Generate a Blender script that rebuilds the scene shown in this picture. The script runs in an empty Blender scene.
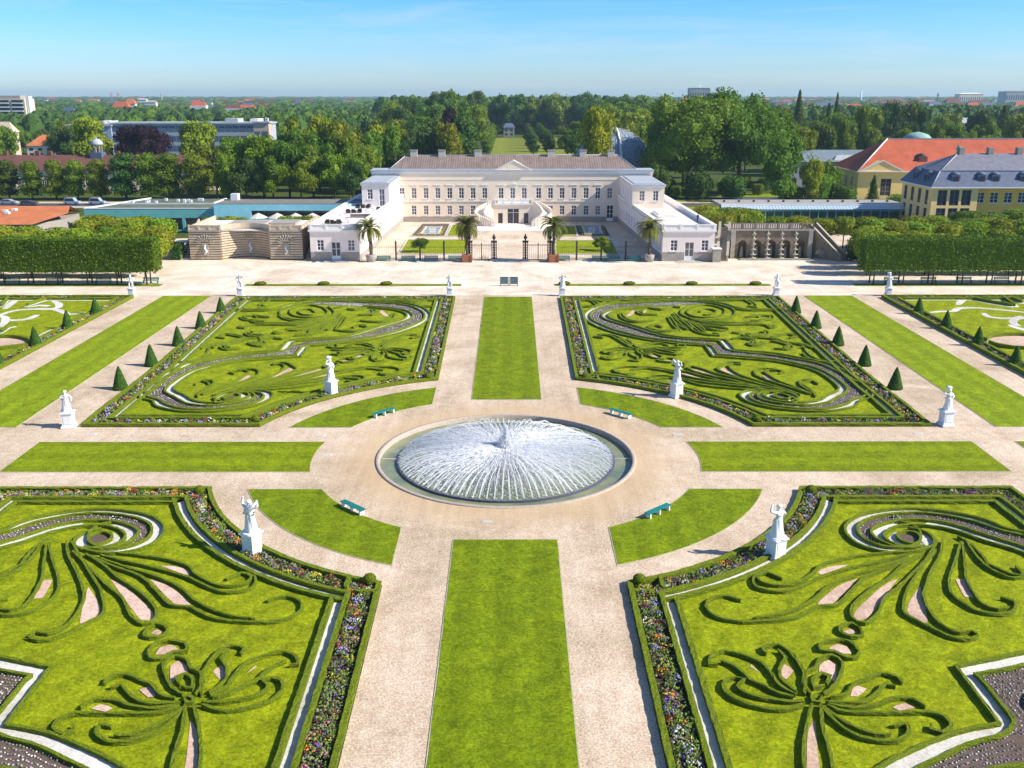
import bpy, math, random
from mathutils import Vector, Matrix, noise
random.seed(7)
R=math.radians
scene=bpy.context.scene
COL=scene.collection
# ---------------------------------------------------------------- camera
FPX=968.0; PITCH=math.atan(289/968.0); CAM=Vector((0.37,-78.7,30.0)); YAW=-0.0020
cam_d=bpy.data.cameras.new('camera'); cam=bpy.data.objects.new('camera',cam_d); COL.objects.link(cam)
cam.location=CAM; cam.rotation_euler=(math.pi/2-PITCH,0,YAW)
cam_d.sensor_width=36; cam_d.lens=FPX/1024*36; cam_d.clip_end=20000; cam_d.clip_start=0.5
scene.camera=cam
CR=cam.rotation_euler.to_matrix()
def P(u,v,z=0.0):
    """a point of the photograph -> point on the horizontal plane z"""
    d=CR@Vector(((u-512)/FPX,-(v-384)/FPX,-1))
    t=(z-CAM.z)/d.z
    return CAM+d*t
def U(u,Y):
    d=CR@Vector(((u-512)/FPX,0,-1)); return CAM.x+(u-510)/1010.0*(Y-CAM.y)*1.0
def XA(u,Y,z=8):
    # X of column u at depth Y (height z)
    zc=(Y-CAM.y)*math.cos(PITCH)+(CAM.z-z)*math.sin(PITCH)
    return CAM.x+(u-510)/FPX*zc
def ZA(v,Y):
    d=CR@Vector((0,-(v-384)/FPX,-1)); t=(Y-CAM.y)/d.y
    return CAM.z+d.z*t
# ---------------------------------------------------------------- helpers
def tag(o,label=None,cat=None,group=None,kind=None):
    if label: o['label']=label
    if cat: o['category']=cat
    if group: o['group']=group
    if kind: o['kind']=kind
    return o
def empty(name,loc=(0,0,0),label=None,cat=None,group=None,rz=0):
    o=bpy.data.objects.new(name,None); COL.objects.link(o); o.location=loc; o.rotation_euler[2]=rz
    o.empty_display_size=0.3
    return tag(o,label,cat,group)
class MB:
    def __init__(s): s.v=[]; s.f=[]; s.m=[]; s.mats=[]; s.sm=[]
    def mi(s,mat):
        if mat not in s.mats: s.mats.append(mat)
        return s.mats.index(mat)
    def add(s,vs,fs,mat=None,smooth=False):
        b=len(s.v); s.v+= [tuple(p) for p in vs]; k=s.mi(mat) if mat else 0
        for f in fs: s.f.append(tuple(b+i for i in f)); s.m.append(k); s.sm.append(smooth)
    def box(s,x0,x1,y0,y1,z0,z1,mat=None):
        s.add([(x0,y0,z0),(x1,y0,z0),(x1,y1,z0),(x0,y1,z0),(x0,y0,z1),(x1,y0,z1),(x1,y1,z1),(x0,y1,z1)],
              [(0,3,2,1),(4,5,6,7),(0,1,5,4),(1,2,6,5),(2,3,7,6),(3,0,4,7)],mat)
    def obox(s,c,ax,ay,hx,hy,z0,z1,mat=None):
        """box with horizontal axes ax, ay (unit), half sizes"""
        c=Vector(c); q=[c-ax*hx-ay*hy,c+ax*hx-ay*hy,c+ax*hx+ay*hy,c-ax*hx+ay*hy]
        s.prism([(p.x,p.y) for p in q],z0,z1,mat)
    def prism(s,poly,z0,z1,mat=None,bottom=True):
        n=len(poly)
        a=sum(poly[i][0]*poly[(i+1)%n][1]-poly[(i+1)%n][0]*poly[i][1] for i in range(n))
        if a<0: poly=poly[::-1]
        vs=[(x,y,z0) for x,y in poly]+[(x,y,z1) for x,y in poly]
        fs=[(i,(i+1)%n,n+(i+1)%n,n+i) for i in range(n)]+[tuple(range(n,2*n))]
        if bottom: fs.append(tuple(range(n-1,-1,-1)))
        s.add(vs,fs,mat)
    def tube(s,pts,rad,n=8,mat=None,smooth=True,cap=True):
        pts=[Vector(p) for p in pts]; rr=rad if isinstance(rad,(list,tuple)) else [rad]*len(pts)
        vs=[]; 
        for i,p in enumerate(pts):
            d=(pts[min(i+1,len(pts)-1)]-pts[max(i-1,0)]).normalized()
            a=d.orthogonal().normalized() if abs(d.z)<.95 else Vector((1,0,0))
            a=(a-d*a.dot(d)).normalized(); b=d.cross(a)
            for k in range(n):
                t=2*math.pi*k/n; vs.append(p+(a*math.cos(t)+b*math.sin(t))*rr[i])
        fs=[]
        for i in range(len(pts)-1):
            for k in range(n): fs.append((i*n+k,i*n+(k+1)%n,(i+1)*n+(k+1)%n,(i+1)*n+k))
        if cap: fs+= [tuple(range(n-1,-1,-1)),tuple(range((len(pts)-1)*n,len(pts)*n))]
        s.add(vs,fs,mat,smooth)
    def lathe(s,prof,c=(0,0,0),n=16,mat=None,smooth=True,sx=1,sy=1,a0=0):
        vs=[]; fs=[]
        for r,z in prof:
            for k in range(n):
                t=2*math.pi*k/n+a0; vs.append((c[0]+r*math.cos(t)*sx,c[1]+r*math.sin(t)*sy,c[2]+z))
        for i in range(len(prof)-1):
            for k in range(n): fs.append((i*n+k,i*n+(k+1)%n,(i+1)*n+(k+1)%n,(i+1)*n+k))
        fs+= [tuple(range(n-1,-1,-1)),tuple(range((len(prof)-1)*n,len(prof)*n))]
        s.add(vs,fs,mat,smooth)
    def build(s,name,mat=None,parent=None,loc=None,world=True):
        """verts are in world coordinates; origin goes to the parent's place (or loc)"""
        me=bpy.data.meshes.new(name)
        off=Vector((0,0,0))
        if world:
            if parent is not None:
                off=Vector(parent.location); 
                p=parent.parent
                while p is not None: off+=Vector(p.location); p=p.parent
            elif loc is not None: off=Vector(loc)
        me.from_pydata([(x-off.x,y-off.y,z-off.z) for x,y,z in s.v],[],s.f)
        if s.mats:
            for m in s.mats: me.materials.append(m)
            me.polygons.foreach_set('material_index',s.m)
        elif mat: me.materials.append(mat)
        me.polygons.foreach_set('use_smooth',s.sm)
        me.update()
        o=bpy.data.objects.new(name,me); COL.objects.link(o)
        if parent is not None: o.parent=parent
        elif loc is not None: o.location=loc
        return o
def struct(name,mb,mat=None): return tag(mb.build(name,mat),kind='structure')
def sheet(name,poly,z,mat,kind='structure'):
    m=MB(); n=len(poly)
    a=sum(poly[i][0]*poly[(i+1)%n][1]-poly[(i+1)%n][0]*poly[i][1] for i in range(n))
    if a<0: poly=poly[::-1]
    m.add([(x,y,z) for x,y in poly],[tuple(range(n))]); return tag(m.build(name,mat),kind=kind)
def copy_tree(o,parent=None):
    c=o.copy(); COL.objects.link(c)
    if parent is not None: c.parent=parent
    for ch in list(o.children): copy_tree(ch,c)
    return c
def cat(pts,step=0.3,closed=False):
    """catmull-rom resample; repeated points make sharp corners"""
    pts=[Vector((p[0],p[1])) for p in pts]
    segs=[[pts[0]]]
    for p in pts[1:]:
        if (p-segs[-1][-1]).length<1e-6: segs.append([p])
        else: segs[-1].append(p)
    out=[]
    for sg in segs:
        if len(sg)<2: continue
        n=len(sg)
        for i in range(n-1):
            p0=sg[max(i-1,0)] if not closed else sg[(i-1)%n]; p1=sg[i]; p2=sg[i+1]; p3=sg[min(i+2,n-1)] if not closed else sg[(i+2)%n]
            L=(p2-p1).length; k=max(1,int(L/step))
            for j in range(k):
                t=j/k
                q=0.5*((2*p1)+(-p0+p2)*t+(2*p0-5*p1+4*p2-p3)*t*t+(-p0+3*p1-3*p2+p3)*t**3)
                out.append(q)
        out.append(sg[-1])
    # drop doubles
    res=[out[0]]
    for q in out[1:]:
        if (q-res[-1]).length>0.02: res.append(q)
    return res
def resample(pts,n):
    L=[0]
    for a,b in zip(pts,pts[1:]): L.append(L[-1]+(b-a).length)
    out=[];j=0
    for i in range(n):
        t=L[-1]*i/(n-1)
        while j<len(L)-2 and L[j+1]<t: j+=1
        k=(t-L[j])/max(L[j+1]-L[j],1e-9); out.append(pts[j].lerp(pts[j+1],min(max(k,0),1)))
    return out
def hedge(mb,pts,w=0.42,h=0.42,jit=0.03,z0=0.0,taper=True,mat=None,closed=False):
    n=len(pts)
    if n<2: return
    prof=[(-.38,0),(-.45,.5),(-.5,.9),(-.45,1.0),(0,1.0),(.45,1.0),(.5,.9),(.45,.5),(.38,0)]
    K=len(prof); vs=[]
    for i,p in enumerate(pts):
        if closed: a=pts[(i-1)%n]; b=pts[(i+1)%n]
        else: a=pts[max(i-1,0)]; b=pts[min(i+1,n-1)]
        d=(b-a); 
        if d.length<1e-6: d=Vector((1,0))
        d.normalize(); nr=Vector((-d.y,d.x))
        # mitre at sharp corners
        k=1.0
        if 0<i<n-1:
            d1=(pts[i]-pts[i-1]).normalized(); c=abs(d1.dot(d)); k=1/max(c,.55)
        ww=w*k
        if taper and not closed:
            e=min(i,n-1-i)
            if e==0: ww*=.5
        for (x,z) in prof:
            jx=random.uniform(-jit,jit); jz=random.uniform(-jit,jit)
            q=p+nr*(x*ww+jx); vs.append((q.x,q.y,z0+(z*h+jz if z>0 else 0)))
    fs=[]
    m=n if closed else n-1
    for i in range(m):
        j=(i+1)%n
        for k in range(K-1): fs.append((i*K+k,i*K+k+1,j*K+k+1,j*K+k)[::-1])
    if not closed: fs+= [tuple(range(K)),tuple(range((n-1)*K+K-1,(n-1)*K-1,-1))]
    mb.add(vs,fs,mat,False)
# ---------------------------------------------------------------- materials
def S(c): # srgb 0-255 -> linear
    return tuple(((x/255)/12.92 if x/255<=.04045 else ((x/255+.055)/1.055)**2.4) for x in c)+(1,)
def nt(name):
    m=bpy.data.materials.new(name); m.use_nodes=True; t=m.node_tree; b=t.nodes['Principled BSDF']
    b.inputs['Roughness'].default_value=.85
    try: b.inputs['Specular IOR Level'].default_value=.25
    except: pass
    return m,t,b
def N(t,ty,**k):
    n=t.nodes.new(ty)
    for a,b in k.items():
        if a in n.inputs.keys() if hasattr(n.inputs,'keys') else False: n.inputs[a].default_value=b
        else: setattr(n,a,b)
    return n
def ramp(t,fac,stops,interp='LINEAR'):
    r=t.nodes.new('ShaderNodeValToRGB'); r.color_ramp.interpolation=interp
    e=r.color_ramp.elements
    while len(e)<len(stops): e.new(.5)
    for x,(p,c) in zip(e,stops): x.position=p; x.color=c if len(c)==4 else (*c,1)
    t.links.new(fac,r.inputs[0]); return r.outputs[0]
def noise_t(t,vec,scale,detail=4,rough=.6,dist=0):
    n=t.nodes.new('ShaderNodeTexNoise'); n.inputs['Scale'].default_value=scale; n.inputs['Detail'].default_value=detail
    n.inputs['Roughness'].default_value=rough; n.inputs['Distortion'].default_value=dist
    if vec: t.links.new(vec,n.inputs['Vector'])
    return n.outputs['Fac']
def pos(t,obj=False,scale=None,rot=None):
    if obj: v=t.nodes.new('ShaderNodeTexCoord').outputs['Object']
    else: v=t.nodes.new('ShaderNodeNewGeometry').outputs['Position']
    if scale or rot:
        m=t.nodes.new('ShaderNodeMapping'); t.links.new(v,m.inputs['Vector'])
        if scale: m.inputs['Scale'].default_value=scale
        if rot: m.inputs['Rotation'].default_value=rot
        v=m.outputs[0]
    return v
def mixc(t,f,a,b,mode='MIX'):
    m=t.nodes.new('ShaderNodeMix'); m.data_type='RGBA'; m.blend_type=mode
    for s,x in ((0,f),(6,a),(7,b)):
        if isinstance(x,(int,float)): m.inputs[s].default_value=x
        elif isinstance(x,tuple): m.inputs[s].default_value=x if len(x)==4 else (*x,1)
        else: t.links.new(x,m.inputs[s])
    return m.outputs[2]
def bump(t,b,h,strength=.4,dist=.05):
    n=t.nodes.new('ShaderNodeBump'); n.inputs['Strength'].default_value=strength; n.inputs['Distance'].default_value=dist
    t.links.new(h,n.inputs['Height']); t.links.new(n.outputs[0],b.inputs['Normal'])
def c4(*c): return (*c,1) if len(c)==3 else c
def sc(c,k): return (c[0]*k,c[1]*k,c[2]*k,1)
_cache={}
def plain(name,col,rough=.7,var=.12,scale=3,metal=0,obj=False,spec=.25,dirt=0):
    if name in _cache: return _cache[name]
    m,t,b=nt(name); v=pos(t,obj)
    f=noise_t(t,v,scale,5,.65)
    c=ramp(t,f,[(.3,sc(col,1-var)),(.7,sc(col,1+var))])
    if dirt:
        g=noise_t(t,v,scale*.25,6,.7); gm=ramp(t,g,[(.5,(0,0,0)),(.75,(1,1,1))])
        mm=t.nodes.new('ShaderNodeMath'); mm.operation='MULTIPLY'; mm.inputs[1].default_value=dirt
        t.links.new(gm,mm.inputs[0]); c=mixc(t,mm.outputs[0],c,sc(col,.45))
    t.links.new(c,b.inputs['Base Color']); b.inputs['Roughness'].default_value=rough; b.inputs['Metallic'].default_value=metal
    b.inputs['Specular IOR Level'].default_value=spec
    _cache[name]=m; return m
def lawn_mat(name,a,bc,stripe=None,patch=.35):
    m,t,b=nt(name); v=pos(t)
    f1=noise_t(t,v,.45,8,.72,.9); f2=noise_t(t,v,5,4,.8); f3=noise_t(t,v,8,6,.9)
    c=ramp(t,f1,[(.38,a),(.62,bc)])
    c=mixc(t,.55,c,ramp(t,f2,[(.32,sc(a,.62)),(.7,sc(bc,1.25))]))
    c=mixc(t,.5,c,ramp(t,f3,[(.38,(.08,.10,.08,1)),(.62,(1,1,.9,1))]),'OVERLAY')
    if stripe:
        vv=pos(t,rot=(0,0,stripe[0])); w=t.nodes.new('ShaderNodeTexWave'); w.wave_profile='SIN'; w.bands_direction='X'
        w.inputs['Scale'].default_value=stripe[1]; w.inputs['Distortion'].default_value=1.2; w.inputs['Detail'].default_value=3; w.inputs['Detail Scale'].default_value=.6
        t.links.new(vv,w.inputs['Vector'])
        c=mixc(t,stripe[2],c,ramp(t,w.outputs['Fac'],[(.3,(.35,.35,.3,1)),(.7,(.62,.62,.6,1))]),'OVERLAY')
    # worn, yellowed flecks
    g=noise_t(t,v,2.6,7,.8,1.8)
    c=mixc(t,ramp(t,g,[(.54,(0,0,0)),(.68,(patch,patch,patch))]),c,(.36,.34,.05,1))
    g2=noise_t(t,v,.9,8,.8,1.0); c=mixc(t,.55,c,ramp(t,g2,[(.38,(.22,.25,.2,1)),(.6,(.72,.70,.6,1))]),'OVERLAY')
    t.links.new(c,b.inputs['Base Color']); b.inputs['Roughness'].default_value=.9; b.inputs['Specular IOR Level'].default_value=.1
    bump(t,b,f3,.5,.06)
    return m
M_parterre=lawn_mat('parterre_grass',(.145,.200,.003,1),(.290,.325,.006,1),(.5,.16,.22),.6)
M_lawn=lawn_mat('path_grass',(.105,.168,.003,1),(.190,.245,.005,1),(0.0,.13,.28),.35)
M_lawn_x=lawn_mat('cross_grass',(.128,.190,.003,1),(.220,.270,.005,1),(R(90),.10,.34),.35)
M_lawn_out=lawn_mat('outer_grass',(.155,.225,.006,1),(.235,.300,.009,1),(0.0,.13,.28),.4)
def gravel_mat(name,col,spk=.35,halo=False):
    m,t,b=nt(name); v=pos(t)
    vo=t.nodes.new('ShaderNodeTexVoronoi'); vo.inputs['Scale'].default_value=9; t.links.new(v,vo.inputs['Vector'])
    f0=noise_t(t,v,.12,6,.62,.8); f1=noise_t(t,v,1.1,6,.7,.6); f2=noise_t(t,v,9,5,.85)
    c=ramp(t,f0,[(.3,sc((col[0],col[1]*.96,col[2]*.88),.74)),(.5,col),(.7,sc((col[0]*1.02,col[1]*1.05,col[2]*1.12),1.18))])
    c=mixc(t,.35,c,ramp(t,f1,[(.33,(.33,.31,.29,1)),(.68,(.66,.66,.66,1))]),'OVERLAY')
    c=mixc(t,spk,c,ramp(t,f2,[(.36,(.16,.15,.14,1)),(.66,(.86,.86,.86,1))]),'OVERLAY')
    cc=ramp(t,vo.outputs['Color'],[(.2,(.36,.36,.36,1)),(.8,(.64,.64,.64,1))])
    c=mixc(t,.5,c,cc,'OVERLAY')
    if halo:  # yellow sand worn round the fountain
        ln=t.nodes.new('ShaderNodeVectorMath'); ln.operation='LENGTH'; t.links.new(v,ln.inputs[0])
        ad=t.nodes.new('ShaderNodeMath'); ad.operation='MULTIPLY_ADD'; t.links.new(noise_t(t,v,.5,6,.7,1),ad.inputs[0]); ad.inputs[1].default_value=-9; t.links.new(ln.outputs['Value'],ad.inputs[2])
        mr=t.nodes.new('ShaderNodeMapRange'); t.links.new(ad.outputs[0],mr.inputs[0]); mr.inputs[1].default_value=7.5; mr.inputs[2].default_value=11.5; mr.inputs[3].default_value=.75; mr.inputs[4].default_value=0
        c=mixc(t,mr.outputs[0],c,(.56,.40,.235,1))
    # wheel/rake streaks along the walks
    vs=pos(t,scale=(1.2,.08,1)); f4=noise_t(t,vs,1.0,5,.7); c=mixc(t,.22,c,ramp(t,f4,[(.35,(.3,.28,.26,1)),(.65,(.68,.68,.68,1))]),'OVERLAY')
    t.links.new(c,b.inputs['Base Color']); b.inputs['Roughness'].default_value=.95; bump(t,b,f2,.35,.03)
    return m
M_gravel=gravel_mat('walk_gravel',(.58,.465,.345,1),.75,True)
M_sand=gravel_mat('court_sand',(.66,.54,.42,1),.3)
M_white=gravel_mat('white_gravel',(.62,.60,.56,1),.2)
M_pink=gravel_mat('pink_gravel',(.60,.43,.345,1),.3)
M_plaza=gravel_mat('plaza_sand',(.74,.63,.52,1),.4)
M_soil=plain('bed_soil',(.060,.042,.032),.95,.5,6)
M_soil2=plain('bedding_soil',(.125,.09,.075),.95,.5,8)
def hedge_mat(name,a,bc,sc_=7,brown=.25):
    m,t,b=nt(name); v=pos(t)
    f=noise_t(t,v,sc_,4,.8); g=noise_t(t,v,.5,5,.7)
    c=ramp(t,f,[(.36,sc(a,.55)),(.5,a),(.64,sc(bc,1.15))])
    c=mixc(t,ramp(t,g,[(.58,(0,0,0)),(.74,(brown,brown,brown))]),c,(.16,.12,.045,1))
    t.links.new(c,b.inputs['Base Color']); b.inputs['Roughness'].default_value=.8; b.inputs['Specular IOR Level'].default_value=.15
    bump(t,b,f,.9,.12); return m
M_box=hedge_mat('box_hedge_leaf',(.135,.190,.008,1),(.270,.315,.012,1),13,.4)
M_cone=hedge_mat('yew_leaf',(.030,.085,.010,1),(.075,.15,.018,1),6,0)
def leaf_mat(name,a,bc,tr=.25):
    m,t,b=nt(name); v=pos(t,True); f=noise_t(t,v,9,3,.7)
    oi=t.nodes.new('ShaderNodeObjectInfo')
    c=ramp(t,f,[(.3,a),(.7,bc)])
    h=t.nodes.new('ShaderNodeHueSaturation'); t.links.new(c,h.inputs['Color'])
    mr=t.nodes.new('ShaderNodeMapRange'); mr.inputs[3].default_value=.47; mr.inputs[4].default_value=.53
    t.links.new(oi.outputs['Random'],mr.inputs[0]); t.links.new(mr.outputs[0],h.inputs['Hue'])
    mv=t.nodes.new('ShaderNodeMapRange'); mv.inputs[3].default_value=.75; mv.inputs[4].default_value=1.25
    mm=t.nodes.new('ShaderNodeMath'); mm.operation='FRACT'; m2=t.nodes.new('ShaderNodeMath'); m2.operation='MULTIPLY'; m2.inputs[1].default_value=7.3
    t.links.new(oi.outputs['Random'],m2.inputs[0]); t.links.new(m2.outputs[0],mm.inputs[0]); t.links.new(mm.outputs[0],mv.inputs[0]); t.links.new(mv.outputs[0],h.inputs['Value'])
    b.inputs['Roughness'].default_value=.6; b.inputs['Specular IOR Level'].default_value=.15
    t.links.new(h.outputs[0],b.inputs['Base Color'])
    tl=t.nodes.new('ShaderNodeBsdfTranslucent'); t.links.new(h.outputs[0],tl.inputs[0])
    mx=t.nodes.new('ShaderNodeMixShader'); mx.inputs[0].default_value=tr
    t.links.new(b.outputs[0],mx.inputs[1]); t.links.new(tl.outputs[0],mx.inputs[2])
    t.links.new(mx.outputs[0],t.nodes['Material Output'].inputs[0]); return m
L_mid=leaf_mat('leaf_mid',(.080,.145,.010,1),(.215,.300,.020,1),.35)
L_bright=leaf_mat('leaf_bright',(.135,.195,.008,1),(.30,.37,.016,1),.3)
L_dark=leaf_mat('leaf_dark',(.034,.078,.014,1),(.105,.175,.024,1))
L_purple=leaf_mat('leaf_purple',(.022,.010,.018,1),(.055,.022,.035,1))
L_lime=leaf_mat('leaf_clipped_lime',(.12,.175,.008,1),(.27,.33,.015,1),.2)
L_stilt=leaf_mat('leaf_stilt_hedge',(.045,.095,.006,1),(.17,.24,.012,1),.08)
L_palm=leaf_mat('leaf_palm',(.085,.12,.015,1),(.24,.25,.05,1),.3)
M_bark=plain('bark',(.10,.075,.052),.95,.35,4)
M_stat=plain('statue_white',(.80,.81,.83),.55,.05,6,dirt=.22)
M_teal=plain('bench_teal',(.015,.20,.19),.5,.15,5)
M_conc=plain('pale_stone',(.55,.52,.46),.85,.12,3,dirt=.3)
M_metal=plain('dark_iron',(.035,.037,.042),.5,.2,5)
# ================================================================ GROUND
BIG=9000
def holed(name,x0,x1,y0,y1,r,z,mat):
    # sheet with the round basin cut out of it
    n=96; m=MB(); vs=[];fs=[]
    for k in range(n):
        a=2*math.pi*(k+.5)/n; c,s=math.cos(a),math.sin(a); vs.append((r*c,r*s,z))
        t=min((x1/c if c>0 else x0/c) if abs(c)>1e-6 else 1e9,(y1/s if s>0 else y0/s) if abs(s)>1e-6 else 1e9); vs.append((t*c,t*s,z))
    for k in range(n):
        j=(k+1)%n; fs.append((2*k,2*k+1,2*j+1,2*j))
    # fill the cut corners
    for cx,cy in ((x1,y1),(x0,y1),(x0,y0),(x1,y0)):
        ang=math.atan2(cy,cx)%(2*math.pi); k=int((ang/(2*math.pi)*n-.5)//1)%n; j=(k+1)%n; vs.append((cx,cy,z)); fs.append((2*k+1,len(vs)-1,2*j+1))
    m.add(vs,fs); return tag(m.build(name,mat),kind='structure')
holed('ground',-BIG,BIG,-300,BIG,11.6,-0.02,
      lawn_mat('far_ground',(.035,.062,.012,1),(.085,.11,.022,1),None,.3))
holed('gravel_ground',-150,150,-110,103.2,11.15,0.0,M_gravel)
holed_=0
sheet('plaza',[(-150,70.3),(150,70.3),(150,103.2),(-150,103.2)],0.0022,M_plaza)
sheet('court_ground',[(-95,103.2),(110,103.2),(110,132),(45,162),(-45,162),(-62,135),(-95,128)],0.003,M_sand)
def arc(r,a0,a1,n=24): return [(r*math.cos(R(a0+(a1-a0)*i/n)),r*math.sin(R(a0+(a1-a0)*i/n))) for i in range(n+1)]
def mir(pts,sx,sy): return [(x*sx,y*sy) for x,y in pts]
LH=0.05
def lawn(name,poly,mat):
    """turf slab standing a little proud of the gravel, with its cut edge"""
    q=[]
    for i in range(len(poly)):
        a=Vector(poly[i]); b=Vector(poly[(i+1)%len(poly)]); L=(b-a).length; k=max(1,int(L/1.1)); d=(b-a).normalized(); nn=Vector((-d.y,d.x))
        for j in range(k):
            p=a.lerp(b,j/k)+(nn*random.gauss(0,.016) if j else Vector((0,0))); q.append((p.x,p.y))
    poly=q
    m=MB(); m.prism(poly,0.004,LH,mat,bottom=False)
    n=len(poly)
    cx=sum(p[0] for p in poly)/n; cy=sum(p[1] for p in poly)/n
    o=tag(m.build(name),kind='structure')
    return o
# pale edging strip round a lawn
def offset_poly(poly,d):
    """inward offset for ccw polygon"""
    n=len(poly)
    a=sum(poly[i][0]*poly[(i+1)%n][1]-poly[(i+1)%n][0]*poly[i][1] for i in range(n))
    if a<0: poly=poly[::-1]
    out=[]
    for i in range(n):
        p0=Vector(poly[i-1]);p1=Vector(poly[i]);p2=Vector(poly[(i+1)%n])
        d1=(p1-p0).normalized(); d2=(p2-p1).normalized()
        n1=Vector((-d1.y,d1.x)); n2=Vector((-d2.y,d2.x)); b=(n1+n2)
        b=b/max(b.length_squared/2,.3); q=p1+b*d; out.append((q.x,q.y))
    return out
def ring_mesh(mb,poly,d0,d1,z0,z1,mat):
    a=offset_poly(poly,d0); b=offset_poly(poly,d1); n=len(a)
    vs=[(x,y,z1) for x,y in a]+[(x,y,z1) for x,y in b]+[(x,y,z0) for x,y in a]+[(x,y,z0) for x,y in b]
    fs=[]
    for i in range(n):
        j=(i+1)%n
        fs+=[(i,j,n+j,n+i),(2*n+i,2*n+j,j,i),(n+i,n+j,3*n+j,3*n+i)]
    mb.add(vs,fs,mat)
M_edge=plain('turf_edge',(.42,.40,.24),.9,.2,5)
def lawn_e(name,poly,mat):
    lawn(name,poly,mat)
    m=MB(); ring_mesh(m,poly,-0.08,-0.004,0.0,0.035,M_edge); struct('lawn_edging',m)
lawn_e('lawn',[(-3.55,16.2),(3.55,16.2),(3.7,68.9),(-3.6,68.9)],M_lawn)
lawn_e('lawn',[(-3.45,-60),(3.45,-60),(3.65,-16.6),(-3.6,-16.6)],M_lawn)
r=16.7; a=math.degrees(math.asin(3.6/r))
for s in (-1,1):
    pts=[(x*s,y) for x,y in [(42,-3.7)]+[(42,3.45)]+arc(r,math.degrees(math.asin(3.45/r)),-math.degrees(math.asin(3.7/r)),10)]
    lawn_e('lawn',pts,M_lawn_x)
    lawn_e('lawn',[(46*s,-3.7),(46*s,3.45),(90*s,3.45),(90*s,-3.7)],M_lawn_x)
    lawn_e('lawn',[(46.2*s,7.6),(53.6*s,7.6),(53.6*s,69.7),(46.2*s,69.7)],M_lawn_out)
    lawn_e('lawn',[(46.2*s,-60),(53.6*s,-60),(53.6*s,-7.6),(46.2*s,-7.6)],M_lawn_out)
    for t in (-1,1):
        pts=[(7.55,math.sqrt(16.4**2-7.55**2))]
        a0=math.degrees(math.atan2(pts[0][1],7.55)); a1=math.degrees(math.asin(7.5/16.4))
        b0=math.degrees(math.acos(7.55/21.7)); b1=math.degrees(math.asin(7.5/21.7))
        poly=arc(16.4,a1,a0,16)+arc(21.7,b0,b1,20)
        lawn_e('lawn',mir(poly,s,t),M_lawn)
    # strip lawns before the palace
    lawn_e('lawn',[(7.7*s,77.9),(43.2*s,77.9),(43.2*s,79.6),(7.7*s,79.6)],M_lawn)
    lawn_e('lawn',[(57*s,77.7),(150*s,77.7),(150*s,79.6),(57*s,79.6)],M_lawn)
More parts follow.
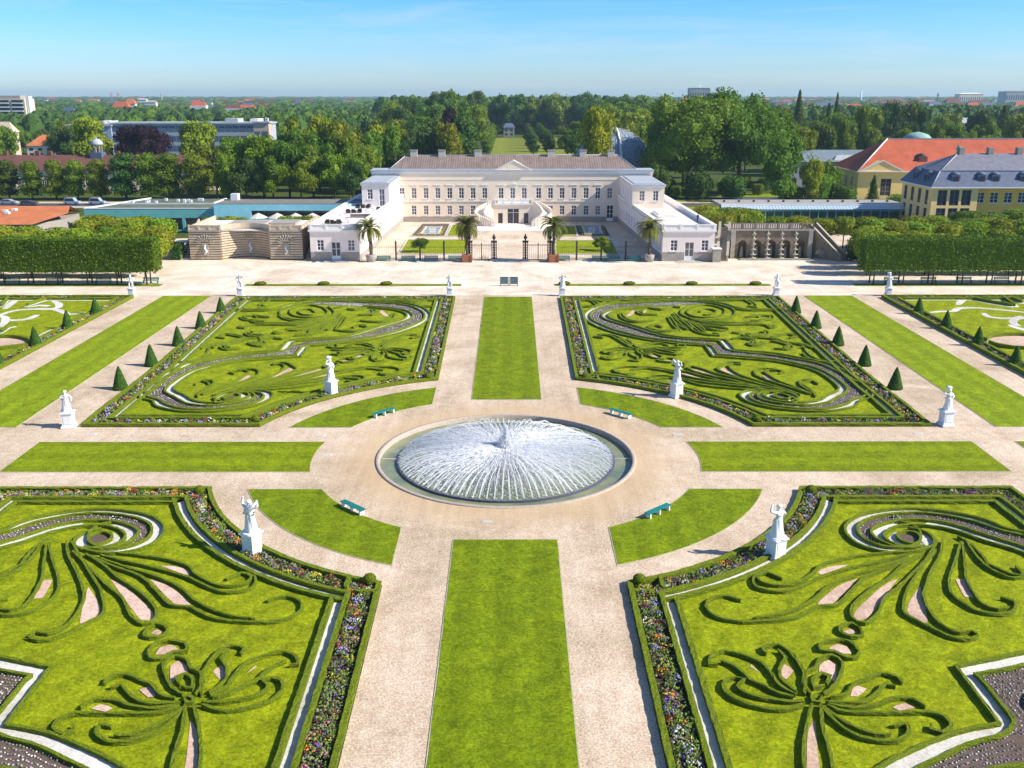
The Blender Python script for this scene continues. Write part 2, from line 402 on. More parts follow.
# ================================================================ FOUNTAIN
def fountain():
    F=empty('bell_fountain',(0,0,0),'round fountain basin throwing a white dome of water at the crossing of the walks','fountain')
    m=MB(); ro,ri=11.22,10.9; n=96
    prof=[(ro,-.3),(ro,.06),(ro-.03,.10),(ri+.03,.10),(ri,.07),(ri,-.62)]
    vs=[];fs=[]
    for r_,z in prof:
        for k in range(n): t=2*math.pi*k/n; vs.append((r_*math.cos(t),r_*math.sin(t),z))
    for i in range(len(prof)-1):
        for k in range(n): fs.append((i*n+k,i*n+(k+1)%n,(i+1)*n+(k+1)%n,(i+1)*n+k))
    m.add(vs,fs,plain('basin_kerb',(.46,.38,.32),.8,.2,4,dirt=.3),True); m.build('basin_kerb',None,F)
    m=MB(); vs=[];fs=[]
    for r_,z in [(9.42,-.6),(9.42,-.17),(9.26,-.17),(9.26,-.6)]:
        for k in range(n): t=2*math.pi*k/n; vs.append((r_*math.cos(t),r_*math.sin(t),z))
    for i in range(3):
        for k in range(n): fs.append((i*n+k,i*n+(k+1)%n,(i+1)*n+(k+1)%n,(i+1)*n+k))
    m.add(vs,fs,plain('nozzle_ring',(.10,.10,.16),.5,.2,4)); m.build('nozzle_ring',None,F)
    m=MB()
    for s in (-1,1): m.box(min(9.4*s,10.75*s),max(9.43*s,10.89*s),-.05,.05,-.6,-.24)
    m.build('cross_wall',M_conc,F)
    m=MB(); m.lathe([(.5,-.5),(.45,.25),(.2,.3),(.12,.45)],n=16); m.build('nozzle',M_metal,F)
    # water
    mw,t,b=nt('fountain_water'); b.inputs['Base Color'].default_value=(.10,.15,.10,1); b.inputs['Roughness'].default_value=.12; b.inputs['Specular IOR Level'].default_value=.5
    v=pos(t); f=noise_t(t,v,5,5,.7); g=noise_t(t,v,.35,4,.6)
    t.links.new(ramp(t,g,[(.35,(.13,.17,.10,1)),(.65,(.27,.29,.16,1))]),b.inputs['Base Color']); bump(t,b,f,.5,.06)
    m=MB(); m.add([(10.9*math.cos(2*math.pi*k/n),10.9*math.sin(2*math.pi*k/n),-.34) for k in range(n)],[tuple(range(n))]); struct('water',m,mw)
    # jet material: white aerated water, partly see-through
    def wmat(name,alpha,col=(.86,.89,.95,1)):
        m_,t,b=nt(name); b.inputs['Base Color'].default_value=col; b.inputs['Roughness'].default_value=.35
        tl=t.nodes.new('ShaderNodeBsdfTranslucent'); tl.inputs[0].default_value=col
        tr=t.nodes.new('ShaderNodeBsdfTransparent')
        m1=t.nodes.new('ShaderNodeMixShader'); m1.inputs[0].default_value=.5; t.links.new(b.outputs[0],m1.inputs[1]); t.links.new(tl.outputs[0],m1.inputs[2])
        m2=t.nodes.new('ShaderNodeMixShader')
        f=noise_t(t,pos(t),3.5,4,.7)
        rr=ramp(t,f,[(.3,(alpha*.35,)*3),(.7,(min(1,alpha*1.5),)*3)])
        t.links.new(rr,m2.inputs[0]); t.links.new(tr.outputs[0],m2.inputs[1]); t.links.new(m1.outputs[0],m2.inputs[2])
        t.links.new(m2.outputs[0],t.nodes['Material Output'].inputs[0]); return m_
    mj=wmat('jet_water',.6,(.93,.94,.97,1)); ms=wmat('spray_water',.65,(.95,.96,.98,1))
    NJ=98
    for j in range(NJ):
        th=2*math.pi*(j+.12*random.random())/NJ
        m=MB()
        for s in range(6):
            t2=th+random.gauss(0,.012 if s>1 else .002); apex=random.uniform(.5,1.05) if s else .85
            land=random.uniform(3.0,6.0) if s<2 else random.uniform(.1,3.0)
            start=9.25 if s<2 else random.uniform(6.5,9.0)
            pts=[];rad=[]; K=14
            sp=random.gauss(0,.03*(s>1))
            for k in range(K+1):
                u=k/K; rr=start+(land-start)*u; z=-.1+4*apex*u*(1-u)*(1-.1*u)+.75*u*u
                a=t2+sp*u*(1.5)
                pts.append((rr*math.cos(a),rr*math.sin(a),z+random.gauss(0,.02))); rad.append((.05-.035*u) if s<2 else .012+.025*u)
            m.tube(pts,rad,4,mj,False,False)
        m.build('water_jet',None,F)
    # spray: fine drops and mist flakes over the dome, thicker near the middle
    m=MB()
    for k in range(60000):
        rr=9.3*math.sqrt(random.random()) if random.random()<.22 else abs(random.gauss(0,3.4))
        if rr>9.3: continue
        a=random.uniform(0,2*math.pi)
        u=1-rr/9.3
        top=-.05+4*.95*u*(1-u)+.8*u*u
        z=random.uniform(.3,1)*top+.05
        if rr<1.0: z=random.random()**1.6*(2.2-1.3*rr)
        s=random.uniform(.02,.06)*(1.5 if rr<3.5 else 1); L=random.uniform(1.5,4.5)
        c=Vector((rr*math.cos(a),rr*math.sin(a),z)); d=Vector((math.cos(a),math.sin(a),random.uniform(-.4,.3)+(1.2 if rr<.7 else 0))).normalized()
        e=Vector((random.gauss(0,1),random.gauss(0,1),random.gauss(0,1))).normalized(); e=(e-d*e.dot(d)).normalized()
        m.add([c-d*s*L,c+e*s*.6,c+d*s*L,c-e*s*.6],[(0,1,2,3)],ms)
    o=m.build('spray',None,F); tag(o,kind='stuff')
    mm_,t,b=nt('mist_sheet'); b.inputs['Base Color'].default_value=(.95,.96,.98,1)
    tr=t.nodes.new('ShaderNodeBsdfTransparent'); tl=t.nodes.new('ShaderNodeBsdfTranslucent'); tl.inputs[0].default_value=(.95,.96,.98,1)
    m1=t.nodes.new('ShaderNodeMixShader'); t.links.new(b.outputs[0],m1.inputs[1]); t.links.new(tl.outputs[0],m1.inputs[2]); m2=t.nodes.new('ShaderNodeMixShader')
    sp=t.nodes.new('ShaderNodeSeparateXYZ'); t.links.new(pos(t),sp.inputs[0]); at=t.nodes.new('ShaderNodeMath'); at.operation='ARCTAN2'; t.links.new(sp.outputs[0],at.inputs[0]); t.links.new(sp.outputs[1],at.inputs[1])
    ln=t.nodes.new('ShaderNodeVectorMath'); ln.operation='LENGTH'; t.links.new(pos(t),ln.inputs[0]); cx=t.nodes.new('ShaderNodeCombineXYZ'); t.links.new(at.outputs[0],cx.inputs[0]); l2=t.nodes.new('ShaderNodeMath'); l2.operation='MULTIPLY'; l2.inputs[1].default_value=.10; t.links.new(ln.outputs['Value'],l2.inputs[0]); t.links.new(l2.outputs[0],cx.inputs[1])
    st=noise_t(t,cx.outputs[0],14,5,.7); rad_=t.nodes.new('ShaderNodeMapRange'); t.links.new(ln.outputs['Value'],rad_.inputs[0]); rad_.inputs[1].default_value=1; rad_.inputs[2].default_value=8.8; rad_.inputs[3].default_value=.85; rad_.inputs[4].default_value=.0
    mu=t.nodes.new('ShaderNodeMath'); mu.operation='MULTIPLY'; t.links.new(ramp(t,st,[(.3,(.35,)*3),(.65,(1,1,1))]),mu.inputs[0]); t.links.new(rad_.outputs[0],mu.inputs[1])
    t.links.new(mu.outputs[0],m2.inputs[0]); t.links.new(tr.outputs[0],m2.inputs[1]); t.links.new(m1.outputs[0],m2.inputs[2]); t.links.new(m2.outputs[0],t.nodes['Material Output'].inputs[0])
    m=MB(); m.lathe([(9.0-.45*k,-.15+4*.72*(k/20)*(1-k/20)+.95*(k/20)**2) for k in range(20)],n=72,mat=mm_); m.f.pop();m.f.pop();m.m.pop();m.m.pop();m.sm.pop();m.sm.pop(); m.build('mist_veil',None,F)
    m=MB()
    for k in range(26):
        a=random.uniform(0,6.28); h=random.uniform(1.4,3.0); q=random.uniform(.05,.38)
        m.tube([(0,0,.3),(q*.3*math.cos(a),q*.3*math.sin(a),h*.6),(q*.7*math.cos(a),q*.7*math.sin(a),h),(q*1.2*math.cos(a),q*1.2*math.sin(a),h*.75)],[.07,.06,.045,.02],5,mj,False)
    m.build('central_jet',None,F)
fountain()
# ================================================================ PARTERRE PATTERN (traced on the ground, metres from the fountain)
def shift(q,y):
    if q=='N': return 0 if y<23 else -.2*(y-23)/18
    return 0 if y<15 else (-.3*(y-15)/7 if y<22 else -.3+.5*(y-22)/46)
def T(src,ox,oy,s,pts,z=.3):
    out=[]; rep=0
    for p in pts:
        w=P(ox+p[0]/s,oy+p[1]/s,z if src[0]=='N' else .16); x,y=abs(w.x),abs(w.y)
        x-=shift('N' if src[0]=='N' else 'F',y); out.append((x,y))
    return out
NL1=lambda *p:T('NL',0,400,4,p); NL5=lambda *p:T('NL',0,576,4,p); NL6=lambda *p:T('NL',256,576,4,p); NR8=lambda *p:T('NR',768,576,4,p)
FR=lambda *p:T('FR',0,0,1,p)
def dup(l,*idx):
    out=[]
    for i,p in enumerate(l):
        out.append(p)
        if i in idx: out.append(p)
    return out
h1=NL1((0,515),(120,470),(300,437),(450,433),(580,452),(645,485),(655,525),(610,570),(520,600),(420,608),(330,592),(290,575))
h2=NL1((0,535),(120,490),(300,453),(430,450),(540,465),(600,492),(605,530),(560,565),(480,588),(400,592))
h3=NL1((0,560),(150,508),(300,480),(400,475),(500,490),(560,520),(548,556),(490,576),(420,580))
h4=NL1((0,596),(100,560),(220,520),(330,500),(430,500),(490,522),(497,550),(445,578),(370,588),(310,586),(297,563),(318,535),(360,517),(405,508))
h5=NL1((352,560),(362,536),(400,524),(440,530),(447,548),(415,566),(375,573),(352,562))
ringw=NL1((314,574),(318,546),(352,524),(405,514),(462,522),(484,545),(470,560),(425,574),(380,584),(340,584))
I1=h4[1:][::-1]+FR((838.7,389.2),(831.6,381),(817.6,372.2),(800,366.7),(773.8,361.5),(743.3,358.8),(713,356.5),(713,356.5),(705.2,346),(705.2,346),(680,344.2),(642,339.2),(612.7,332.2),(594,325.2),(584.6,318.1),(585.8,312.3),(595.2,306.4),(612.7,302.9),(640,301.5),(680,300.2),(703,301),(723,303.5),(736,307.5),(745.6,309.3),(745.6,309.3),(780,309.3))
I2=h3[1:][::-1]+FR((844.5,400.0),(848,391.6),(843.4,384.5),(832.8,376.3),(817.6,368.7),(800,364.2),(773.8,359.3),(745.6,356.4),(717.5,354.8),(717.5,354.8),(708.6,344.7),(708.6,344.7),(680,342.3),(648,336.9),(618.6,329.8),(598.7,323.4),(589.9,318.1),(591.6,312.3),(601,308),(618.6,305),(645,303.5),(680,302.6),(700,303.5),(716,305.5),(728,309),(740,312),(740,312),(784,312))
O1l=h2[::-1]+FR((864.5,397),(866.9,390.5))
O2l=h1[::-1]+FR((871.6,398.1),(873.9,391.5))
O1r=FR((882,385.2),(862,385.2),(862,385.2),(856.3,382.5),(846.9,376.3),(835.2,370.5),(817.6,364.5),(800,360.5),(773.8,355.6),(750.3,353.2),(728,351.7),(728,351.7),(718.5,341.2),(718.5,341.2),(680,339.5),(653.8,335.1),(625.6,326.8),(606.9,320.5),(601.8,315.8),(608.2,310.5),(621,307),(642,305.4),(680,304.5))
O2r=FR((880,382.6),(864,382.6),(864,382.6),(852.7,375.2),(838.7,368.1),(823.4,362),(800,357.9),(773.8,353.3),(735,350),(735,350),(726,340),(726,340),(703.4,338.4),(680,337.2),(659.6,333.6),(632.7,325.2),(612.7,319.3),(608,315.2),(614.5,311.5),(630.3,309),(653.8,307.2))

def follow(a,b,lo,hi):
    A=cat(a,.6); B=cat(b,.2); out=[]
    for p in A:
        q=min(B,key=lambda t:(t-p).length_squared); d=q-p; L=max(d.length,1e-4); k=min(max(L,lo),hi); out.append(tuple(p+d/L*k))
    # light smoothing
    return [out[0]]+[((out[i-1][0]+2*out[i][0]+out[i+1][0])/4,(out[i-1][1]+2*out[i][1]+out[i+1][1])/4) for i in range(1,len(out)-1)]+[out[-1]]
I2=follow(I1,I2,.85,1.05); O1l=follow(O2l,O1l,.72,.95); O1r=follow(O2r,O1r,.8,1.0)
def twin(l,w=.55):
    # the second edge of a leaf-shaped frond
    pts=cat(l,.7); n=len(pts); out=[]
    for i,p in enumerate(pts):
        d=(pts[min(i+1,n-1)]-pts[max(i-1,0)]).normalized(); k=w*math.sin(math.pi*(.12+.8*i/max(n-1,1))); out.append((p.x-d.y*k,p.y+d.x*k))
    return out
O1=O1l+O1r; 
fan=[ # (left edge, right edge) fronds of the near fan
 NL1((265,560),(275,620),(310,690),(335,768))[:3]+NL5((335,64),(333,90),(310,140),(260,195),(190,225),(140,218),(115,235)),
 NL1((285,560),(330,640),(370,704))+NL5((405,60),(415,140),(370,172),(310,202),(220,243),(150,252),(112,238)),
 NL1((290,600),(350,660),(425,735))+NL5((490,85),(520,150),(570,187),(620,165),(620,120),(560,60),(470,0))+NL1((420,660),(340,610)),
 NL1((360,620),(450,660),(560,700))+NL5((620,50),(680,110),(760,120),(840,160),(930,175),(1024,180))+NL6((60,178),(140,160),(185,120),(160,85),(100,78),(45,95)),
 NL1((400,630),(520,670),(620,700))+NL5((720,40),(775,90),(850,130),(930,155),(1020,166)),
 NL1((380,603),(520,612),(660,632),(750,658),(780,690),(850,730),(920,740),(990,725),(1003,700),(965,688),(905,712)),
 NL1((400,616),(520,645),(640,672),(750,705),(830,742),(905,764),(1000,750),(1022,712),(990,682)),
 NR8((771,-140),(752,-70),(728,0),(732,60),(790,110),(850,138),(930,148),(985,132),(985,98),(930,82)),
 NR8((777,-140),(788,-60),(793,0),(822,60),(862,110),(920,128),(965,120)),
 NR8((790,-150),(830,-90),(880,-40),(960,0),(1024,0)),
 FR((815,397),(814,393),(806,387),(801,384.5)),
 FR((802.5,386),(806,382),(812,381),(818,384.5)),
]
fan_gravel=[NL5((440,0),(560,160),(600,165),(615,150),(590,110),(500,30)),NL5((600,0),(700,100),(760,100),(680,30)),NL5((350,30),(318,175),(370,158),(400,130),(385,80)),
 NL1((640,650),(750,688),(750,668),(690,652)),NR8((752,0),(790,70),(830,75),(790,0)),]
pal=[
 NL5((590,205),(620,188),(660,196),(668,220),(625,240),(578,236),(590,205)),
 NL5((590,300),(620,265),(670,253),(740,265),(745,295),(690,300),(640,325),(600,322),(590,300)),
 NL5((730,470),(690,442),(665,400),(655,345),(700,315),(745,330),(765,365),(800,382),(812,425),(780,470)),
 NL5((720,430),(705,400),(740,388),(772,410),(765,445),(725,435)),
 NL5((415,425),(430,405),(500,388),(560,410),(610,432),(640,470),(700,482)),
 NL5((440,440),(480,430),(530,480),(600,505),(720,500)),
 NL5((320,522),(370,490),(450,488),(520,513),(620,525),(710,510)),
 NL5((295,592),(292,612),(250,625),(213,602),(238,565),(300,545),(400,545),(520,545),(640,540),(715,515)),
 NL5((445,598),(400,590),(383,622),(430,657),(510,657),(600,632),(680,580),(735,520)),
 NL5((455,630),(520,632),(600,603),(670,565),(725,525)),
 NL5((740,510),(730,600),(700,700),(680,790)),
 NL5((775,510),(795,600),(805,700),(795,790)),
 NL5((805,470),(805,400),(830,350),(870,300),(920,273),(975,285),(962,308)),
 NL5((835,462),(900,412),(905,360),(885,325),(915,295)),
 NL5((840,472),(900,440),(940,390),(980,345),(1024,325))+NL6((50,308),(110,298),(160,318),(165,348),(132,352)),
 NL5((850,480),(920,462),(980,430),(1024,412))+NL6((60,360),(120,335)),
 NL5((805,497),(870,500),(950,490),(1024,472))+NL6((50,440),(20,410)),
 NL5((735,482),(755,474),(775,486),(770,500),(745,502),(735,482)),
 NL5((805,510),(880,532),(960,527),(1024,512))+NL6((60,490),(105,450),(100,415),(60,403),(20,412)),
]
pal_gravel=[NL5((620,300),(640,270),(680,262),(710,280),(660,300)),NL5((680,345),(710,325),(745,345),(745,380),(700,400),(680,420)),NL5((555,440),(600,425),(620,470),(590,470)),NL5((360,515),(400,498),(450,515),(420,528)),
 NL5((850,365),(885,340),(905,370),(880,400)),NL5((985,375),(1024,340),(1024,350)),NL5((760,560),(785,600),(790,700),(780,790),(735,790),(745,700)),NL5((600,215),(625,200),(655,210),(630,222))]
FR1=lambda *p:T('FR',560,290,8.533,p); FR2=lambda *p:T('FR',680,290,8.533,p); FR4=lambda *p:T('FR',680,340,8.533,p); FR3=lambda *p:T('FR',560,340,8.533,p); FR5=lambda *p:T('FR',800,340,8.533,p)
spiralB=[FR2((100,150),(200,130),(300,140),(380,170),(360,215),(240,235),(110,225),(60,190),(100,150)),
 FR2((170,190),(210,165),(280,170),(310,190),(260,212),(190,212)),
 FR2((300,120),(420,150),(470,190),(430,235),(280,255),(120,250),(20,215),(10,180),(60,140)),
 FR2((480,215),(420,250),(280,270),(130,265))]
fanB=[FR2((80,245),(250,290),(420,300),(700,300),(770,325),(820,318),(800,300)),FR2((150,262),(400,285),(640,285),(720,265)),
 FR2((70,265),(180,300),(330,320),(410,335)),FR2((60,275),(150,310),(280,345),(400,345)),
 FR2((0,245),(60,300),(120,350),(200,380),(340,392)),FR2((40,265),(120,300),(180,340),(210,370)),FR2((275,372),(330,378)),
 FR2((-80,225),(-50,270),(0,310),(60,340)),FR2((-60,200),(-20,250),(50,290),(100,340)),
 FR2((560,235),(640,230),(690,218),(660,232)),FR2((700,222),(770,225),(740,250),(600,262)),
 FR1((920,230),(960,300),(1010,345)),FR1((720,325),(800,350),(900,357),(1010,345)),FR1((755,318),(820,305),(865,322))]
palB=[FR2((640,420),(560,390),(520,385)),FR2((640,410),(600,380),(560,375)),FR2((640,430),(520,405),(440,418)),FR2((610,440),(650,470),(700,462),(690,440)),FR2((610,435),(580,460),(620,480),(690,475)),
 FR2((650,400),(720,395),(760,370),(720,350),(690,360)),FR2((660,410),(780,420),(860,445),(930,475),(880,490)),FR2((440,365),(500,372),(530,360)),FR2((780,405),(860,390),(930,380),(975,400),(930,410)),
 FR2((930,450),(1000,465),(1080,480),(1130,500)),FR2((600,400),(650,385),(700,380)),FR4((770,10),(850,25),(930,55),(900,78),(800,72)),FR4((570,35),(640,50),(710,40),(740,20))]
leafs=[FR1((510,200),(525,240),(600,272),(700,275),(810,262)),FR1((650,180),(690,210),(830,215)),FR1((755,155),(860,172),(920,160)),FR1((960,145),(1024,152)),FR1((720,215),(700,190),(720,165)),
 FR1((280,400),(365,412)),FR1((320,385),(420,390),(520,440),(600,490)),FR1((500,420),(560,445),(600,480)),
 FR1((170,145),(310,145)),FR1((150,90),(260,95),(320,135),(390,105)),FR1((520,85),(700,75),(1024,68)),FR1((300,95),(420,100),(560,85)),
 FR2((0,75),(150,70),(300,75),(420,85),(540,80),(570,85)),FR2((550,85),(620,130),(580,140),(660,150)),FR2((610,95),(650,130)),
 FR5((0,65),(30,60),(60,110),(130,160),(220,185),(330,185),(320,170)),FR5((20,110),(60,150),(130,178),(200,190)),
 FR3((490,268),(520,292),(580,302),(645,288)),FR3((600,258),(750,245),(900,262),(970,282)),FR3((780,345),(860,330),(960,325))]
leaf_gravel=[FR1((560,220),(620,170),(640,185),(600,215)),FR1((690,190),(730,165),(735,180),(715,200))]
# mirrored lists get local y limits so that unseen ground behind the camera stays empty
QN={('W','N'):(-1,-1,'near left'),('E','N'):(1,-1,'near right'),('W','F'):(-1,1,'far left'),('E','F'):(1,1,'far right')}
def build_quad(key):
    sx,sy,where=QN[key]; far=key[1]=='F'; q=key[1]
    ylim=70 if far else 43.5
    def W(p):
        x,y=p; return Vector(((x+shift(q,y))*sx,y*sy))
    def clip(pts):
        segs=[];cur=[]
        for p in pts:
            if abs(p.y)<ylim: cur.append(p)
            else:
                if len(cur)>1: segs.append(cur)
                cur=[]
        if len(cur)>1: segs.append(cur)
        return segs
    step=.45 if far else .28
    HW=.19 if not far else .22; HH=.25 if not far else .25
    def hedges(name,label,cat_,lists,group=None,part='hedge_line',w=.34,h=.3,mat=None):
        pieces=[]
        for l in lists:
            pts=cat([W(p) for p in l],step)
            pieces+=clip(pts)
        if not pieces: return
        cx=sum(p.x for s in pieces for p in s)/sum(len(s) for s in pieces); cy=sum(p.y for s in pieces for p in s)/sum(len(s) for s in pieces)
        e=empty(name,(cx,cy,.05),label,cat_,group)
        for s in pieces:
            m=MB(); hedge(m,s,w,h,.025,.05,mat=mat or M_box); m.build(part,None,e)
        return e
    arcp=arc(24.35,math.degrees(math.acos(7.7/24.35)),math.degrees(math.asin(7.5/24.35)),18)
    outline=arcp+[(40.2,7.5),(41.75,68.3 if far else 46),(7.75,68.3 if far else 46)]
    # more points along the long straight sides so the additive shift can act
    o2=[]
    for i,p in enumerate(outline):
        o2.append(p); n_=outline[(i+1)%len(outline)]
        L=math.hypot(n_[0]-p[0],n_[1]-p[1])
        if L>8:
            k=int(L/6)
            for j in range(1,k): o2.append((p[0]+(n_[0]-p[0])*j/k,p[1]+(n_[1]-p[1])*j/k))
    OL=[tuple(W(p)) for p in o2]
    base=offset_poly(OL,.1)
    m=MB(); m.prism(offset_poly(OL,2.78),.004,.05,M_parterre,False); struct('parterre_lawn',m)
    m=MB(); m.prism(base,.002,.03,M_soil,False); struct('bed_ground',m)
    m=MB(); ring_mesh(m,OL,2.25,2.8,.0,.06,M_white); struct('gravel_strip',m)
    # hedges of the flower border and the inner line
    def rl(d): return [Vector(p) for p in offset_poly(OL,d)]
    def ringline(d):
        l=rl(d); 
        out=[]
        for i in range(len(l)):
            a=l[i]; b=l[(i+1)%len(l)]; k=max(1,int((b-a).length/(.5 if far else .35)))
            for j in range(k): out.append(a.lerp(b,j/k))
        return out
    fb=empty('flower_border',(0,0,.03),{'near left':'long mixed flower border in box edging round the near left parterre','near right':'long mixed flower border in box edging round the near right parterre','far left':'long mixed flower border in box edging round the far left parterre','far right':'long mixed flower border in box edging round the far right parterre'}[where],'flower bed','flower borders round the parterres')
    fb.location=(24*sx,9*sy,.03)
    for d in (.28,2.08):
        m=MB(); pts=ringline(d); m_pts=[p for p in pts if abs(p.y)<ylim]
        hedge(m,pts,.36 if d<1 else .32,.36,.025,0,mat=M_box,closed=True); m.build('box_edging',None,fb)
    m=MB(); hedge(m,ringline(2.95),.34,.34,.03,0,mat=M_box,closed=True)
    o=m.build('inner_hedge',None,None,(24*sx,12*sy,0)); tag(o,'low clipped box line framing the %s parterre lawn'%where,'hedge','box lines framing the parterres')
    flowers(fb,OL,far,ylim)
    # spiral 
    hedges('spiral_hedge','big double box spiral beside the cross walk in the %s parterre'%where,'hedge',[I1,I2,O1l,O2l,O1r,O2r,h5],'large box spirals',w=HW,h=HH)
    hedges('fan_hedge','fan of curling box fronds sprouting from the spiral of the %s parterre'%where,'hedge',fan,'fans of box fronds',part='hedge_frond',w=HW*.92,h=HH)
    hedges('palmette_hedge','box palmette with curled arms nearest the middle walk in the %s parterre'%where,'hedge',pal,'box palmettes',part='hedge_frond',w=HW*.95,h=HH)
    if far:
        hedges('inner_spiral_hedge','small box coil in the palace end of the %s parterre'%where,'hedge',spiralB,None,w=HW,h=HH)
        hedges('fan_hedge','box fronds fanning from the coil at the palace end of the %s parterre'%where,'hedge',fanB+[twin(l) for l in fanB],'fans of box fronds',part='hedge_frond',w=HW*.92,h=HH)
        hedges('palmette_hedge','small box palmette by the cone row side of the %s parterre'%where,'hedge',palB+[twin(l,.5) for l in palB],'box palmettes',part='hedge_frond',w=HW*.95,h=HH)
        hedges('leaf_hedge','loose single box leaves at the middle walk side of the %s parterre'%where,'hedge',leafs+[twin(l,.6) for l in leafs[:12]],None,part='hedge_frond',w=HW,h=HH)
    # gravel and bedding ribbons
    def ribbon(a,b,z,mb,mat,n=160):
        A=resample(cat([W(p) for p in a],.4),n); BB=resample(cat([W(p) for p in b],.3),n*2); B=[min(BB,key=lambda q:(q-p).length_squared) for p in A]
        vs=[];fs=[]
        for p,r_ in zip(A,B): vs+=[(p.x,p.y,z),(r_.x,r_.y,z)]
        for i in range(n-1):
            if abs(A[i].y)<ylim and abs(A[i+1].y)<ylim and abs(B[i].y)<ylim and abs(B[i+1].y)<ylim and (A[i]-B[i]).length<9 and (B[i]-B[i+1]).length<6: fs.append((2*i,2*i+1,2*i+3,2*i+2))
        mb.add(vs,fs,mat); return A,B
    m=MB(); ribbon(I1,I2,.060,m,M_white,400); ribbon(O1l,O2l,.061,m,M_white); ribbon(O1r,O2r,.062,m,M_white,300); hp=[W(p) for p in ringw]; hp=hp if sx*sy>0 else hp[::-1]; m.add([(p.x,p.y,.0655) for p in hp],[tuple(range(len(hp)))],M_white)
    if m.f: struct('gravel_inlay',m)
    m=MB(); A,B=ribbon(I2,O1,.064,m,M_soil2,500); hp=[W(p) for p in h5]; hp=hp if sx*sy>0 else hp[::-1]; m.add([(p.x,p.y,.067) for p in hp],[tuple(range(len(hp)))],M_soil2)
    if m.f: struct('bedding_soil',m)
    m=MB()
    for g in fan_gravel+pal_gravel+(leaf_gravel if far else []):
        pts=[W(p) for p in g]; zg=.066+.003*((fan_gravel+pal_gravel+leaf_gravel).index(g)%9)
        if all(abs(p.y)<ylim for p in pts):
            pts=cat(pts+[pts[0]],.35,True)[:-1]
            a_=sum(pts[i].x*pts[(i+1)%len(pts)].y-pts[(i+1)%len(pts)].x*pts[i].y for i in range(len(pts)))
            if a_<0: pts=pts[::-1]
            m.add([(p.x,p.y,zg) for p in pts],[tuple(range(len(pts)))],M_pink)
    struct('gravel_inlay',m)
    # pale little bedding plants in rows
    m=MB(); mats=[M_pl1,M_pl2,M_pl3]
    for i in range(0,500):
        a_,b_=A[i],B[i]; wdt=(b_-a_).length
        k=int(wdt/.3)
        for j in range(k):
            p=a_.lerp(b_,(j+.5+random.gauss(0,.08))/k)
            if wdt>9: continue
            if abs(p.y)>ylim-.5: continue
            blob(m,p.x,p.y,.06,random.uniform(.05,.09),random.choice(mats))
    o=m.build('bedding_plants',None,None,(24*sx,24*sy,0)); tag(o,'rows of small white bedding plants in the dark bands of the %s parterre'%where,'plants',None,'stuff')
def flat(name,col): return plain(name,col,.8,.25,20)
M_pl1=flat('petal_white',(.60,.60,.55)); M_pl2=flat('petal_lilac',(.38,.32,.38)); M_pl3=flat('foliage_grey',(.20,.22,.13))
F_pur=flat('petal_purple',(0.203,0.081,0.351)); F_vio=flat('petal_violet',(0.365,0.27,0.648)); F_or=flat('petal_orange',(0.743,0.243,0.027)); F_yel=flat('petal_yellow',(0.675,0.54,0.0675)); F_red=flat('petal_crimson',(0.324,0.027,0.054)); F_pk=flat('petal_pink',(0.567,0.257,0.27)); F_gr=flat('foliage_green',(0.0878,0.162,0.0203)); F_gr2=flat('foliage_light',(0.203,0.27,0.0405)); F_dk=flat('foliage_plum',(0.0675,0.0297,0.0405))
PATCH=[[F_pur,F_vio,F_dk],[F_or,F_yel,F_gr],[F_red,F_pk,F_dk],[M_pl1,F_yel,F_gr2],[F_dk,F_pur,F_red],[F_gr,F_gr2,M_pl1],[F_vio,F_vio,F_gr2],[F_gr2,F_gr,F_yel],[F_or,F_red,F_dk],[F_gr,F_pk,M_pl3]]
def blob(mb,x,y,z,s,mat):
    h=s*random.uniform(.9,1.6); a=random.random()*2
    vs=[(x+s*math.cos(a+k*1.5708)*random.uniform(.7,1.1),y+s*math.sin(a+k*1.5708)*random.uniform(.7,1.1),z+h*.35) for k in range(4)]+[(x,y,z+h)]
    vs+=[(x,y,z)]
    mb.add(vs,[(0,1,4),(1,2,4),(2,3,4),(3,0,4),(1,0,5),(2,1,5),(3,2,5),(0,3,5)],mat)
def inside(p,poly):
    c=False;n=len(poly);j=n-1
    for i in range(n):
        if (poly[i][1]>p[1])!=(poly[j][1]>p[1]) and p[0]<(poly[j][0]-poly[i][0])*(p[1]-poly[i][1])/(poly[j][1]-poly[i][1])+poly[i][0]: c=not c
        j=i
    return c
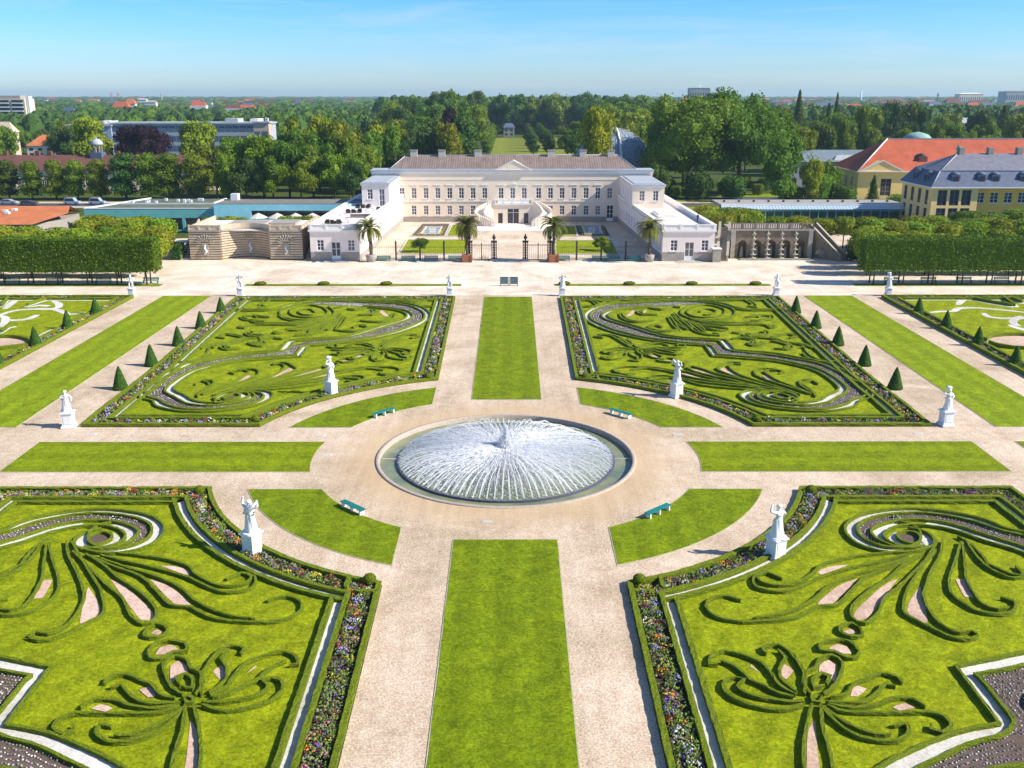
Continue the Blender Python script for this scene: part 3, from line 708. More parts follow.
def flowers(parent,OL,far,ylim,dens=None):
    """clumps of one plant kind each, of different height, over a low green carpet"""
    a=offset_poly(OL,.55); b=offset_poly(OL,1.85); m=MB(); n=len(a); dens=dens or (34 if far else 95)
    def at_(i,u,w):
        j=(i+1)%n; return Vector(a[i]).lerp(Vector(a[j]),u).lerp(Vector(b[i]).lerp(Vector(b[j]),u),w)
    for i in range(n):
        j=(i+1)%n; L=((Vector(a[j])-Vector(a[i])).length+(Vector(b[j])-Vector(b[i])).length)/2; area=L*1.3
        for _ in range(int(area*dens*.38)+1):   # carpet
            p=at_(i,random.random(),random.random())
            if abs(p.y)>ylim: continue
            blob(m,p.x,p.y,random.uniform(.03,.12),random.uniform(.07,.14)*(1.3 if far else 1),random.choice([F_gr,F_gr,F_gr2,M_pl3,F_dk]))
        nc=max(1,int(area/(.40 if far else .26)+random.random()))
        for _ in range(nc):
            c=at_(i,random.random(),random.uniform(.1,.9))
            if abs(c.y)>ylim: continue
            pal=PATCH[int(random.random()*len(PATCH))]; mt=random.choice(pal); leaf=random.choice([F_gr,F_gr2,M_pl3,F_gr]); rr=random.uniform(.22,.48); hh=random.uniform(.12,.42)
            k=int((22 if far else 50)*rr*random.uniform(.7,1.2)*2)
            for _ in range(k):
                q=rr*math.sqrt(random.random()); t=random.random()*6.283; z=hh*(1-(q/rr)**2)*random.uniform(.7,1.1)+.03
                x,y=c.x+q*math.cos(t),c.y+q*math.sin(t)
                blob(m,x,y,z,random.uniform(.035,.085)*(1.7 if far else 1),mt if random.random()<.62 else leaf)
            if random.random()<.10:  # a taller grassy accent
                for _ in range(14):
                    t=random.random()*6.283; l=random.uniform(.3,.6); m.add([(c.x-.02,c.y,.1),(c.x+.02,c.y,.1),(c.x+l*.6*math.cos(t),c.y+l*.6*math.sin(t),.25+l)],[(0,1,2)],F_gr2)
    tag(m.build('flowers',None,parent),kind='stuff')
for k in QN: build_quad(k)
# ---------------------------------------------------------------- outer parterres (gravel scrolls on turf)
for sx,side in ((-1,'left'),(1,'right')):
    OL=[(57.6*sx,7.6),(57.6*sx,20),(57.6*sx,32),(57.6*sx,44),(57.6*sx,56),(57.6*sx,68.5),(70*sx,68.5),(82*sx,68.5),(94*sx,68.5),(94*sx,40),(94*sx,7.6),(76*sx,7.6)]
    m=MB(); m.prism(offset_poly(OL,2.5),.004,.05,M_parterre,False); struct('parterre_lawn',m)
    m=MB(); m.prism(offset_poly(OL,.1),.002,.03,M_soil,False); struct('bed_ground',m)
    m=MB(); ring_mesh(m,OL,2.1,2.5,0,.06,M_white); struct('gravel_strip',m)
    fb=empty('flower_border',(60*sx,30,.03),'flower border with box edging along the outer %s parterre'%side,'flower bed','flower borders round the parterres')
    for d in (.28,1.95):
        l=[Vector(p) for p in offset_poly(OL,d)]; out=[]
        for i in range(len(l)):
            a_=l[i]; b_=l[(i+1)%len(l)]; k=max(1,int((b_-a_).length/.6))
            for j in range(k): out.append(a_.lerp(b_,j/k))
        m=MB(); hedge(m,out,.42,.48,.03,0,mat=M_box,closed=True); m.build('box_edging',None,fb)
    flowers(fb,OL,True,69,12)
    TL=lambda *p:[Vector((abs(P(u,v).x)*sx,abs(P(u,v).y))) for u,v in p]
    if sx<0: Z=lambda *p:TL(*[(x/8.533,290+y/8.533) for x,y in p])
    else: Z=lambda *p:TL(*[(904+x/8.533,290+y/8.533) for x,y in p])
    if sx<0:
        curls=[Z((0,220),(80,190),(200,170),(380,165),(480,170),(560,200),(600,210),(780,195)),Z((20,255),(120,262),(240,250),(320,215)),Z((450,95),(500,120),(500,150),(440,165)),Z((0,375),(60,330),(140,315)),Z((220,145),(340,105),(440,80)),Z((0,150),(60,80)),Z((40,165),(140,85)),Z((-60,220),(40,235),(40,280),(0,320)),Z((240,150),(340,135),(420,140)),Z((300,440),(400,370),(560,310),(600,300))]
        ov=Z((-250,450),(-120,425),(0,415),(120,415),(220,430),(270,455),(240,480),(120,500),(-100,520),(-300,500))
    else:
        curls=[Z((220,195),(330,185),(420,185),(470,160),(600,155),(800,170),(1000,190),(1060,200)),Z((680,200),(720,230),(850,245),(960,240),(1000,225)),Z((460,130),(500,90),(560,75)),Z((900,300),(960,325),(1060,350)),Z((560,80),(760,120),(940,150)),Z((860,80),(960,150)),Z((1060,240),(960,250),(930,280),(980,310)),Z((900,80),(1024,120))]
        ov=Z((700,440),(740,410),(900,395),(1080,400),(1300,430),(1300,500),(1000,510),(820,490),(720,460))
    m=MB()
    for c in curls:
        pts=cat(c,.6); n=len(pts)
        vs=[];fs=[]
        for i,p in enumerate(pts):
            d=(pts[min(i+1,n-1)]-pts[max(i-1,0)]).normalized(); nr=Vector((-d.y,d.x)); w=(.32+.22*math.sin(math.pi*i/n))
            vs+=[(p.x+nr.x*w,p.y+nr.y*w,.062+.0001*curls.index(c)),(p.x-nr.x*w,p.y-nr.y*w,.062+.0001*curls.index(c))]
        for i in range(n-1): fs.append((2*i,2*i+1,2*i+3,2*i+2))
        m.add(vs,fs,M_white)
    struct('gravel_inlay',m)
    m=MB(); m.prism([(p.x,p.y) for p in cat(ov+[ov[0]],.8)[:-1]],.05,.07,M_pink,False); struct('gravel_inlay',m)
    e=MB(); hedge(e,cat(ov,.6),.4,.45,.03,.05,mat=M_box); 
    tag(e.build('oval_hedge',None,None,(70*sx,30,0)),'low box line round the oval gravel patch of the outer %s parterre'%side,'hedge')
    e=MB()
    for c in ((3,4,5) if sx<0 else (4,5,7)): hedge(e,[p+Vector((.0,.55)) for p in cat(curls[c],.6)],.4,.45,.03,.05,mat=M_box)
    tag(e.build('leaf_hedge',None,None,(72*sx,60,0)),'box leaves at the palace end of the outer %s parterre'%side,'hedge')
# ---------------------------------------------------------------- topiary cones
def leafy(mb,fn,n,s,mat,rng=random):
    """n leaf quads on points/normals from fn"""
    for _ in range(n):
        p,nr=fn(); 
        a=Vector((rng.gauss(0,1),rng.gauss(0,1),rng.gauss(0,1))).normalized()
        d=(nr*.8+a*.9).normalized(); e=d.orthogonal().normalized(); f=d.cross(e); k=s*rng.uniform(.6,1.3)
        t=rng.random()*3; e2=e*math.cos(t)+f*math.sin(t); f2=d.cross(e2)
        mb.add([p-e2*k,p-f2*k*.6,p+e2*k,p+f2*k*.6],[(0,1,2,3)],mat)
def cone_mesh(seed):
    rng=random.Random(seed); m=MB(); H=2.45; R0=.78
    prof=[(.0,0)]+[(R0*(1-t)**.85*(.98 if t>0 else .9)+.06,H*t) for t in [0,.08,.2,.35,.5,.65,.8,.92,1]]
    vs=[];fs=[];n=18
    for r_,z in prof[1:]:
        for k in range(n):
            a=2*math.pi*k/n; j=1+rng.uniform(-.035,.035); vs.append((r_*j*math.cos(a),r_*j*math.sin(a),z+.02))
    for i in range(len(prof)-2):
        for k in range(n): fs.append((i*n+k,i*n+(k+1)%n,(i+1)*n+(k+1)%n,(i+1)*n+k))
    fs.append(tuple(range((len(prof)-2)*n,(len(prof)-1)*n)))
    m.add(vs,fs,M_cone,False)
    def fn():
        t=1-math.sqrt(rng.random()); a=rng.random()*6.283; r_=R0*(1-t)**.85*.98+.05
        return Vector((r_*math.cos(a),r_*math.sin(a),H*t)),Vector((math.cos(a),math.sin(a),.35)).normalized()
    leafy(m,fn,900,.06,M_cone,rng); return m
ordn=['nearest the fountain walk','second from the fountain walk','middle','second from the palace','nearest the palace']
for sx,side in ((-1,'left'),(1,'right')):
    base=None
    for i,y in enumerate((20,29.3,38.8,48,57.5)):
        m=cone_mesh(i+10*sx) if base is None else None
        if m: base=m.build('topiary_cone',None,None,None,world=False); o=base
        else: o=base.copy(); COL.objects.link(o)
        o.location=((41.1 if sx<0 else 41.4)*sx,y,.0); o.rotation_euler[2]=i*1.3; o.scale=(1,1,random.uniform(.95,1.05))
        tag(o,'clipped yew cone in the inner row of the %s side, %s'%(side,ordn[i]),'topiary','clipped cones along the side walks')
    for i,y in enumerate((29,38.3,47.5,56.6)):
        o=base.copy(); COL.objects.link(o); o.location=(58.7*sx,y,.0); o.rotation_euler[2]=i*2.3; o.scale=(1.03,1.03,random.uniform(.97,1.07))
        tag(o,'clipped yew cone in the outer row of the %s side, %s'%(side,ordn[i+1] if i else 'nearest the picture edge'),'topiary','clipped cones along the side walks')
# ball shrubs
def ball_mesh(rad,seed,mat,leaf=.05,n=700,fl=.9):
    rng=random.Random(seed); m=MB()
    prof=[(rad*math.sin(math.pi*k/8)*.95+.01,rad*fl*(1-math.cos(math.pi*k/8))) for k in range(9)]
    m.lathe(prof,n=14,mat=mat)
    def fn():
        z=rng.uniform(-1,1);a=rng.random()*6.283;r_=math.sqrt(1-z*z); d=Vector((r_*math.cos(a),r_*math.sin(a),z)); q=d*rad; q.z=q.z*fl+rad*fl; return q,d
    leafy(m,fn,n,leaf,mat,rng); return m
bb=ball_mesh(.42,3,M_box).build('box_ball',None,None,None,world=False)
for i,(x,y,l) in enumerate([(-8.6,-23.1,'clipped box ball at the fountain corner of the near left border'),(8.6,-23.2,'clipped box ball at the fountain corner of the near right border'),(23.9,-8.6,'clipped box ball where the near right border meets the cross walk'),(-23.9,-8.6,'clipped box ball where the near left border meets the cross walk'),(-8.6,23.3,'clipped box ball at the fountain corner of the far left border'),(8.7,23.3,'clipped box ball at the fountain corner of the far right border'),(23.9,8.8,'clipped box ball where the far right border meets the cross walk'),(-23.9,8.8,'clipped box ball where the far left border meets the cross walk')]):
    o=bb if i==0 else bb.copy()
    if i: COL.objects.link(o)
    o.location=(x,y,.04); tag(o,l,'shrub','box balls at the border corners')
# little hedge walls closing the corner cell
for sx in (-1,1):
    for sy in (-1,1):
        m=MB(); hedge(m,[Vector((10.0*sx,(22.35+.2*k)*sy)) for k in range(9)],.3,.38,.02,0,mat=M_box); hedge(m,[Vector(((8.0+.2*k)*sx,24.4*sy)) for k in range(8)],.3,.38,.02,0,mat=M_box)
        tag(m.build('corner_hedge',None,None,(9*sx,22*sy,0)),'short box bar closing the corner cell of the %s %s border'%('far' if sy>0 else 'near','left' if sx<0 else 'right'),'hedge','box bars of the corner cells')
# low plants on the strip lawns
lp=ball_mesh(.75,8,M_box,.10,420,.35)
sb=None
for s in (-1,1):
    for i,x in enumerate((9.3,20.0,30.3,40.8) if s>0 else (40.7,30.3,20.0)):
        o=lp.build('low_shrub',None,None,None,world=False) if sb is None else sb.copy()
        if sb is None: sb=o
        else: COL.objects.link(o)
        o.location=(x*s,78.8,.05); o.scale=(1.25,.9,1)
        tag(o,'low spreading shrub on the strip lawn %s of the middle walk, %s'%('right' if s>0 else 'left',['first','second','third','fourth'][i if s>0 else 2-i]+' from the walk'),'shrub','low shrubs on the strip lawns')
# ================================================================ ARCHITECTURE
M_cream=plain('plaster_cream',(.86,.73,.58),.85,.05,.8,dirt=.10)
M_lilac=plain('plaster_pale',(.84,.755,.72),.85,.05,.8,dirt=.10)
M_base=plain('plinth_stone',(.36,.325,.29),.9,.15,2,dirt=.3)
M_trim=plain('white_trim',(.80,.78,.76),.7,.05,3)
M_lead=plain('lead_roof',(.42,.44,.48),.6,.15,1)
M_terr=plain('terrace_floor',(.76,.71,.68),.8,.08,2)
M_frame=plain('window_frame_white',(.80,.80,.82),.5,.03,3)
M_wood=plain('dark_wicker',(.05,.035,.03),.8,.3,8)
M_slate=plain('slate_blue',(.105,.135,.215),.55,.25,1.2,dirt=.2)
M_ygrey=plain('plaster_yellow',(.92,.66,.27),.85,.07,.8,dirt=.12)
M_yel2=plain('plaster_gold',(.95,.58,.12),.85,.07,.8,dirt=.12)
def glass_mat(name,col,rough=.12):
    m,t,b=nt(name); b.inputs['Base Color'].default_value=col; b.inputs['Roughness'].default_value=rough; b.inputs['Specular IOR Level'].default_value=.6
    return m
M_pane=glass_mat('window_glass',(.035,.04,.055,1))
M_pane2=glass_mat('window_glass_curtain',(.14,.12,.13,1),.3)
def seam_roof(name,col,scale,axis='X',k=.35):
    m,t,b=nt(name); v=pos(t)
    w_=t.nodes.new('ShaderNodeTexWave'); w_.bands_direction=axis; w_.inputs['Scale'].default_value=scale; w_.inputs['Distortion'].default_value=.15; t.links.new(v,w_.inputs['Vector'])
    f=noise_t(t,v,.5,5,.7); c=ramp(t,f,[(.3,sc(col,.82)),(.7,sc(col,1.2))])
    g=noise_t(t,pos(t,scale=(1.2,.12,.12)),1.5,3,.7); c=mixc(t,.4,c,ramp(t,g,[(.3,(.28,.27,.28,1)),(.7,(.72,.72,.72,1))]),'OVERLAY')
    c=mixc(t,k,c,ramp(t,w_.outputs['Fac'],[(.0,(.15,.14,.14,1)),(.35,(.6,.6,.6,1))]),'OVERLAY')
    t.links.new(c,b.inputs['Base Color']); b.inputs['Roughness'].default_value=.7; bump(t,b,w_.outputs['Fac'],.4,.08); return m
M_roof=seam_roof('seamed_roof',(.235,.178,.155,1),.55)
def tile_roof(name,a):
    m,t,b=nt(name); v=pos(t)
    br=t.nodes.new('ShaderNodeTexBrick'); br.inputs['Scale'].default_value=1.6; br.inputs['Mortar Size'].default_value=.03
    br.inputs['Color1'].default_value=sc(a,.85); br.inputs['Color2'].default_value=sc(a,1.15); br.inputs['Mortar'].default_value=sc(a,.45); t.links.new(pos(t,rot=(0,0,0),scale=(1,1.4,1)),br.inputs['Vector'])
    f=noise_t(t,v,.3,6,.7); c=mixc(t,.55,br.outputs['Color'],ramp(t,f,[(.3,sc(a,.62)),(.7,sc(a,1.35))]))
    t.links.new(c,b.inputs['Base Color']); b.inputs['Roughness'].default_value=.8; return m
M_red=tile_roof('red_tiles',(.50,.115,.055,1)); M_redd=tile_roof('old_red_tiles',(.17,.075,.06,1)); M_orange=tile_roof('orange_tiles',(.58,.19,.075,1))
def wall(mb,o,d,L,z0,z1,ops,mat,depth=.25,low=None,zlow=0):
    """wall face from o along d with real openings [(s0,s1,za,zb)]; outward side is to the right of d"""
    o=Vector((o[0],o[1])); d=Vector(d).normalized(); n=Vector((d.y,-d.x))
    ss=sorted({0,L,*[q for p in ops for q in p[:2]]}); zs=sorted({z0,z1,*[q for p in ops for q in p[2:4]],*([zlow] if low else [])})
    def pt(s,z,k=0): q=o+d*s-n*k; return (q.x,q.y,z)
    for a,b in zip(ss,ss[1:]):
        for c,e in zip(zs,zs[1:]):
            sm=(a+b)/2; zm=(c+e)/2
            if any(p[0]<sm<p[1] and p[2]<zm<p[3] for p in ops): continue
            mb.add([pt(a,c),pt(b,c),pt(b,e),pt(a,e)],[(0,1,2,3)],low if (low and zm<zlow) else mat)
    for p in ops:
        a,b,c,e=p[:4]
        q=[(a,c),(b,c),(b,e),(a,e)]
        for i in range(4):
            (s1,z_1),(s2,z_2)=q[i],q[(i+1)%4]
            mb.add([pt(s1,z_1),pt(s2,z_2),pt(s2,z_2,depth),pt(s1,z_1,depth)],[(3,2,1,0)],mat)
def windows(parent,o,d,ops,rows=2,colsn=2,name='window',pane=None,frame=None,fw=.09,bw=.06,sill=True,door=False):
    o=Vector((o[0],o[1])); d=Vector(d).normalized(); n=Vector((d.y,-d.x))
    for p in ops:
        a,b,c,e=p[:4]; m=MB(); f=frame or M_frame
        def bar(s0,s1,za,zb,k0,k1,mat=f,mb=m):
            q=[o+d*s0-n*k1,o+d*s1-n*k1,o+d*s1-n*k0,o+d*s0-n*k0]; mb.prism([(v.x,v.y) for v in q],za,zb,mat)
        bar(a,a+fw,c,e,.08,.2); bar(b-fw,b,c,e,.08,.2); bar(a+fw,b-fw,e-fw,e,.08,.2); bar(a+fw,b-fw,c,c+(fw if not door else .75),.08,.2)
        lo=c+(fw if not door else .75)
        for i in range(1,colsn): s=a+(b-a)*i/colsn; bar(s-bw,s+bw,lo,e-fw,.10,.19)
        for i in range(1,rows): z=lo+(e-lo)*i/rows; bar(a+fw,b-fw,z-bw*.7,z+bw*.7,.11,.18)
        if sill: bar(a-.12,b+.12,c-.14,c-.003,-.12,.0,M_trim)
        w_=m.build(name,None,parent)
        m2=MB(); q=[o+d*(a+.02)-n*.15,o+d*(b-.02)-n*.15]; m2.add([(q[0].x,q[0].y,c+.02),(q[1].x,q[1].y,c+.02),(q[1].x,q[1].y,e-.02),(q[0].x,q[0].y,e-.02)],[(0,1,2,3)],pane or random.choice([M_pane,M_pane,M_pane2]))
        g=m2.build('pane',None,parent); g.parent=w_
        g.location=(0,0,0)
def balustrade(mb,p0,p1,z,h=.9,mat=None,post=2.6,t=.28,solid=False,z2=None):
    p0=Vector(p0);p1=Vector(p1);L=(p1-p0).length; d=(p1-p0).normalized(); n=Vector((-d.y,d.x)); z2=z if z2 is None else z2
    def bx(s0,s1,w,za,zb):
        q=[p0+d*s0+n*w/2,p0+d*s0-n*w/2,p0+d*s1-n*w/2,p0+d*s1+n*w/2]; k0=(z2-z)*s0/L; k1=(z2-z)*s1/L
        vs=[(q[0].x,q[0].y,z+za+k0),(q[1].x,q[1].y,z+za+k0),(q[2].x,q[2].y,z+za+k1),(q[3].x,q[3].y,z+za+k1),(q[0].x,q[0].y,z+zb+k0),(q[1].x,q[1].y,z+zb+k0),(q[2].x,q[2].y,z+zb+k1),(q[3].x,q[3].y,z+zb+k1)]
        mb.add(vs,[(0,3,2,1),(4,5,6,7),(0,1,5,4),(1,2,6,5),(2,3,7,6),(3,0,4,7)],mat)
    k=max(1,round(L/post)); 
    bx(0,L,t,0,.14); bx(0,L,t+.06,h-.13,h)
    for i in range(k+1):
        s=L*i/k; bx(max(0,s-.2),min(L,s+.2),t+.1,0.002,h+.05)
    if solid: bx(0,L,t*.6,.14,h-.13)
    else:
        nb=int(L/.42)
        for i in range(nb):
            s=(i+.5)*L/nb; bx(s-.075,s+.075,t*.5,.14,h-.13)
# ---------------------------------------------------------------- PALACE
PC=1.05; YF=161.3
def ux(u,Y,z): return XA(u,Y,z)
pal_=empty('palace',(PC,YF+8,0),'long cream palace with brown seamed hip roof, central gable and curved double stairs','palace')
m=MB()
xl,xr=-33.2,35.0
xs=[ux(u,YF,7) for u in (402,414,426,437.8,449.7,461.3,473,484.7,501,512.6,524.2,538.6,550.4,562,573.8,586,597.8,609.8,622)]
ops=[(x-xl-.62,x-xl+.62,5.75,8.3) for x in xs]
xg=[ux(u,YF,3) for u in (414,426,437.8,449.7,461.3,473,550.4,562,573.8,586,597.8)]
opg=[(x-xl-.6,x-xl+.6,1.75,4.0) for x in xg]
xd=ux(609.8,YF,2); opd=[(xd-xl-.8,xd-xl+.8,.25,4.1)]
wall(m,(xl,YF),(1,0),xr-xl,0,12.3,ops+opg+opd,M_cream,.25,M_base,1.35)
m.add([(xl,YF+6,0),(xl,YF,0),(xl,YF,12.3),(xl,YF+6,12.3)],[(0,1,2,3)],M_cream); m.add([(xr,YF,0),(xr,YF+6,0),(xr,YF+6,12.3),(xr,YF,12.3)],[(0,1,2,3)],M_cream)
m.add([(xr,YF+6,0),(xl,YF+6,0),(xl,YF+6,12.3),(xr,YF+6,12.3)],[(0,1,2,3)],M_cream); m.box(PC-29.8,PC+29.8,YF+6.01,YF+16,0,12.29,M_cream)
m.build('wall',None,pal_)
windows(pal_,(xl,YF),(1,0),ops,3); windows(pal_,(xl,YF),(1,0),opg,3); windows(pal_,(xl,YF),(1,0),opd,3,2,'door',door=True,sill=False)
m=MB() # string course, cornice, window hoods
m.box(xl-.02,xr+.02,YF-.14,YF-.003,4.95,5.2,M_trim); m.box(xl-.02,xr+.02,YF-.08,YF-.003,10.2,10.36,M_trim)
m.box(xl-.2,xr+.2,YF-.26,YF-.003,11.9,12.297,M_trim); m.box(xl-.12,xr+.12,YF-.12,YF-.004,11.55,11.895,M_trim)
m.build('cornice',None,pal_)
for x in xs:
    m=MB(); m.box(x-.95,x+.95,YF-.13,YF-.002,8.95,9.1,M_trim); m.box(x-.85,x+.85,YF-.07,YF-.002,8.8,8.945,M_trim); m.build('window_hood',None,pal_)
m=MB() # roof: flat lead margin, then the pitched seam roof
m.box(xl-.35,xr+.35,YF-.35,YF+6.3,12.3,12.6,M_lead)
a,b=PC-30,PC+30; y0,y1=YF+1.4,YF+15.6; zr=ZA(155,YF+8.5); c1,c2=PC-27.2,PC+27.2
c1,c2=PC-26.6,PC+26.2; ym=(y0+y1)/2
m.add([(a,y0,12.75),(b,y0,12.75),(b,y1,12.75),(a,y1,12.75),(c1,ym,zr),(c2,ym,zr)],[(0,1,5,4),(2,3,4,5),(1,2,5),(3,0,4)],M_roof)
m.box(a-.25,b+.25,y0-.25,y1+.25,12.6,12.78,M_lead)
for q,e in (((a,y0,12.8),(c1,ym,zr+.03)),((b,y0,12.8),(c2,ym,zr+.03)),((a,y1,12.8),(c1,ym,zr+.03)),((b,y1,12.8),(c2,ym,zr+.03)),((c1,ym,zr+.03),(c2,ym,zr+.03))): m.tube([q,e],.11,5,M_lead)
rf=m.build('roof',None,pal_)
for u in (414,442,478,551,583,611):
    x=ux(u,ym,17); m=MB(); m.box(x-.85,x+.85,ym-1.0,ym-.1,zr-1.2,zr+1.1,M_conc); m.box(x-.95,x+.95,ym-1.1,ym,zr+1.1,zr+1.3,M_base); o=m.build('chimney',None,pal_); o.parent=rf
# central gable bay
m=MB(); g0,g1=ux(496,YF,13),ux(531,YF,13); gm=(g0+g1)/2
m.add([(g0,YF-.55,12.62),(g1,YF-.55,12.62),(gm,YF-.55,14.7),(g0,YF+5.5,12.62),(g1,YF+5.5,12.62),(gm,YF+5.5,14.7)],[(0,1,2),(3,5,4),(0,2,5,3),(1,4,5,2)],M_cream)
for q,e in (((g0-.2,YF-.6,12.6),(gm,YF-.6,14.8)),((gm,YF-.6,14.8),(g1+.2,YF-.6,12.6)),((g0-.2,YF-.6,12.6),(g1+.2,YF-.6,12.6))): m.tube([q,e],.14,4,M_trim,False)
m.build('pediment',None,pal_)
m=MB(); x=ux(512.6,YF,9); m.add([(x-1.1,YF-.2,9.1),(x+1.1,YF-.2,9.1),(x,YF-.2,9.65),(x-1.1,YF,9.1),(x+1.1,YF,9.1),(x,YF,9.65)],[(0,1,2),(0,2,5,3),(1,4,5,2)],M_trim); m.build('window_hood',None,pal_)
# portico with balcony
m=MB(); p0,p1=ux(494.5,156,4),ux(532,156,4); pm=(p0+p1)/2; YB=157.0
dops=[(pm-p0-1.35,pm-p0+1.35,.2,3.7)]+[(pm-p0+s*3.1-.55,pm-p0+s*3.1+.55,.2,2.7) for s in (-1,1)]
wall(m,(p0,YB),(1,0),p1-p0,0,4.7,dops,M_cream,.6)
m.add([(p0,YF,0),(p0,YB,0),(p0,YB,4.7),(p0,YF,4.7)],[(0,1,2,3)],M_cream); m.add([(p1,YB,0),(p1,YF,0),(p1,YF,4.7),(p1,YB,4.7)],[(0,1,2,3)],M_cream)
m.box(p0-.25,p1+.25,YB-.3,YF-.15,4.7,4.95,M_trim)
balustrade(m,(p0,YB-.1),(p1,YB-.1),4.95,.9,M_trim,2.4)
m.build('portico',None,pal_)
m=MB(); 
for q in dops: m.add([(p0+q[0],YB+.55,q[2]),(p0+q[1],YB+.55,q[2]),(p0+q[1],YB+.55,q[3]),(p0+q[0],YB+.55,q[3])],[(0,1,2,3)],M_pane)
m.box(pm-.06,pm+.06,YB+.42,YB+.5,.2,3.7,M_frame); m.box(pm-1.3,pm+1.3,YB+.42,YB+.5,2.7,2.82,M_frame)
m.build('entrance_door',None,pal_)
for s in (-1,1):
    m=MB(); base=[(3.9,158.4,4.95),(5.9,158.0,4.2),(7.5,156.9,3.2),(8.1,155.4,2.2),(7.3,153.9,1.2),(5.4,153.1,.45),(4.3,153.0,.1)]
    cp=cat([(pm+s*x,y) for x,y,z in base],.35); n_=len(cp); 
    for i in range(n_-1):
        z=4.95*(1-i/(n_-1)); p,q=cp[i],cp[i+1]; d=(q-p).normalized(); nn=Vector((-d.y,d.x))
        k=[p+nn*.95,p-nn*.95,q-nn*.95,q+nn*.95]; m.prism([(v.x,v.y) for v in k],0 if z<1.5 else z-1.2,z,M_trim)
        for e in (-1,1):
            k=[p+nn*(e*1.12+.15),p+nn*(e*1.12-.15),q+nn*(e*1.12-.15),q+nn*(e*1.12+.15)]
            m.prism([(v.x,v.y) for v in k],0 if e*s<0 or True else 0,z+.95,M_cream)
            k=[p+nn*(e*1.12+.2),p+nn*(e*1.12-.2),q+nn*(e*1.12-.2),q+nn*(e*1.12+.2)]
            m.prism([(v.x,v.y) for v in k],z+.952,z+1.06,M_trim)
    m.build('curved_stair',None,pal_)
struct('forecourt_paving',(lambda mm:(mm.prism([(pm-8.6,144.5),(pm+8.6,144.5),(pm+8.6,YF),(pm-8.6,YF)],.004,.12,M_terr,False),mm)[1])(MB()))
# ---- wings (each a pavilion, a long single-storey range and its roof terrace)
def wing(s,front,inner_f,inner_b,outer_f,outer_b,label):
    W_=empty('palace_wing',((inner_f+outer_f)/2,front,0),label,'palace wing','low wings of the palace')
    x0,x1=min(inner_f,outer_f),max(inner_f,outer_f); w=x1-x0
    m=MB(); cx=w/2
    ops=[(cx-2.9-.65+(.2),cx-2.9+.65+.2,2.0,4.0),(cx+2.9-.45,cx+2.9+.85,2.0,4.0)]; dr=[(cx-.85+.2,cx+.85+.2,.25,3.6)]
    wall(m,(x0,front),(1,0),w,0,5.9,ops+dr,M_lilac,.25,M_base,1.75)
    A=(inner_f,front);B=(inner_b,YF-.02); d=(Vector(B)-Vector(A)); L=d.length
    nw=15; sops=[(L*(i+.5)/nw-.55,L*(i+.5)/nw+.55,1.9,4.1) for i in range(nw)]
    if s<0: o_,dd=A,d; 
    else: o_,dd=B,-d
    wall(m,o_,dd,L,0,5.9,sops,M_lilac,.25,M_base,1.2)
    C=(outer_f,front);D=(outer_b,YF-.02)
    if s<0: m.add([(D[0],D[1],0),(C[0],C[1],0),(C[0],C[1],5.9),(D[0],D[1],5.9)],[(0,1,2,3)],M_lilac)
    else: m.add([(C[0],C[1],0),(D[0],D[1],0),(D[0],D[1],5.9),(C[0],C[1],5.9)],[(0,1,2,3)],M_lilac)
    m.build('wall',None,W_)
    windows(W_,(x0,front),(1,0),ops,3); windows(W_,(x0,front),(1,0),dr,2,2,'door',door=True,sill=False); windows(W_,o_,dd,sops,3)
    m=MB(); m.prism([A,B,D,C],5.9,6.05,M_terr); m.build('terrace',None,W_)
    m=MB(); m.box(x0-.25,x1+.25,front-.28,front-.003,5.55,5.9,M_trim)
    balustrade(m,(x0+.1,front+.15),(x1-.1,front+.15),6.05,.85,M_trim,3.2,.3,True)
    for p,q in ((A,B),(C,D)):
        e=Vector(q)-Vector(p); nn=Vector((-e.y,e.x)).normalized(); cen=Vector(((x0+x1)/2,130)); 
        if (cen-Vector(p)).dot(nn)<0: nn=-nn
        k=[Vector(p)-nn*.22,Vector(q)-nn*.22,Vector(q)+nn*.45,Vector(p)+nn*.45]; m.prism([(v.x,v.y) for v in k],6.052,6.75,M_lilac)
        k=[Vector(p)-nn*.3,Vector(q)-nn*.3,Vector(q)+nn*.53,Vector(p)+nn*.53]; m.prism([(v.x,v.y) for v in k],6.752,6.87,M_trim)
        k=[Vector(p)-nn*.25,Vector(q)-nn*.25,Vector(q)-nn*.004,Vector(p)-nn*.004]; m.prism([(v.x,v.y) for v in k],5.552,5.92,M_trim)
    m.build('parapet',None,W_)
    m=MB(); xc=(x0+x1)/2+.2
    for i in range(4): m.box(xc-2.6+i*.5,xc+2.6-i*.5,front-1.9+i*.42,front-.01,.0 if i==0 else i*.07,.07+i*.07,M_conc)
    m.build('door_step',None,W_)
    # skylight / roof boxes
    return W_
WL=wing(-1,102.8,-27.9,-25.9,-37.1,-36.2,'left low pale wing with cafe furniture on its roof terrace')
WR=wing(1,102.3,28.9,26.9,38.6,37.6,'right low pale wing with empty white roof terrace')
m=MB()
m.box(29.6+.9,33.4+.9,120,128.5,6.06,6.5,M_trim); m.box(30.8,34.0,120.3,128.2,6.5,6.62,M_cream); m.build('roof_light',None,WR)
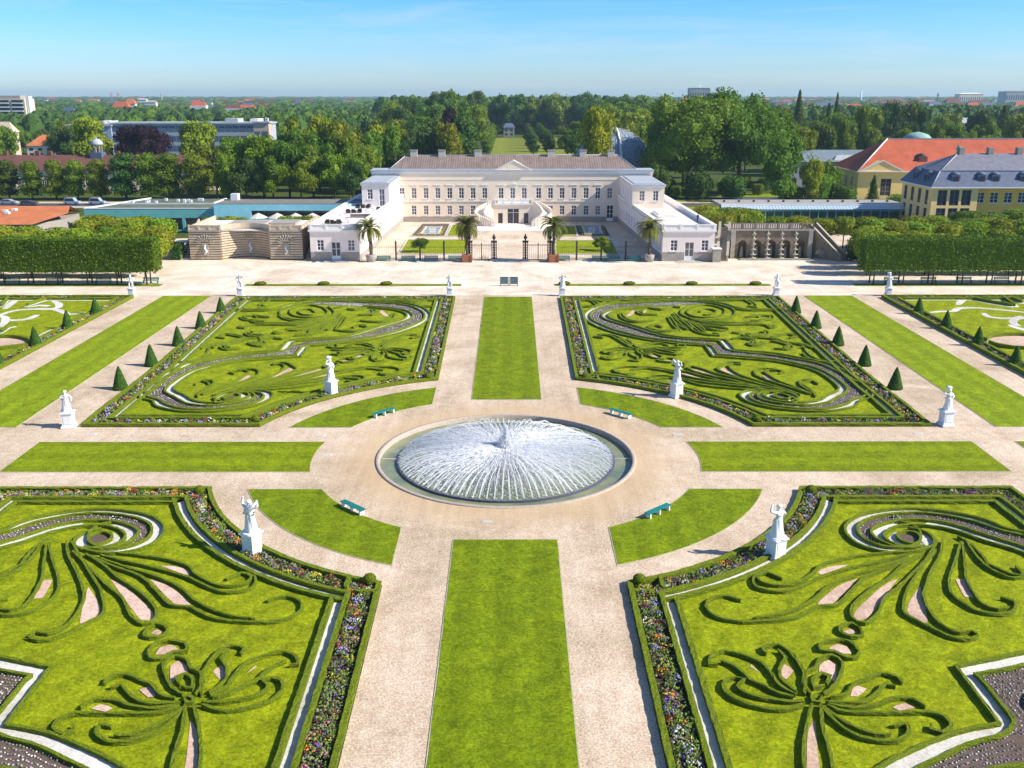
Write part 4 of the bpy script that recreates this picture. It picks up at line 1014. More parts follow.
def pavilion(s,x0,x1,y0,zt,label,open_door):
    V=empty('palace_pavilion',((x0+x1)/2,y0,6.05),label,'pavilion','upper pavilions over the palace wings'); w=x1-x0; m=MB()
    ops=[(w*.3-.6,w*.3+.6,7.7,9.9)]; ops2=[(w*.73-.6,w*.73+.6,(6.1 if open_door else 7.7),9.9)]
    wall(m,(x0,y0),(1,0),w,6.06,zt,ops+ops2,M_lilac if s<0 else M_cream,.25)  # right front coloured cream to carry its sunlit tone; its sides stay pale
    L=YF-y0-.02; so=[(L*(i+.5)/5-.5,L*(i+.5)/5+.5,7.6,9.9) for i in range(5)]
    if s<0: o_,dd=(x1,y0),(0,1)
    else: o_,dd=(x0,YF-.02),(0,-1)
    wall(m,o_,dd,L,6.06,zt,so,M_lilac,.25)
    q=x0 if s<0 else x1
    if s<0: m.add([(q,YF-.02,6.06),(q,y0,6.06),(q,y0,zt),(q,YF-.02,zt)],[(0,1,2,3)],M_lilac)
    else: m.add([(q,y0,6.06),(q,YF-.02,6.06),(q,YF-.02,zt),(q,y0,zt)],[(0,1,2,3)],M_lilac)
    m.build('wall',None,V)
    windows(V,(x0,y0),(1,0),ops,3); windows(V,(x0,y0),(1,0),ops2,3,2,'door' if open_door else 'window'); windows(V,o_,dd,so,3)
    m=MB(); m.box(x0-.2,x1+.2,y0-.25,y0-.003,zt-.35,zt,M_trim); m.box(x0-.3,x1+.3,y0-.35,YF-.6,zt,zt+.18,M_lead)
    m.box(x0+.5,x1-.5,y0+1,YF-1.4,zt+.18,zt+.3,M_lead)
    for a_ in (.3,.73): m.box(x0+w*a_-.9,x0+w*a_+.9,y0-.1,y0-.002,10.25,10.38,M_trim)
    m.build('roof',None,V)
pavilion(-1,-32.7,-26.6,140.5,11.05,'left upper pavilion opening onto the cafe terrace',True)
pavilion(1,27.2,34.2,136.5,11.05,'right upper pavilion with two front windows and a lead roof',False)
# ---- courtyard gardens
def court(side,quads):
    for name,pts,mat,z in quads:
        pp=[P(u,v) for u,v in pts]; poly=[(p.x,p.y) for p in pp]
        m=MB(); m.prism(poly,.004,z,mat,False); struct(name,m)
        m=MB(); ring_mesh(m,poly,-.28,0,.0,z+.12,M_conc); struct('stone_edging',m)
M_water=glass_mat('pool_water',(.30,.42,.50,1),.08)
court('l',[('lawn',[(399.5,254.3),(408,240.3),(466,240.3),(465,254.3)],M_parterre,.07),('lawn',[(447,236.5),(452.5,225.3),(470,225.3),(470,236.5)],M_parterre,.07),('bed_ground',[(411,236.5),(422,224.3),(449.5,224.3),(444,236.5)],M_soil2,.06)])
court('r',[('lawn',[(556,241),(611,241),(618,254.6),(556,254.6)],M_parterre,.07),('lawn',[(552,236.5),(554,226.6),(574.5,226.6),(577,236.5)],M_parterre,.07),('bed_ground',[(578,236.5),(575.5,226),(604.5,226),(610,236.5)],M_soil2,.06)])
for side,pts in (('left',[(421.5,235.2),(427,228.2),(441,228.2),(437.2,235.2)]),('right',[(586,235),(583,227.8),(599,227.8),(601.5,235)])):
    poly=[tuple(P(u,v).xy) for u,v in pts]
    p_=empty('garden_pool',(sum(p[0] for p in poly)/4,sum(p[1] for p in poly)/4,0),'small rectangular stone pool in the %s court garden'%side,'pool','court garden pools')
    m=MB(); ring_mesh(m,poly,-.35,0,0,.42,M_conc); m.build('kerb',None,p_)
    m=MB(); m.prism(poly,.06,.3,M_water,False); m.build('water',None,p_)
    m=MB(); ring=offset_poly(poly,-1.0); ring2=offset_poly(poly,-.45)
    for _ in range(500):
        k=random.randrange(4); u=random.random(); w=random.random()
        q=Vector(ring[k]).lerp(Vector(ring[(k+1)%4]),u).lerp(Vector(ring2[k]).lerp(Vector(ring2[(k+1)%4]),u),w); blob(m,q.x,q.y,.1,.2,random.choice([F_gr,F_gr2,F_red,M_pl3,F_yel,F_dk]))
    tag(m.build('pool_plants',None,None,(poly[0][0],poly[0][1],.06)),'mixed low planting round the %s court pool'%side,'plants',None,'stuff')
# ---- fence and gates
def fence_run(x0,x1,y,label):
    f=empty('iron_fence',((x0+x1)/2,y,0),label,'fence','iron fences before the palace court'); m=MB()
    m.box(x0,x1,y-.14,y+.14,0,.35,M_conc); m.build('fence_base',None,f)
    m=MB(); m.box(x0,x1,y-.03,y+.03,.42,.47,M_metal); m.box(x0,x1,y-.03,y+.03,2.5,2.55,M_metal)
    n=int((x1-x0)/.42)
    for i in range(n):
        x=x0+(i+.5)*(x1-x0)/n; m.box(x-.012,x+.012,y-.012,y+.012,.35,2.8,M_metal)
    m.build('railing',None,f)
    n=max(1,round((x1-x0)/4.3))
    for i in range(n+1):
        x=x0+i*(x1-x0)/n; m=MB(); m.box(x-.14,x+.14,y-.16,y+.16,0.0,3.3,M_metal); m.box(x-.2,x+.2,y-.2,y+.2,3.3,3.42,M_metal); m.lathe([(.05,3.42),(.16,3.55),(.1,3.7),(.02,3.78)],(x,y,0),8,M_metal); m.build('post',None,f)
YFE=103.6
fence_run(ux(372,YFE,1),ux(468,YFE,1),YFE,'left run of dark iron fence between the wing and the gate')
fence_run(ux(552,YFE,1),ux(650,YFE,1),YFE,'right run of dark iron fence between the gate and the wing')
def lattice_pillar(x,y,label):
    f=empty('gate_pillar',(x,y,0),label,'gate pillar','urn topped gate pillars'); m=MB()
    for a_ in (-.42,.42):
        for b_ in (-.42,.42): m.box(x+a_-.07,x+a_+.07,y+b_-.07,y+b_+.07,.3,3.5,M_metal)
    for k in range(7): z=.5+k*.47; m.box(x-.44,x+.44,y-.46,y-.41,z,z+.07,M_metal); m.box(x-.44,x+.44,y+.41,y+.46,z,z+.07,M_metal); m.box(x-.46,x-.41,y-.4,y+.4,z,z+.07,M_metal); m.box(x+.41,x+.46,y-.4,y+.4,z,z+.07,M_metal)
    m.box(x-.16,x+.16,y-.16,y+.16,.3,3.5,M_metal)
    m.box(x-.6,x+.6,y-.6,y+.6,0,.3,M_conc); m.build('pillar',None,f)
    m=MB(); m.box(x-.58,x+.58,y-.58,y+.58,3.5,3.68,M_metal); m.lathe([(.28,3.68),(.1,3.8),(.14,3.95),(.36,4.25),(.3,4.5),(.12,4.65),(.2,4.8),(.03,5.0)],(x,y,0),10,M_metal); m.build('urn',None,f)
for u,l in ((494,'left urn topped lattice pillar of the open gate'),(525.3,'right urn topped lattice pillar of the open gate'),(469.5,'lattice pillar where the left fence meets the gate'),(550,'lattice pillar where the right fence meets the gate')): lattice_pillar(ux(u,YFE,2),YFE,l)
for (ua,ub,l) in ((471.5,491.5,'left side gate leaf of thin dark bars'),(528,548,'right side gate leaf of thin dark bars')):
    x0,x1=ux(ua,YFE,1),ux(ub,YFE,1); m=MB(); m.box(x0,x1,YFE-.04,YFE+.04,.15,.22,M_metal); m.box(x0,x1,YFE-.05,YFE+.05,2.85,2.97,M_metal); xm=(x0+x1)/2; m.box(xm-.08,xm+.08,YFE-.08,YFE+.08,.05,3.3,M_metal)
    for i in range(9): x=x0+(i+.5)*(x1-x0)/9; m.box(x-.014,x+.014,YFE-.014,YFE+.014,.2,2.85,M_metal)
    tag(m.build('gate_leaf',None,None,(xm,YFE,0)),l,'gate','side gate leaves')
# ---- grotto (left) and cascade (right)
M_rust=plain('rusticated_stone',(.58,.47,.34),.9,.16,1.5,dirt=.3)
M_cas=plain('weathered_stone',(.27,.21,.155),.95,.35,1.4,dirt=.7)
M_cas2=plain('pale_tufa',(.40,.37,.31),.95,.3,3,dirt=.5)
M_dark=plain('cave_dark',(.03,.028,.026),.95,.3,2)
G=empty('grotto',(-50,105,0),'striped sandstone grotto front with a hollow middle and shell ornaments','grotto')
x0,x1,x2,x3=ux(190.6,104.5,2),ux(222,104.5,2),ux(271,104.5,2),ux(303,104.5,2)
plan=[(x0,104.3),(x1,104.3)]+[(x1+(x2-x1)*k/12,104.9+3.0*math.sin(math.pi*k/12)**.8) for k in range(0,13)]+[(x2,104.3),(x3,104.3)]
m=MB(); m.prism(plan+[(x3,122),(x0,122)],0,5.3,M_cas)
for k in range(11): 
    z=.25+k*.46
    for i in range(len(plan)-1):
        a_,b_=Vector(plan[i]),Vector(plan[i+1]); d=(b_-a_)
        if d.length<.1: continue
        nn=Vector((d.y,-d.x)).normalized(); q=[a_+nn*.02,b_+nn*.02,b_+nn*.16,a_+nn*.16]; m.prism([(v.x,v.y) for v in q],z,z+.30,M_rust)
m.build('rusticated_wall',None,G)
m=MB()
for i in range(len(plan)-1):
    a_,b_=Vector(plan[i]),Vector(plan[i+1]); d=(b_-a_)
    if d.length<.3: continue
    nn=Vector((d.y,-d.x)).normalized(); q=[a_-nn*.3,b_-nn*.3,b_+nn*.35,a_+nn*.35]; m.prism([(v.x,v.y) for v in q],5.302,5.62,M_base)
    if d.length>3: balustrade(m,a_,b_,5.62,.95,M_rust,2.3,.3,True)
    else: 
        q=[a_-nn*.16,b_-nn*.16,b_+nn*.16,a_+nn*.16]; m.prism([(v.x,v.y) for v in q],5.622,6.55,M_rust)
balustrade(m,(x3-.2,104.6),(x3-.2,121),5.4,.95,M_rust,2.6,.3,True); balustrade(m,(x0+.2,104.6),(x0+.2,121),5.4,.95,M_rust,2.6,.3,True)
m.build('parapet',None,G)
m=MB(); m.prism([(x0+.4,106),(x3-.4,106),(x3-.4,121.6),(x0+.4,121.6)],5.302,5.36,M_terr)
m.box(x1-1,x1+6,112,118.5,5.36,5.7,M_base); m.box(x1+7,x2+3,113,119,5.36,5.85,M_base); m.build('terrace',None,G)
for xc,yc,hh in (((x0+x1)/2,104.15,2.2),((x1+x2)/2,107.75,2.4),((x2+x3)/2,104.15,2.2)):
    m=MB(); m.box(xc-.55,xc+.55,yc-.14,yc+.02,1.0,1.0+hh,M_cas2)
    for k in range(9):
        a_=R(18+k*18); c_=Vector((xc,yc-.16,1.2+hh*.85)); r0,r1=.75,1.75
        e=Vector((math.cos(a_),0,math.sin(a_))); m.tube([c_+e*r0,c_+e*r1],[.06,.15],5,M_cas2,False)
    m.tube([(xc-.2,yc-.2,1.1),(xc+.22,yc-.25,1.7),(xc-.15,yc-.22,2.3),(xc+.05,yc-.22,2.9)],[.16,.24,.2,.1],6,M_trim); m.build('shell_ornament',None,G)
for xx,dx,l in ((x0-.2,-1,'left'),(x3+.3,1,'right')):
    m=MB(); w=1.5
    for k in range(16):
        y=104.6+k*.75; z=5.3*(k+1)/16; m.box(min(xx,xx+dx*w),max(xx,xx+dx*w),y,y+.75,0,z,M_base)
    k0=xx+dx*(w+.15); m.add([(k0-.15,104.2,0),(k0+.15,104.2,0),(k0+.15,104.2,1.0),(k0-.15,104.2,1.0),(k0-.15,117,0),(k0+.15,117,0),(k0+.15,117,6.2),(k0-.15,117,6.2)],[(0,1,2,3),(4,7,6,5),(0,3,7,4),(1,5,6,2),(3,2,6,7)],M_rust)
    m.build('side_stair',None,G)
C_=empty('cascade',(51,105,0),'weathered stone cascade with arched niches, stacked basins and flanking stairs','cascade')
cx0,cx1=ux(735,106,2),ux(808,106,2); YC=106.0
m=MB(); nb=5; bw=(cx1-cx0)/nb; rr_=bw*.30; sp_=2.6
for i in range(nb):
    a_=cx0+i*bw; c_=a_+bw/2
    # piers and arch head
    m.add([(a_,YC,0),(c_-rr_,YC,0),(c_-rr_,YC,sp_),(a_,YC,sp_)],[(0,1,2,3)],M_cas); m.add([(c_+rr_,YC,0),(a_+bw,YC,0),(a_+bw,YC,sp_),(c_+rr_,YC,sp_)],[(0,1,2,3)],M_cas)
    K=10; top=5.3; vs=[];fs=[]
    for k in range(K+1):
        t_=math.pi*(1-k/K); xx=c_+rr_*math.cos(t_); vs+=[(xx,YC,sp_+rr_*math.sin(t_)),(a_+bw*k/K,YC,top)]
        vs.append((xx,YC+1.3,sp_+rr_*math.sin(t_)))
    for k in range(K): fs+= [(3*k,3*k+3,3*k+4,3*k+1),(3*k,3*k+2,3*k+5,3*k+3)]
    m.add(vs,fs,M_cas)
    m.add([(a_,YC,sp_),(c_-rr_,YC,sp_),(a_,YC,top)],[(0,1,2)],M_cas); m.add([(c_+rr_,YC,sp_),(a_+bw,YC,sp_),(a_+bw,YC,top)],[(0,1,2)],M_cas)
    for s in (-1,1): m.add([(c_+s*rr_,YC,0),(c_+s*rr_,YC+1.3,0),(c_+s*rr_,YC+1.3,sp_),(c_+s*rr_,YC,sp_)],[(0,1,2,3) if s<0 else (3,2,1,0)],M_cas)
    m.add([(a_,YC+1.3,0),(a_+bw,YC+1.3,0),(a_+bw,YC+1.3,top),(a_,YC+1.3,top)],[(0,1,2,3)],M_cas)
m.box(cx0,cx1,YC+1.35,YC+9,0,5.28,M_cas); m.build('niche_wall',None,C_)
m=MB(); m.box(cx0-1.3,cx1+1.0,YC-.35,YC+.1,5.302,5.6,M_cas2); balustrade(m,(cx0-1.0,YC-.1),(cx1+.8,YC-.1),5.6,1.1,M_cas,2.2,.35); m.box(cx0-.5,cx1+.3,YC+.2,YC+9,5.3,5.38,M_base); m.build('balustrade',None,C_)
for s in (-1,1):
    xx=cx0-.5 if s<0 else cx1+.25; m=MB(); m.box(xx-.4,xx+.4,YC-.5,YC+.2,0,5.295,M_cas2); m.build('pilaster',None,C_)
for i in range(nb):
    c_=cx0+i*bw+bw*.5
    m=MB(); m.lathe([(.5,.0),(.42,.5),(.3,1.4),(.22,2.2)],(c_,YC+.55,.0),9,M_cas2,sx=1,sy=.7); m.build('niche_figure',None,C_)
for u in (753.5,767.5,781.5,795.5):
    x=ux(u,YC-1,2); m=MB(); pr=[]
    for k in range(5):
        z=.3+k*.98; r_=.62-.055*k; pr+=[(.16,z),(.2,z+.25),(r_,z+.52),(r_+.05,z+.6),(r_*.6,z+.66),(.2,z+.7)]
    pr.append((.05,5.25)); m.lathe([(.7,0),(.7,.3)]+pr,(x,YC-.75,0),12,M_cas2); m.build('stacked_basin',None,C_)
# low pool in front
m=MB(); m.box(cx0+.5,cx1-.2,YC-2.6,YC-2.3,0,.35,M_cas2); m.box(cx0+.5,cx1-.2,YC-2.29,YC-.05,0.004,.15,M_lawn); m.build('basin_front',None,C_)
# right triangular stair wall, left stair
def stair(xa,ya,xb,yb,w,z1,name,par,wallmat):
    a_=Vector((xa,ya));b_=Vector((xb,yb)); d=(b_-a_); L=d.length; d.normalize(); n_=Vector((-d.y,d.x)); m=MB(); K=18
    for k in range(K):
        p=a_+d*L*k/K; q=a_+d*L*(k+1)/K; z=z1*(k+1)/K; m.prism([tuple((p+n_*w/2).xy),tuple((p-n_*w/2).xy),tuple((q-n_*w/2).xy),tuple((q+n_*w/2).xy)],0,z,M_base)
    for s in (-1,1):
        p=a_+n_*s*(w/2+.16); q=b_+n_*s*(w/2+.16); e=n_*.16
        vs=[(*(p-e),0),(*(p+e),0),(*(p+e),1.0),(*(p-e),1.0),(*(q-e),0),(*(q+e),0),(*(q+e),z1+1.0),(*(q-e),z1+1.0)]
        m.add(vs,[(0,1,2,3),(4,7,6,5),(0,3,7,4),(1,5,6,2),(3,2,6,7)],wallmat)
        e=n_*.24; vs=[(*(p-e),1.003),(*(p+e),1.003),(*(p+e),1.13),(*(p-e),1.13),(*(q-e),z1+1.003),(*(q+e),z1+1.003),(*(q+e),z1+1.13),(*(q-e),z1+1.13)]
        m.add(vs,[(0,1,2,3),(4,7,6,5),(0,3,7,4),(1,5,6,2),(3,2,6,7),(0,4,5,1)],M_cas2)
    m.build(name,None,par)
stair(ux(844,102.5,0),102.6,cx1+1.4,YC+2.2,1.7,5.3,'side_stair',C_,M_cas)
stair(ux(722,102.5,0),102.4,cx0-1.2,YC+4.6,1.5,5.3,'side_stair',C_,M_rust)
m=MB(); x=ux(716.5,101.6,1); m.box(x-.75,x+.75,101.2,102.4,0,2.4,M_cas2); m.box(x-.85,x+.85,101.1,102.5,2.4,2.6,M_trim); m.build('newel_pier',None,C_)
m=MB(); x=ux(822,103.5,1); 
for k in range(8):
    a_=R(10+k*23); m.tube([(x,104.3,1.1),(x+1.1*math.cos(a_),104.2,1.1+.8*math.sin(a_))],[.18,.06],5,M_cas2,False)
m.build('relief',None,C_)
# ---- teal gallery building on the left
M_tealb=plain('teal_panels',(.18,.52,.50),.5,.12,.6,dirt=.1); M_turq=plain('turquoise_panels',(.30,.70,.80),.45,.1,.6); M_flat=plain('green_flat_roof',(.13,.15,.10),.9,.3,.5); M_white2=plain('white_metal',(.75,.78,.80),.5,.05,2)
Bt=empty('glass_pavilion',(-75,146,0),'long teal glazed flat roofed building behind the clipped limes','building')
xa,xb=ux(84,145,5),ux(213,145,5); m=MB()
wops=[(ux(u,145,2)-xa-1.5,ux(u,145,2)-xa+1.5,.3,3.0) for u in (105,120,135,150,165,176,192,205)]
wall(m,(xa,145),(1,0),xb-xa,0,4.9,wops,M_tealb,.3); m.add([(xb,145,0),(xb,166,0),(xb,166,4.9),(xb,145,4.9)],[(0,1,2,3)],M_tealb)
m.build('wall',None,Bt)
m=MB()
for q in wops: m.add([(xa+q[0],145.28,q[2]),(xa+q[1],145.28,q[2]),(xa+q[1],145.28,q[3]),(xa+q[0],145.28,q[3])],[(0,1,2,3)],M_pane)
m.build('glazing',None,Bt)
m=MB(); m.prism([(xa,145),(xb,145),(xb,168),(xa+7,168)],4.902,5.0,M_flat)
for y,z in ((145.1,5.0),(155.5,5.0)): m.box(xa+ (0 if y<150 else 4),xb,y-.15,y+.15,z+.002,z+.25,M_white2)
for k in range(12): x=random.uniform(xa+6,xb-2); m.box(x-.3,x+.3,157+k%4*2,157.6+k%4*2,5.0,5.6,M_white2)
m.add([(xa-.1,144.9,5.0),(xa+.35,144.9,5.0),(xa+7.3,168,5.0),(xa+6.8,168,5.0),(xa-.1,144.9,5.3),(xa+.35,144.9,5.3),(xa+7.3,168,5.3),(xa+6.8,168,5.3)],[(4,5,6,7),(0,1,5,4),(1,2,6,5),(2,3,7,6),(3,0,4,7)],M_white2)
m.build('roof',None,Bt)
Bq=empty('turquoise_hall',(-48,139,0),'turquoise panelled hall with dark ribbon windows behind the grotto','building')
xc_,xd_=ux(214,140,5),ux(349,140,5); m=MB(); o5=[(ux(252,140,3)-xc_,ux(340,140,3)-xc_,3.3,5.2),(ux(225,140,3)-xc_,ux(234,140,3)-xc_,2.6,4.0)]
wall(m,(xc_,140),(1,0),xd_-xc_,0,6.6,o5,M_turq,.3)
m.add([(xc_,150,0),(xc_,140,0),(xc_,140,6.6),(xc_,150,6.6)],[(0,1,2,3)],M_turq); m.add([(xd_,140,0),(xd_+4,150,0),(xd_+4,150,6.6),(xd_,140,6.6)],[(0,1,2,3)],M_turq); m.build('wall',None,Bq)
m=MB()
for q in o5: m.add([(xc_+q[0],140.28,q[2]),(xc_+q[1],140.28,q[2]),(xc_+q[1],140.28,q[3]),(xc_+q[0],140.28,q[3])],[(0,1,2,3)],M_pane)
m.build('ribbon_window',None,Bq)
m=MB(); m.prism([(xc_,140),(xd_,140),(xd_+4,150),(xc_,150)],6.602,6.75,plain('grey_flat_roof',(.20,.19,.17),.9,.2,.6)); m.box(xc_-.1,xc_+.3,140,150,6.75,7.0,M_white2); m.box(xc_+2,xc_+3.6,147,149,6.75,8.2,M_white2)
m.build('roof',None,Bq)
# orange pitched roof (left edge)
Bo=empty('low_house',(-90,150,0),'low house with broad orange tiled roof at the left edge','house'); m=MB()
q=[P(-60,206,5.5),P(72,206,5.5),P(62,210,3.2),P(-5,231,3.2),P(-90,231,3.2)]
y1=P(60,206,5.2).y; xr_=P(70,206,5.2).x; y0=P(0,226,2.6).y; xl_=P(0,226,2.6).x
m.add([(xr_-60,y1,5.2),(xr_,y1,5.2),(xr_+2,y1-6,4.2),(xl_+7,y0,2.9),(xr_-60,y0,2.9)],[(4,3,2,1,0)],M_orange)
m.add([(xr_-60,y1+6,3.2),(xr_,y1+6,3.2),(xr_,y1,5.2),(xr_-60,y1,5.2)],[(0,1,2,3)],M_orange)
for k in range(6): x=random.uniform(xr_-26,xr_-8); y=random.uniform(y0+8,y1-4); z=2.9+(y-y0)/(y1-y0)*2.3; m.box(x-.5,x+.5,y-.5,y+.5,z,z+.5,M_white2)
m.build('roof',None,Bo)
m=MB(); m.prism([(xr_-60,y0+.5),(xl_+6,y0+.5),(xr_+1,y1-6),(xr_-.5,y1+5.5),(xr_-60,y1+5.5)],0,2.85,M_base); m.build('wall',None,Bo)
# ---- long arcade with glass roof (right)
Ba=empty('glass_arcade',(85,166,0),'long glazed arcade with grey flat roof behind the cascade','arcade')
xa,xb=ux(722,165,3),ux(905,165,3); m=MB(); m.box(xa,xb+1,166,178,3.6,3.75,plain('zinc_roof',(.36,.35,.33),.7,.15,.6,dirt=.2))
for k in range(12): x=xa+2+k*(xb-xa)/12; m.box(x-.25,x+.25,172,172.5,3.75,4.2,M_metal)
m.build('roof',None,Ba)
m=MB(); m.add([(xa,164.5,2.7),(xb+1,164.5,2.7),(xb+1,166,3.5),(xa,166,3.5)],[(0,1,2,3)],plain('blue_glass',(.42,.55,.68),.2,.1,4)); 
for k in range(int((xb-xa)/.8)): x=xa+k*.8; m.tube([(x,164.5,2.76),(x,166,3.56)],.05,4,M_white2,False)
m.box(xa,xb+1,165.9,166.1,3.5,3.85,M_trim); m.build('glass_eave',None,Ba)
m=MB(); 
for k in range(int((xb-xa)/2.2)): x=xa+k*2.2; m.box(x-.09,x+.09,164.9,165.1,0,2.75,M_tealb)
m.box(xa,xb,168,168.2,0,3.5,plain('arcade_back',(.12,.19,.17),.8,.4,.5)); m.box(xa,xb,164.9,165.05,2.2,2.45,M_tealb); m.build('posts',None,Ba)
# ---- yellow orangery with the red hip roof
Or_=empty('orangery',(140,216,0),'long yellow orangery with big red tiled hip roof at the right','building')
ox0=ux(858,216,5); ox1=330; m=MB(); wa=[(ux(u,216,4)-ox0-1.6,ux(u,216,4)-ox0+1.6,1.0,6.0) for u in (886,912,938,964,990,1016)]
wall(m,(ox0,216),(1,0),ox1-ox0,0,8.2,wa,M_ygrey,.3)
ws=[(2+i*5.2,4+i*5.2,1,6.3) for i in range(4)]; wall(m,(ox0,240),(0,-1),24,0,8.2,ws,M_ygrey,.3); m.build('wall',None,Or_)
windows(Or_,(ox0,216),(1,0),wa,4,2,pane=M_pane,sill=False,frame=M_base); windows(Or_,(ox0,240),(0,-1),ws,4,2,pane=M_pane,sill=False,frame=M_trim)
m=MB(); e=.6; m.add([(ox0-e,216-e,8.2),(ox1,216-e,8.2),(ox1,240+e,8.2),(ox0-e,240+e,8.2),(ox0+12,228,17),(ox1,228,17)],[(0,1,5,4),(2,3,4,5),(3,0,4)],M_red)
m.box(ox0-.8,ox1,216-.85,240+.85,7.95,8.197,M_trim); m.tube([(ox0-e,216-e,8.25),(ox0+12,228,17.1)],.2,5,M_trim); m.tube([(ox0+12,228,17.1),(ox1,228,17.1)],.2,5,M_trim)
m.build('roof',None,Or_)
ga,gb=ux(861,215,9),ux(904,215,9); gm_=(ga+gb)/2; m=MB(); m.add([(ga,215,8.2),(gb,215,8.2),(gm_,215,11.2),(ga,221,8.2),(gb,221,8.2),(gm_,221,11.2)],[(0,1,2),(0,2,5,3),(1,4,5,2)],M_ygrey)
for q,w_ in (((ga-.4,214.9,8.2),(gm_,214.9,11.4)),((gm_,214.9,11.4),(gb+.4,214.9,8.2)),((ga-.4,214.9,8.2),(gb+.4,214.9,8.2))): m.tube([q,w_],.22,4,M_trim,False)
m.build('pediment',None,Or_)
x=ux(922,220,11); m=MB(); m.box(x-1.3,x+1.3,219,225,10,12.3,M_redd); m.lathe([(1.6,12.3),(1.2,12.8),(.1,13.2)],(x,221,0),8,M_metal); m.build('dormer',None,Or_)
x=ux(919,245,17); m=MB(); m.lathe([(4.6,15.8),(4.4,16.6),(3.4,17.6),(1.8,18.2),(.2,18.5)],(x,246,0),20,plain('copper_green',(.25,.42,.38),.7,.2,1)); m.lathe([(4.4,0),(4.4,15.8)],(x,246,0),20,M_base); tag(m.build('copper_dome',None,None,(x,246,0)),'small green copper dome peeping over the red roof','dome')
# ---- blue-roofed gallery building
Bg=empty('gallery_house',(125,150,0),'golden yellow gallery with blue slate mansard roof and dormers at the right edge','building')
bx0=ux(931,150,5); bx1=ux(977,150,5); bx2=260; m=MB()
wf=[(ux(u,150,6)-bx0-1.1,ux(u,150,6)-bx0+1.1,z0,z0+3.6) for u in (942,954,966) for z0 in (1.0,5.2)]
wall(m,(bx0,150),(1,0),bx1-bx0,0,9.3,wf,M_ygrey,.3)
wl=[(1.5+i*4.2,3.3+i*4.2,z0,z0+3.4) for i in range(4) for z0 in (1.0,5.2)]; wall(m,(bx0,168),(0,-1),18,0,9.3,wl,M_ygrey,.3)
wr=[(ux(u,151.2,6)-bx1-.95,ux(u,151.2,6)-bx1+.95,z0,z0+2.4) for u in (980,994,1008,1022,1036,1050) for z0 in (1.2,5.7)]
wall(m,(bx1,151.2),(1,0),bx2-bx1,0,9.3,wr,M_yel2,.3); m.build('wall',None,Bg)
windows(Bg,(bx0,150),(1,0),wf,3,2,pane=M_pane,sill=False,frame=M_slate); windows(Bg,(bx0,168),(0,-1),wl,3,2,pane=M_pane,sill=False,frame=M_slate); windows(Bg,(bx1,151.2),(1,0),wr,3,2,pane=M_pane)
m=MB(); zz=[9.3,12.4,16.4]; 
def ringr(i,z): return [(bx0-.6+i[0],150-.6+i[1],z),(bx2,150-.6+i[1],z),(bx2,168.6-i[1],z),(bx0-.6+i[0],168.6-i[1],z)]
r0=ringr((0,0),9.5); r1=ringr((2.6,2.4),13.0); m.add(r0+r1,[(0,1,5,4),(2,3,7,6),(3,0,4,7)],M_slate); 
m.add(r1+[(bx0+9,159.3,16.6),(bx2,159.3,16.6)],[(0,1,5,4),(2,3,4,5),(3,0,4)],plain('slate_grey',(.20,.20,.24),.6,.22,1.0,dirt=.2))
m.box(bx0-.8,bx2,149.2,168.8,9.25,9.497,M_trim); m.tube([r1[0],r1[1]],.15,5,M_lead); m.tube([r1[0],r1[3]],.15,5,M_lead); m.tube([r0[0],r1[0]],.12,5,M_lead); m.tube([r1[0],(bx0+9,159.3,16.6)],.12,5,M_lead)
rf=m.build('roof',None,Bg)
for u in (962,991,1020):
    x=ux(u,159,17); m=MB(); m.box(x-.6,x+.6,158.6,160,15.5,18.0,M_base); o=m.build('chimney',None,Bg); o.parent=rf
m=MB(); x=bx0+9; m.lathe([(.5,16.6),(.35,17.2),(.6,17.7),(.2,18.4),(.03,19.2)],(x,159.3,0),8,plain('verdigris',(.10,.32,.24),.7,.3,3)); m.build('finial',None,Bg)
for x,y,d in [(ux(u,151,11),150.9,0) for u in (955,981,995,1023)]+[(bx0+.5,155,1),(bx0+.5,161.5,1)]:
    m=MB()
    if d==0: m.box(x-.95,x+.95,y-.6,y+2,10.2,12.2,M_slate); m.lathe([(1.2,12.2),(1.0,12.6),(.1,13.0)],(x,y+.5,0),8,M_slate,a0=.4); m.box(x-.6,x+.6,y-.68,y-.61,10.5,11.9,M_pane)
    else: m.box(x-.4,x+2.2,y-.95,y+.95,10.2,12.2,M_slate); m.lathe([(1.2,12.2),(1.0,12.6),(.1,13.0)],(x+.6,y,0),8,M_slate); m.box(x-.48,x-.41,y-.6,y+.6,10.5,11.9,M_pane)
    m.build('dormer',None,Bg)
# ---- long dark red roofed stable with lantern (left)
Bs=empty('long_stable',(-140,250,0),'long low building with dark red roof behind the lime row','building'); xe=ux(217,245,6); m=MB()
so=[(230-3-k*4.5,230-1.6-k*4.5,1.5,3.8) for k in range(40)]
wall(m,(xe-230,245),(1,0),230,0,6.4,so,M_cream,.3); m.add([(xe,245,0),(xe,259,0),(xe,259,6.4),(xe,245,6.4)],[(0,1,2,3)],M_cream); m.build('wall',None,Bs)
windows(Bs,(xe-230,245),(1,0),so[:30],2,2,sill=False)
m=MB(); m.add([(xe-230,244.4,6.4),(xe+.5,244.4,6.4),(xe+.5,259.6,6.4),(xe-230,259.6,6.4),(xe-230,252,10.9),(xe-5,252,10.9)],[(0,1,5,4),(2,3,4,5),(1,2,5)],M_redd); rf=m.build('roof',None,Bs)
for u in (6,38,50,118): x=ux(u,252,11); m=MB(); m.box(x-.7,x+.7,251.6,252.8,10.2,12.2,M_redd); o=m.build('chimney',None,Bs); o.parent=rf
x=ux(98,252,12); m=MB(); m.box(x-1.9,x+1.9,250.1,253.9,9.5,11.8,M_slate)
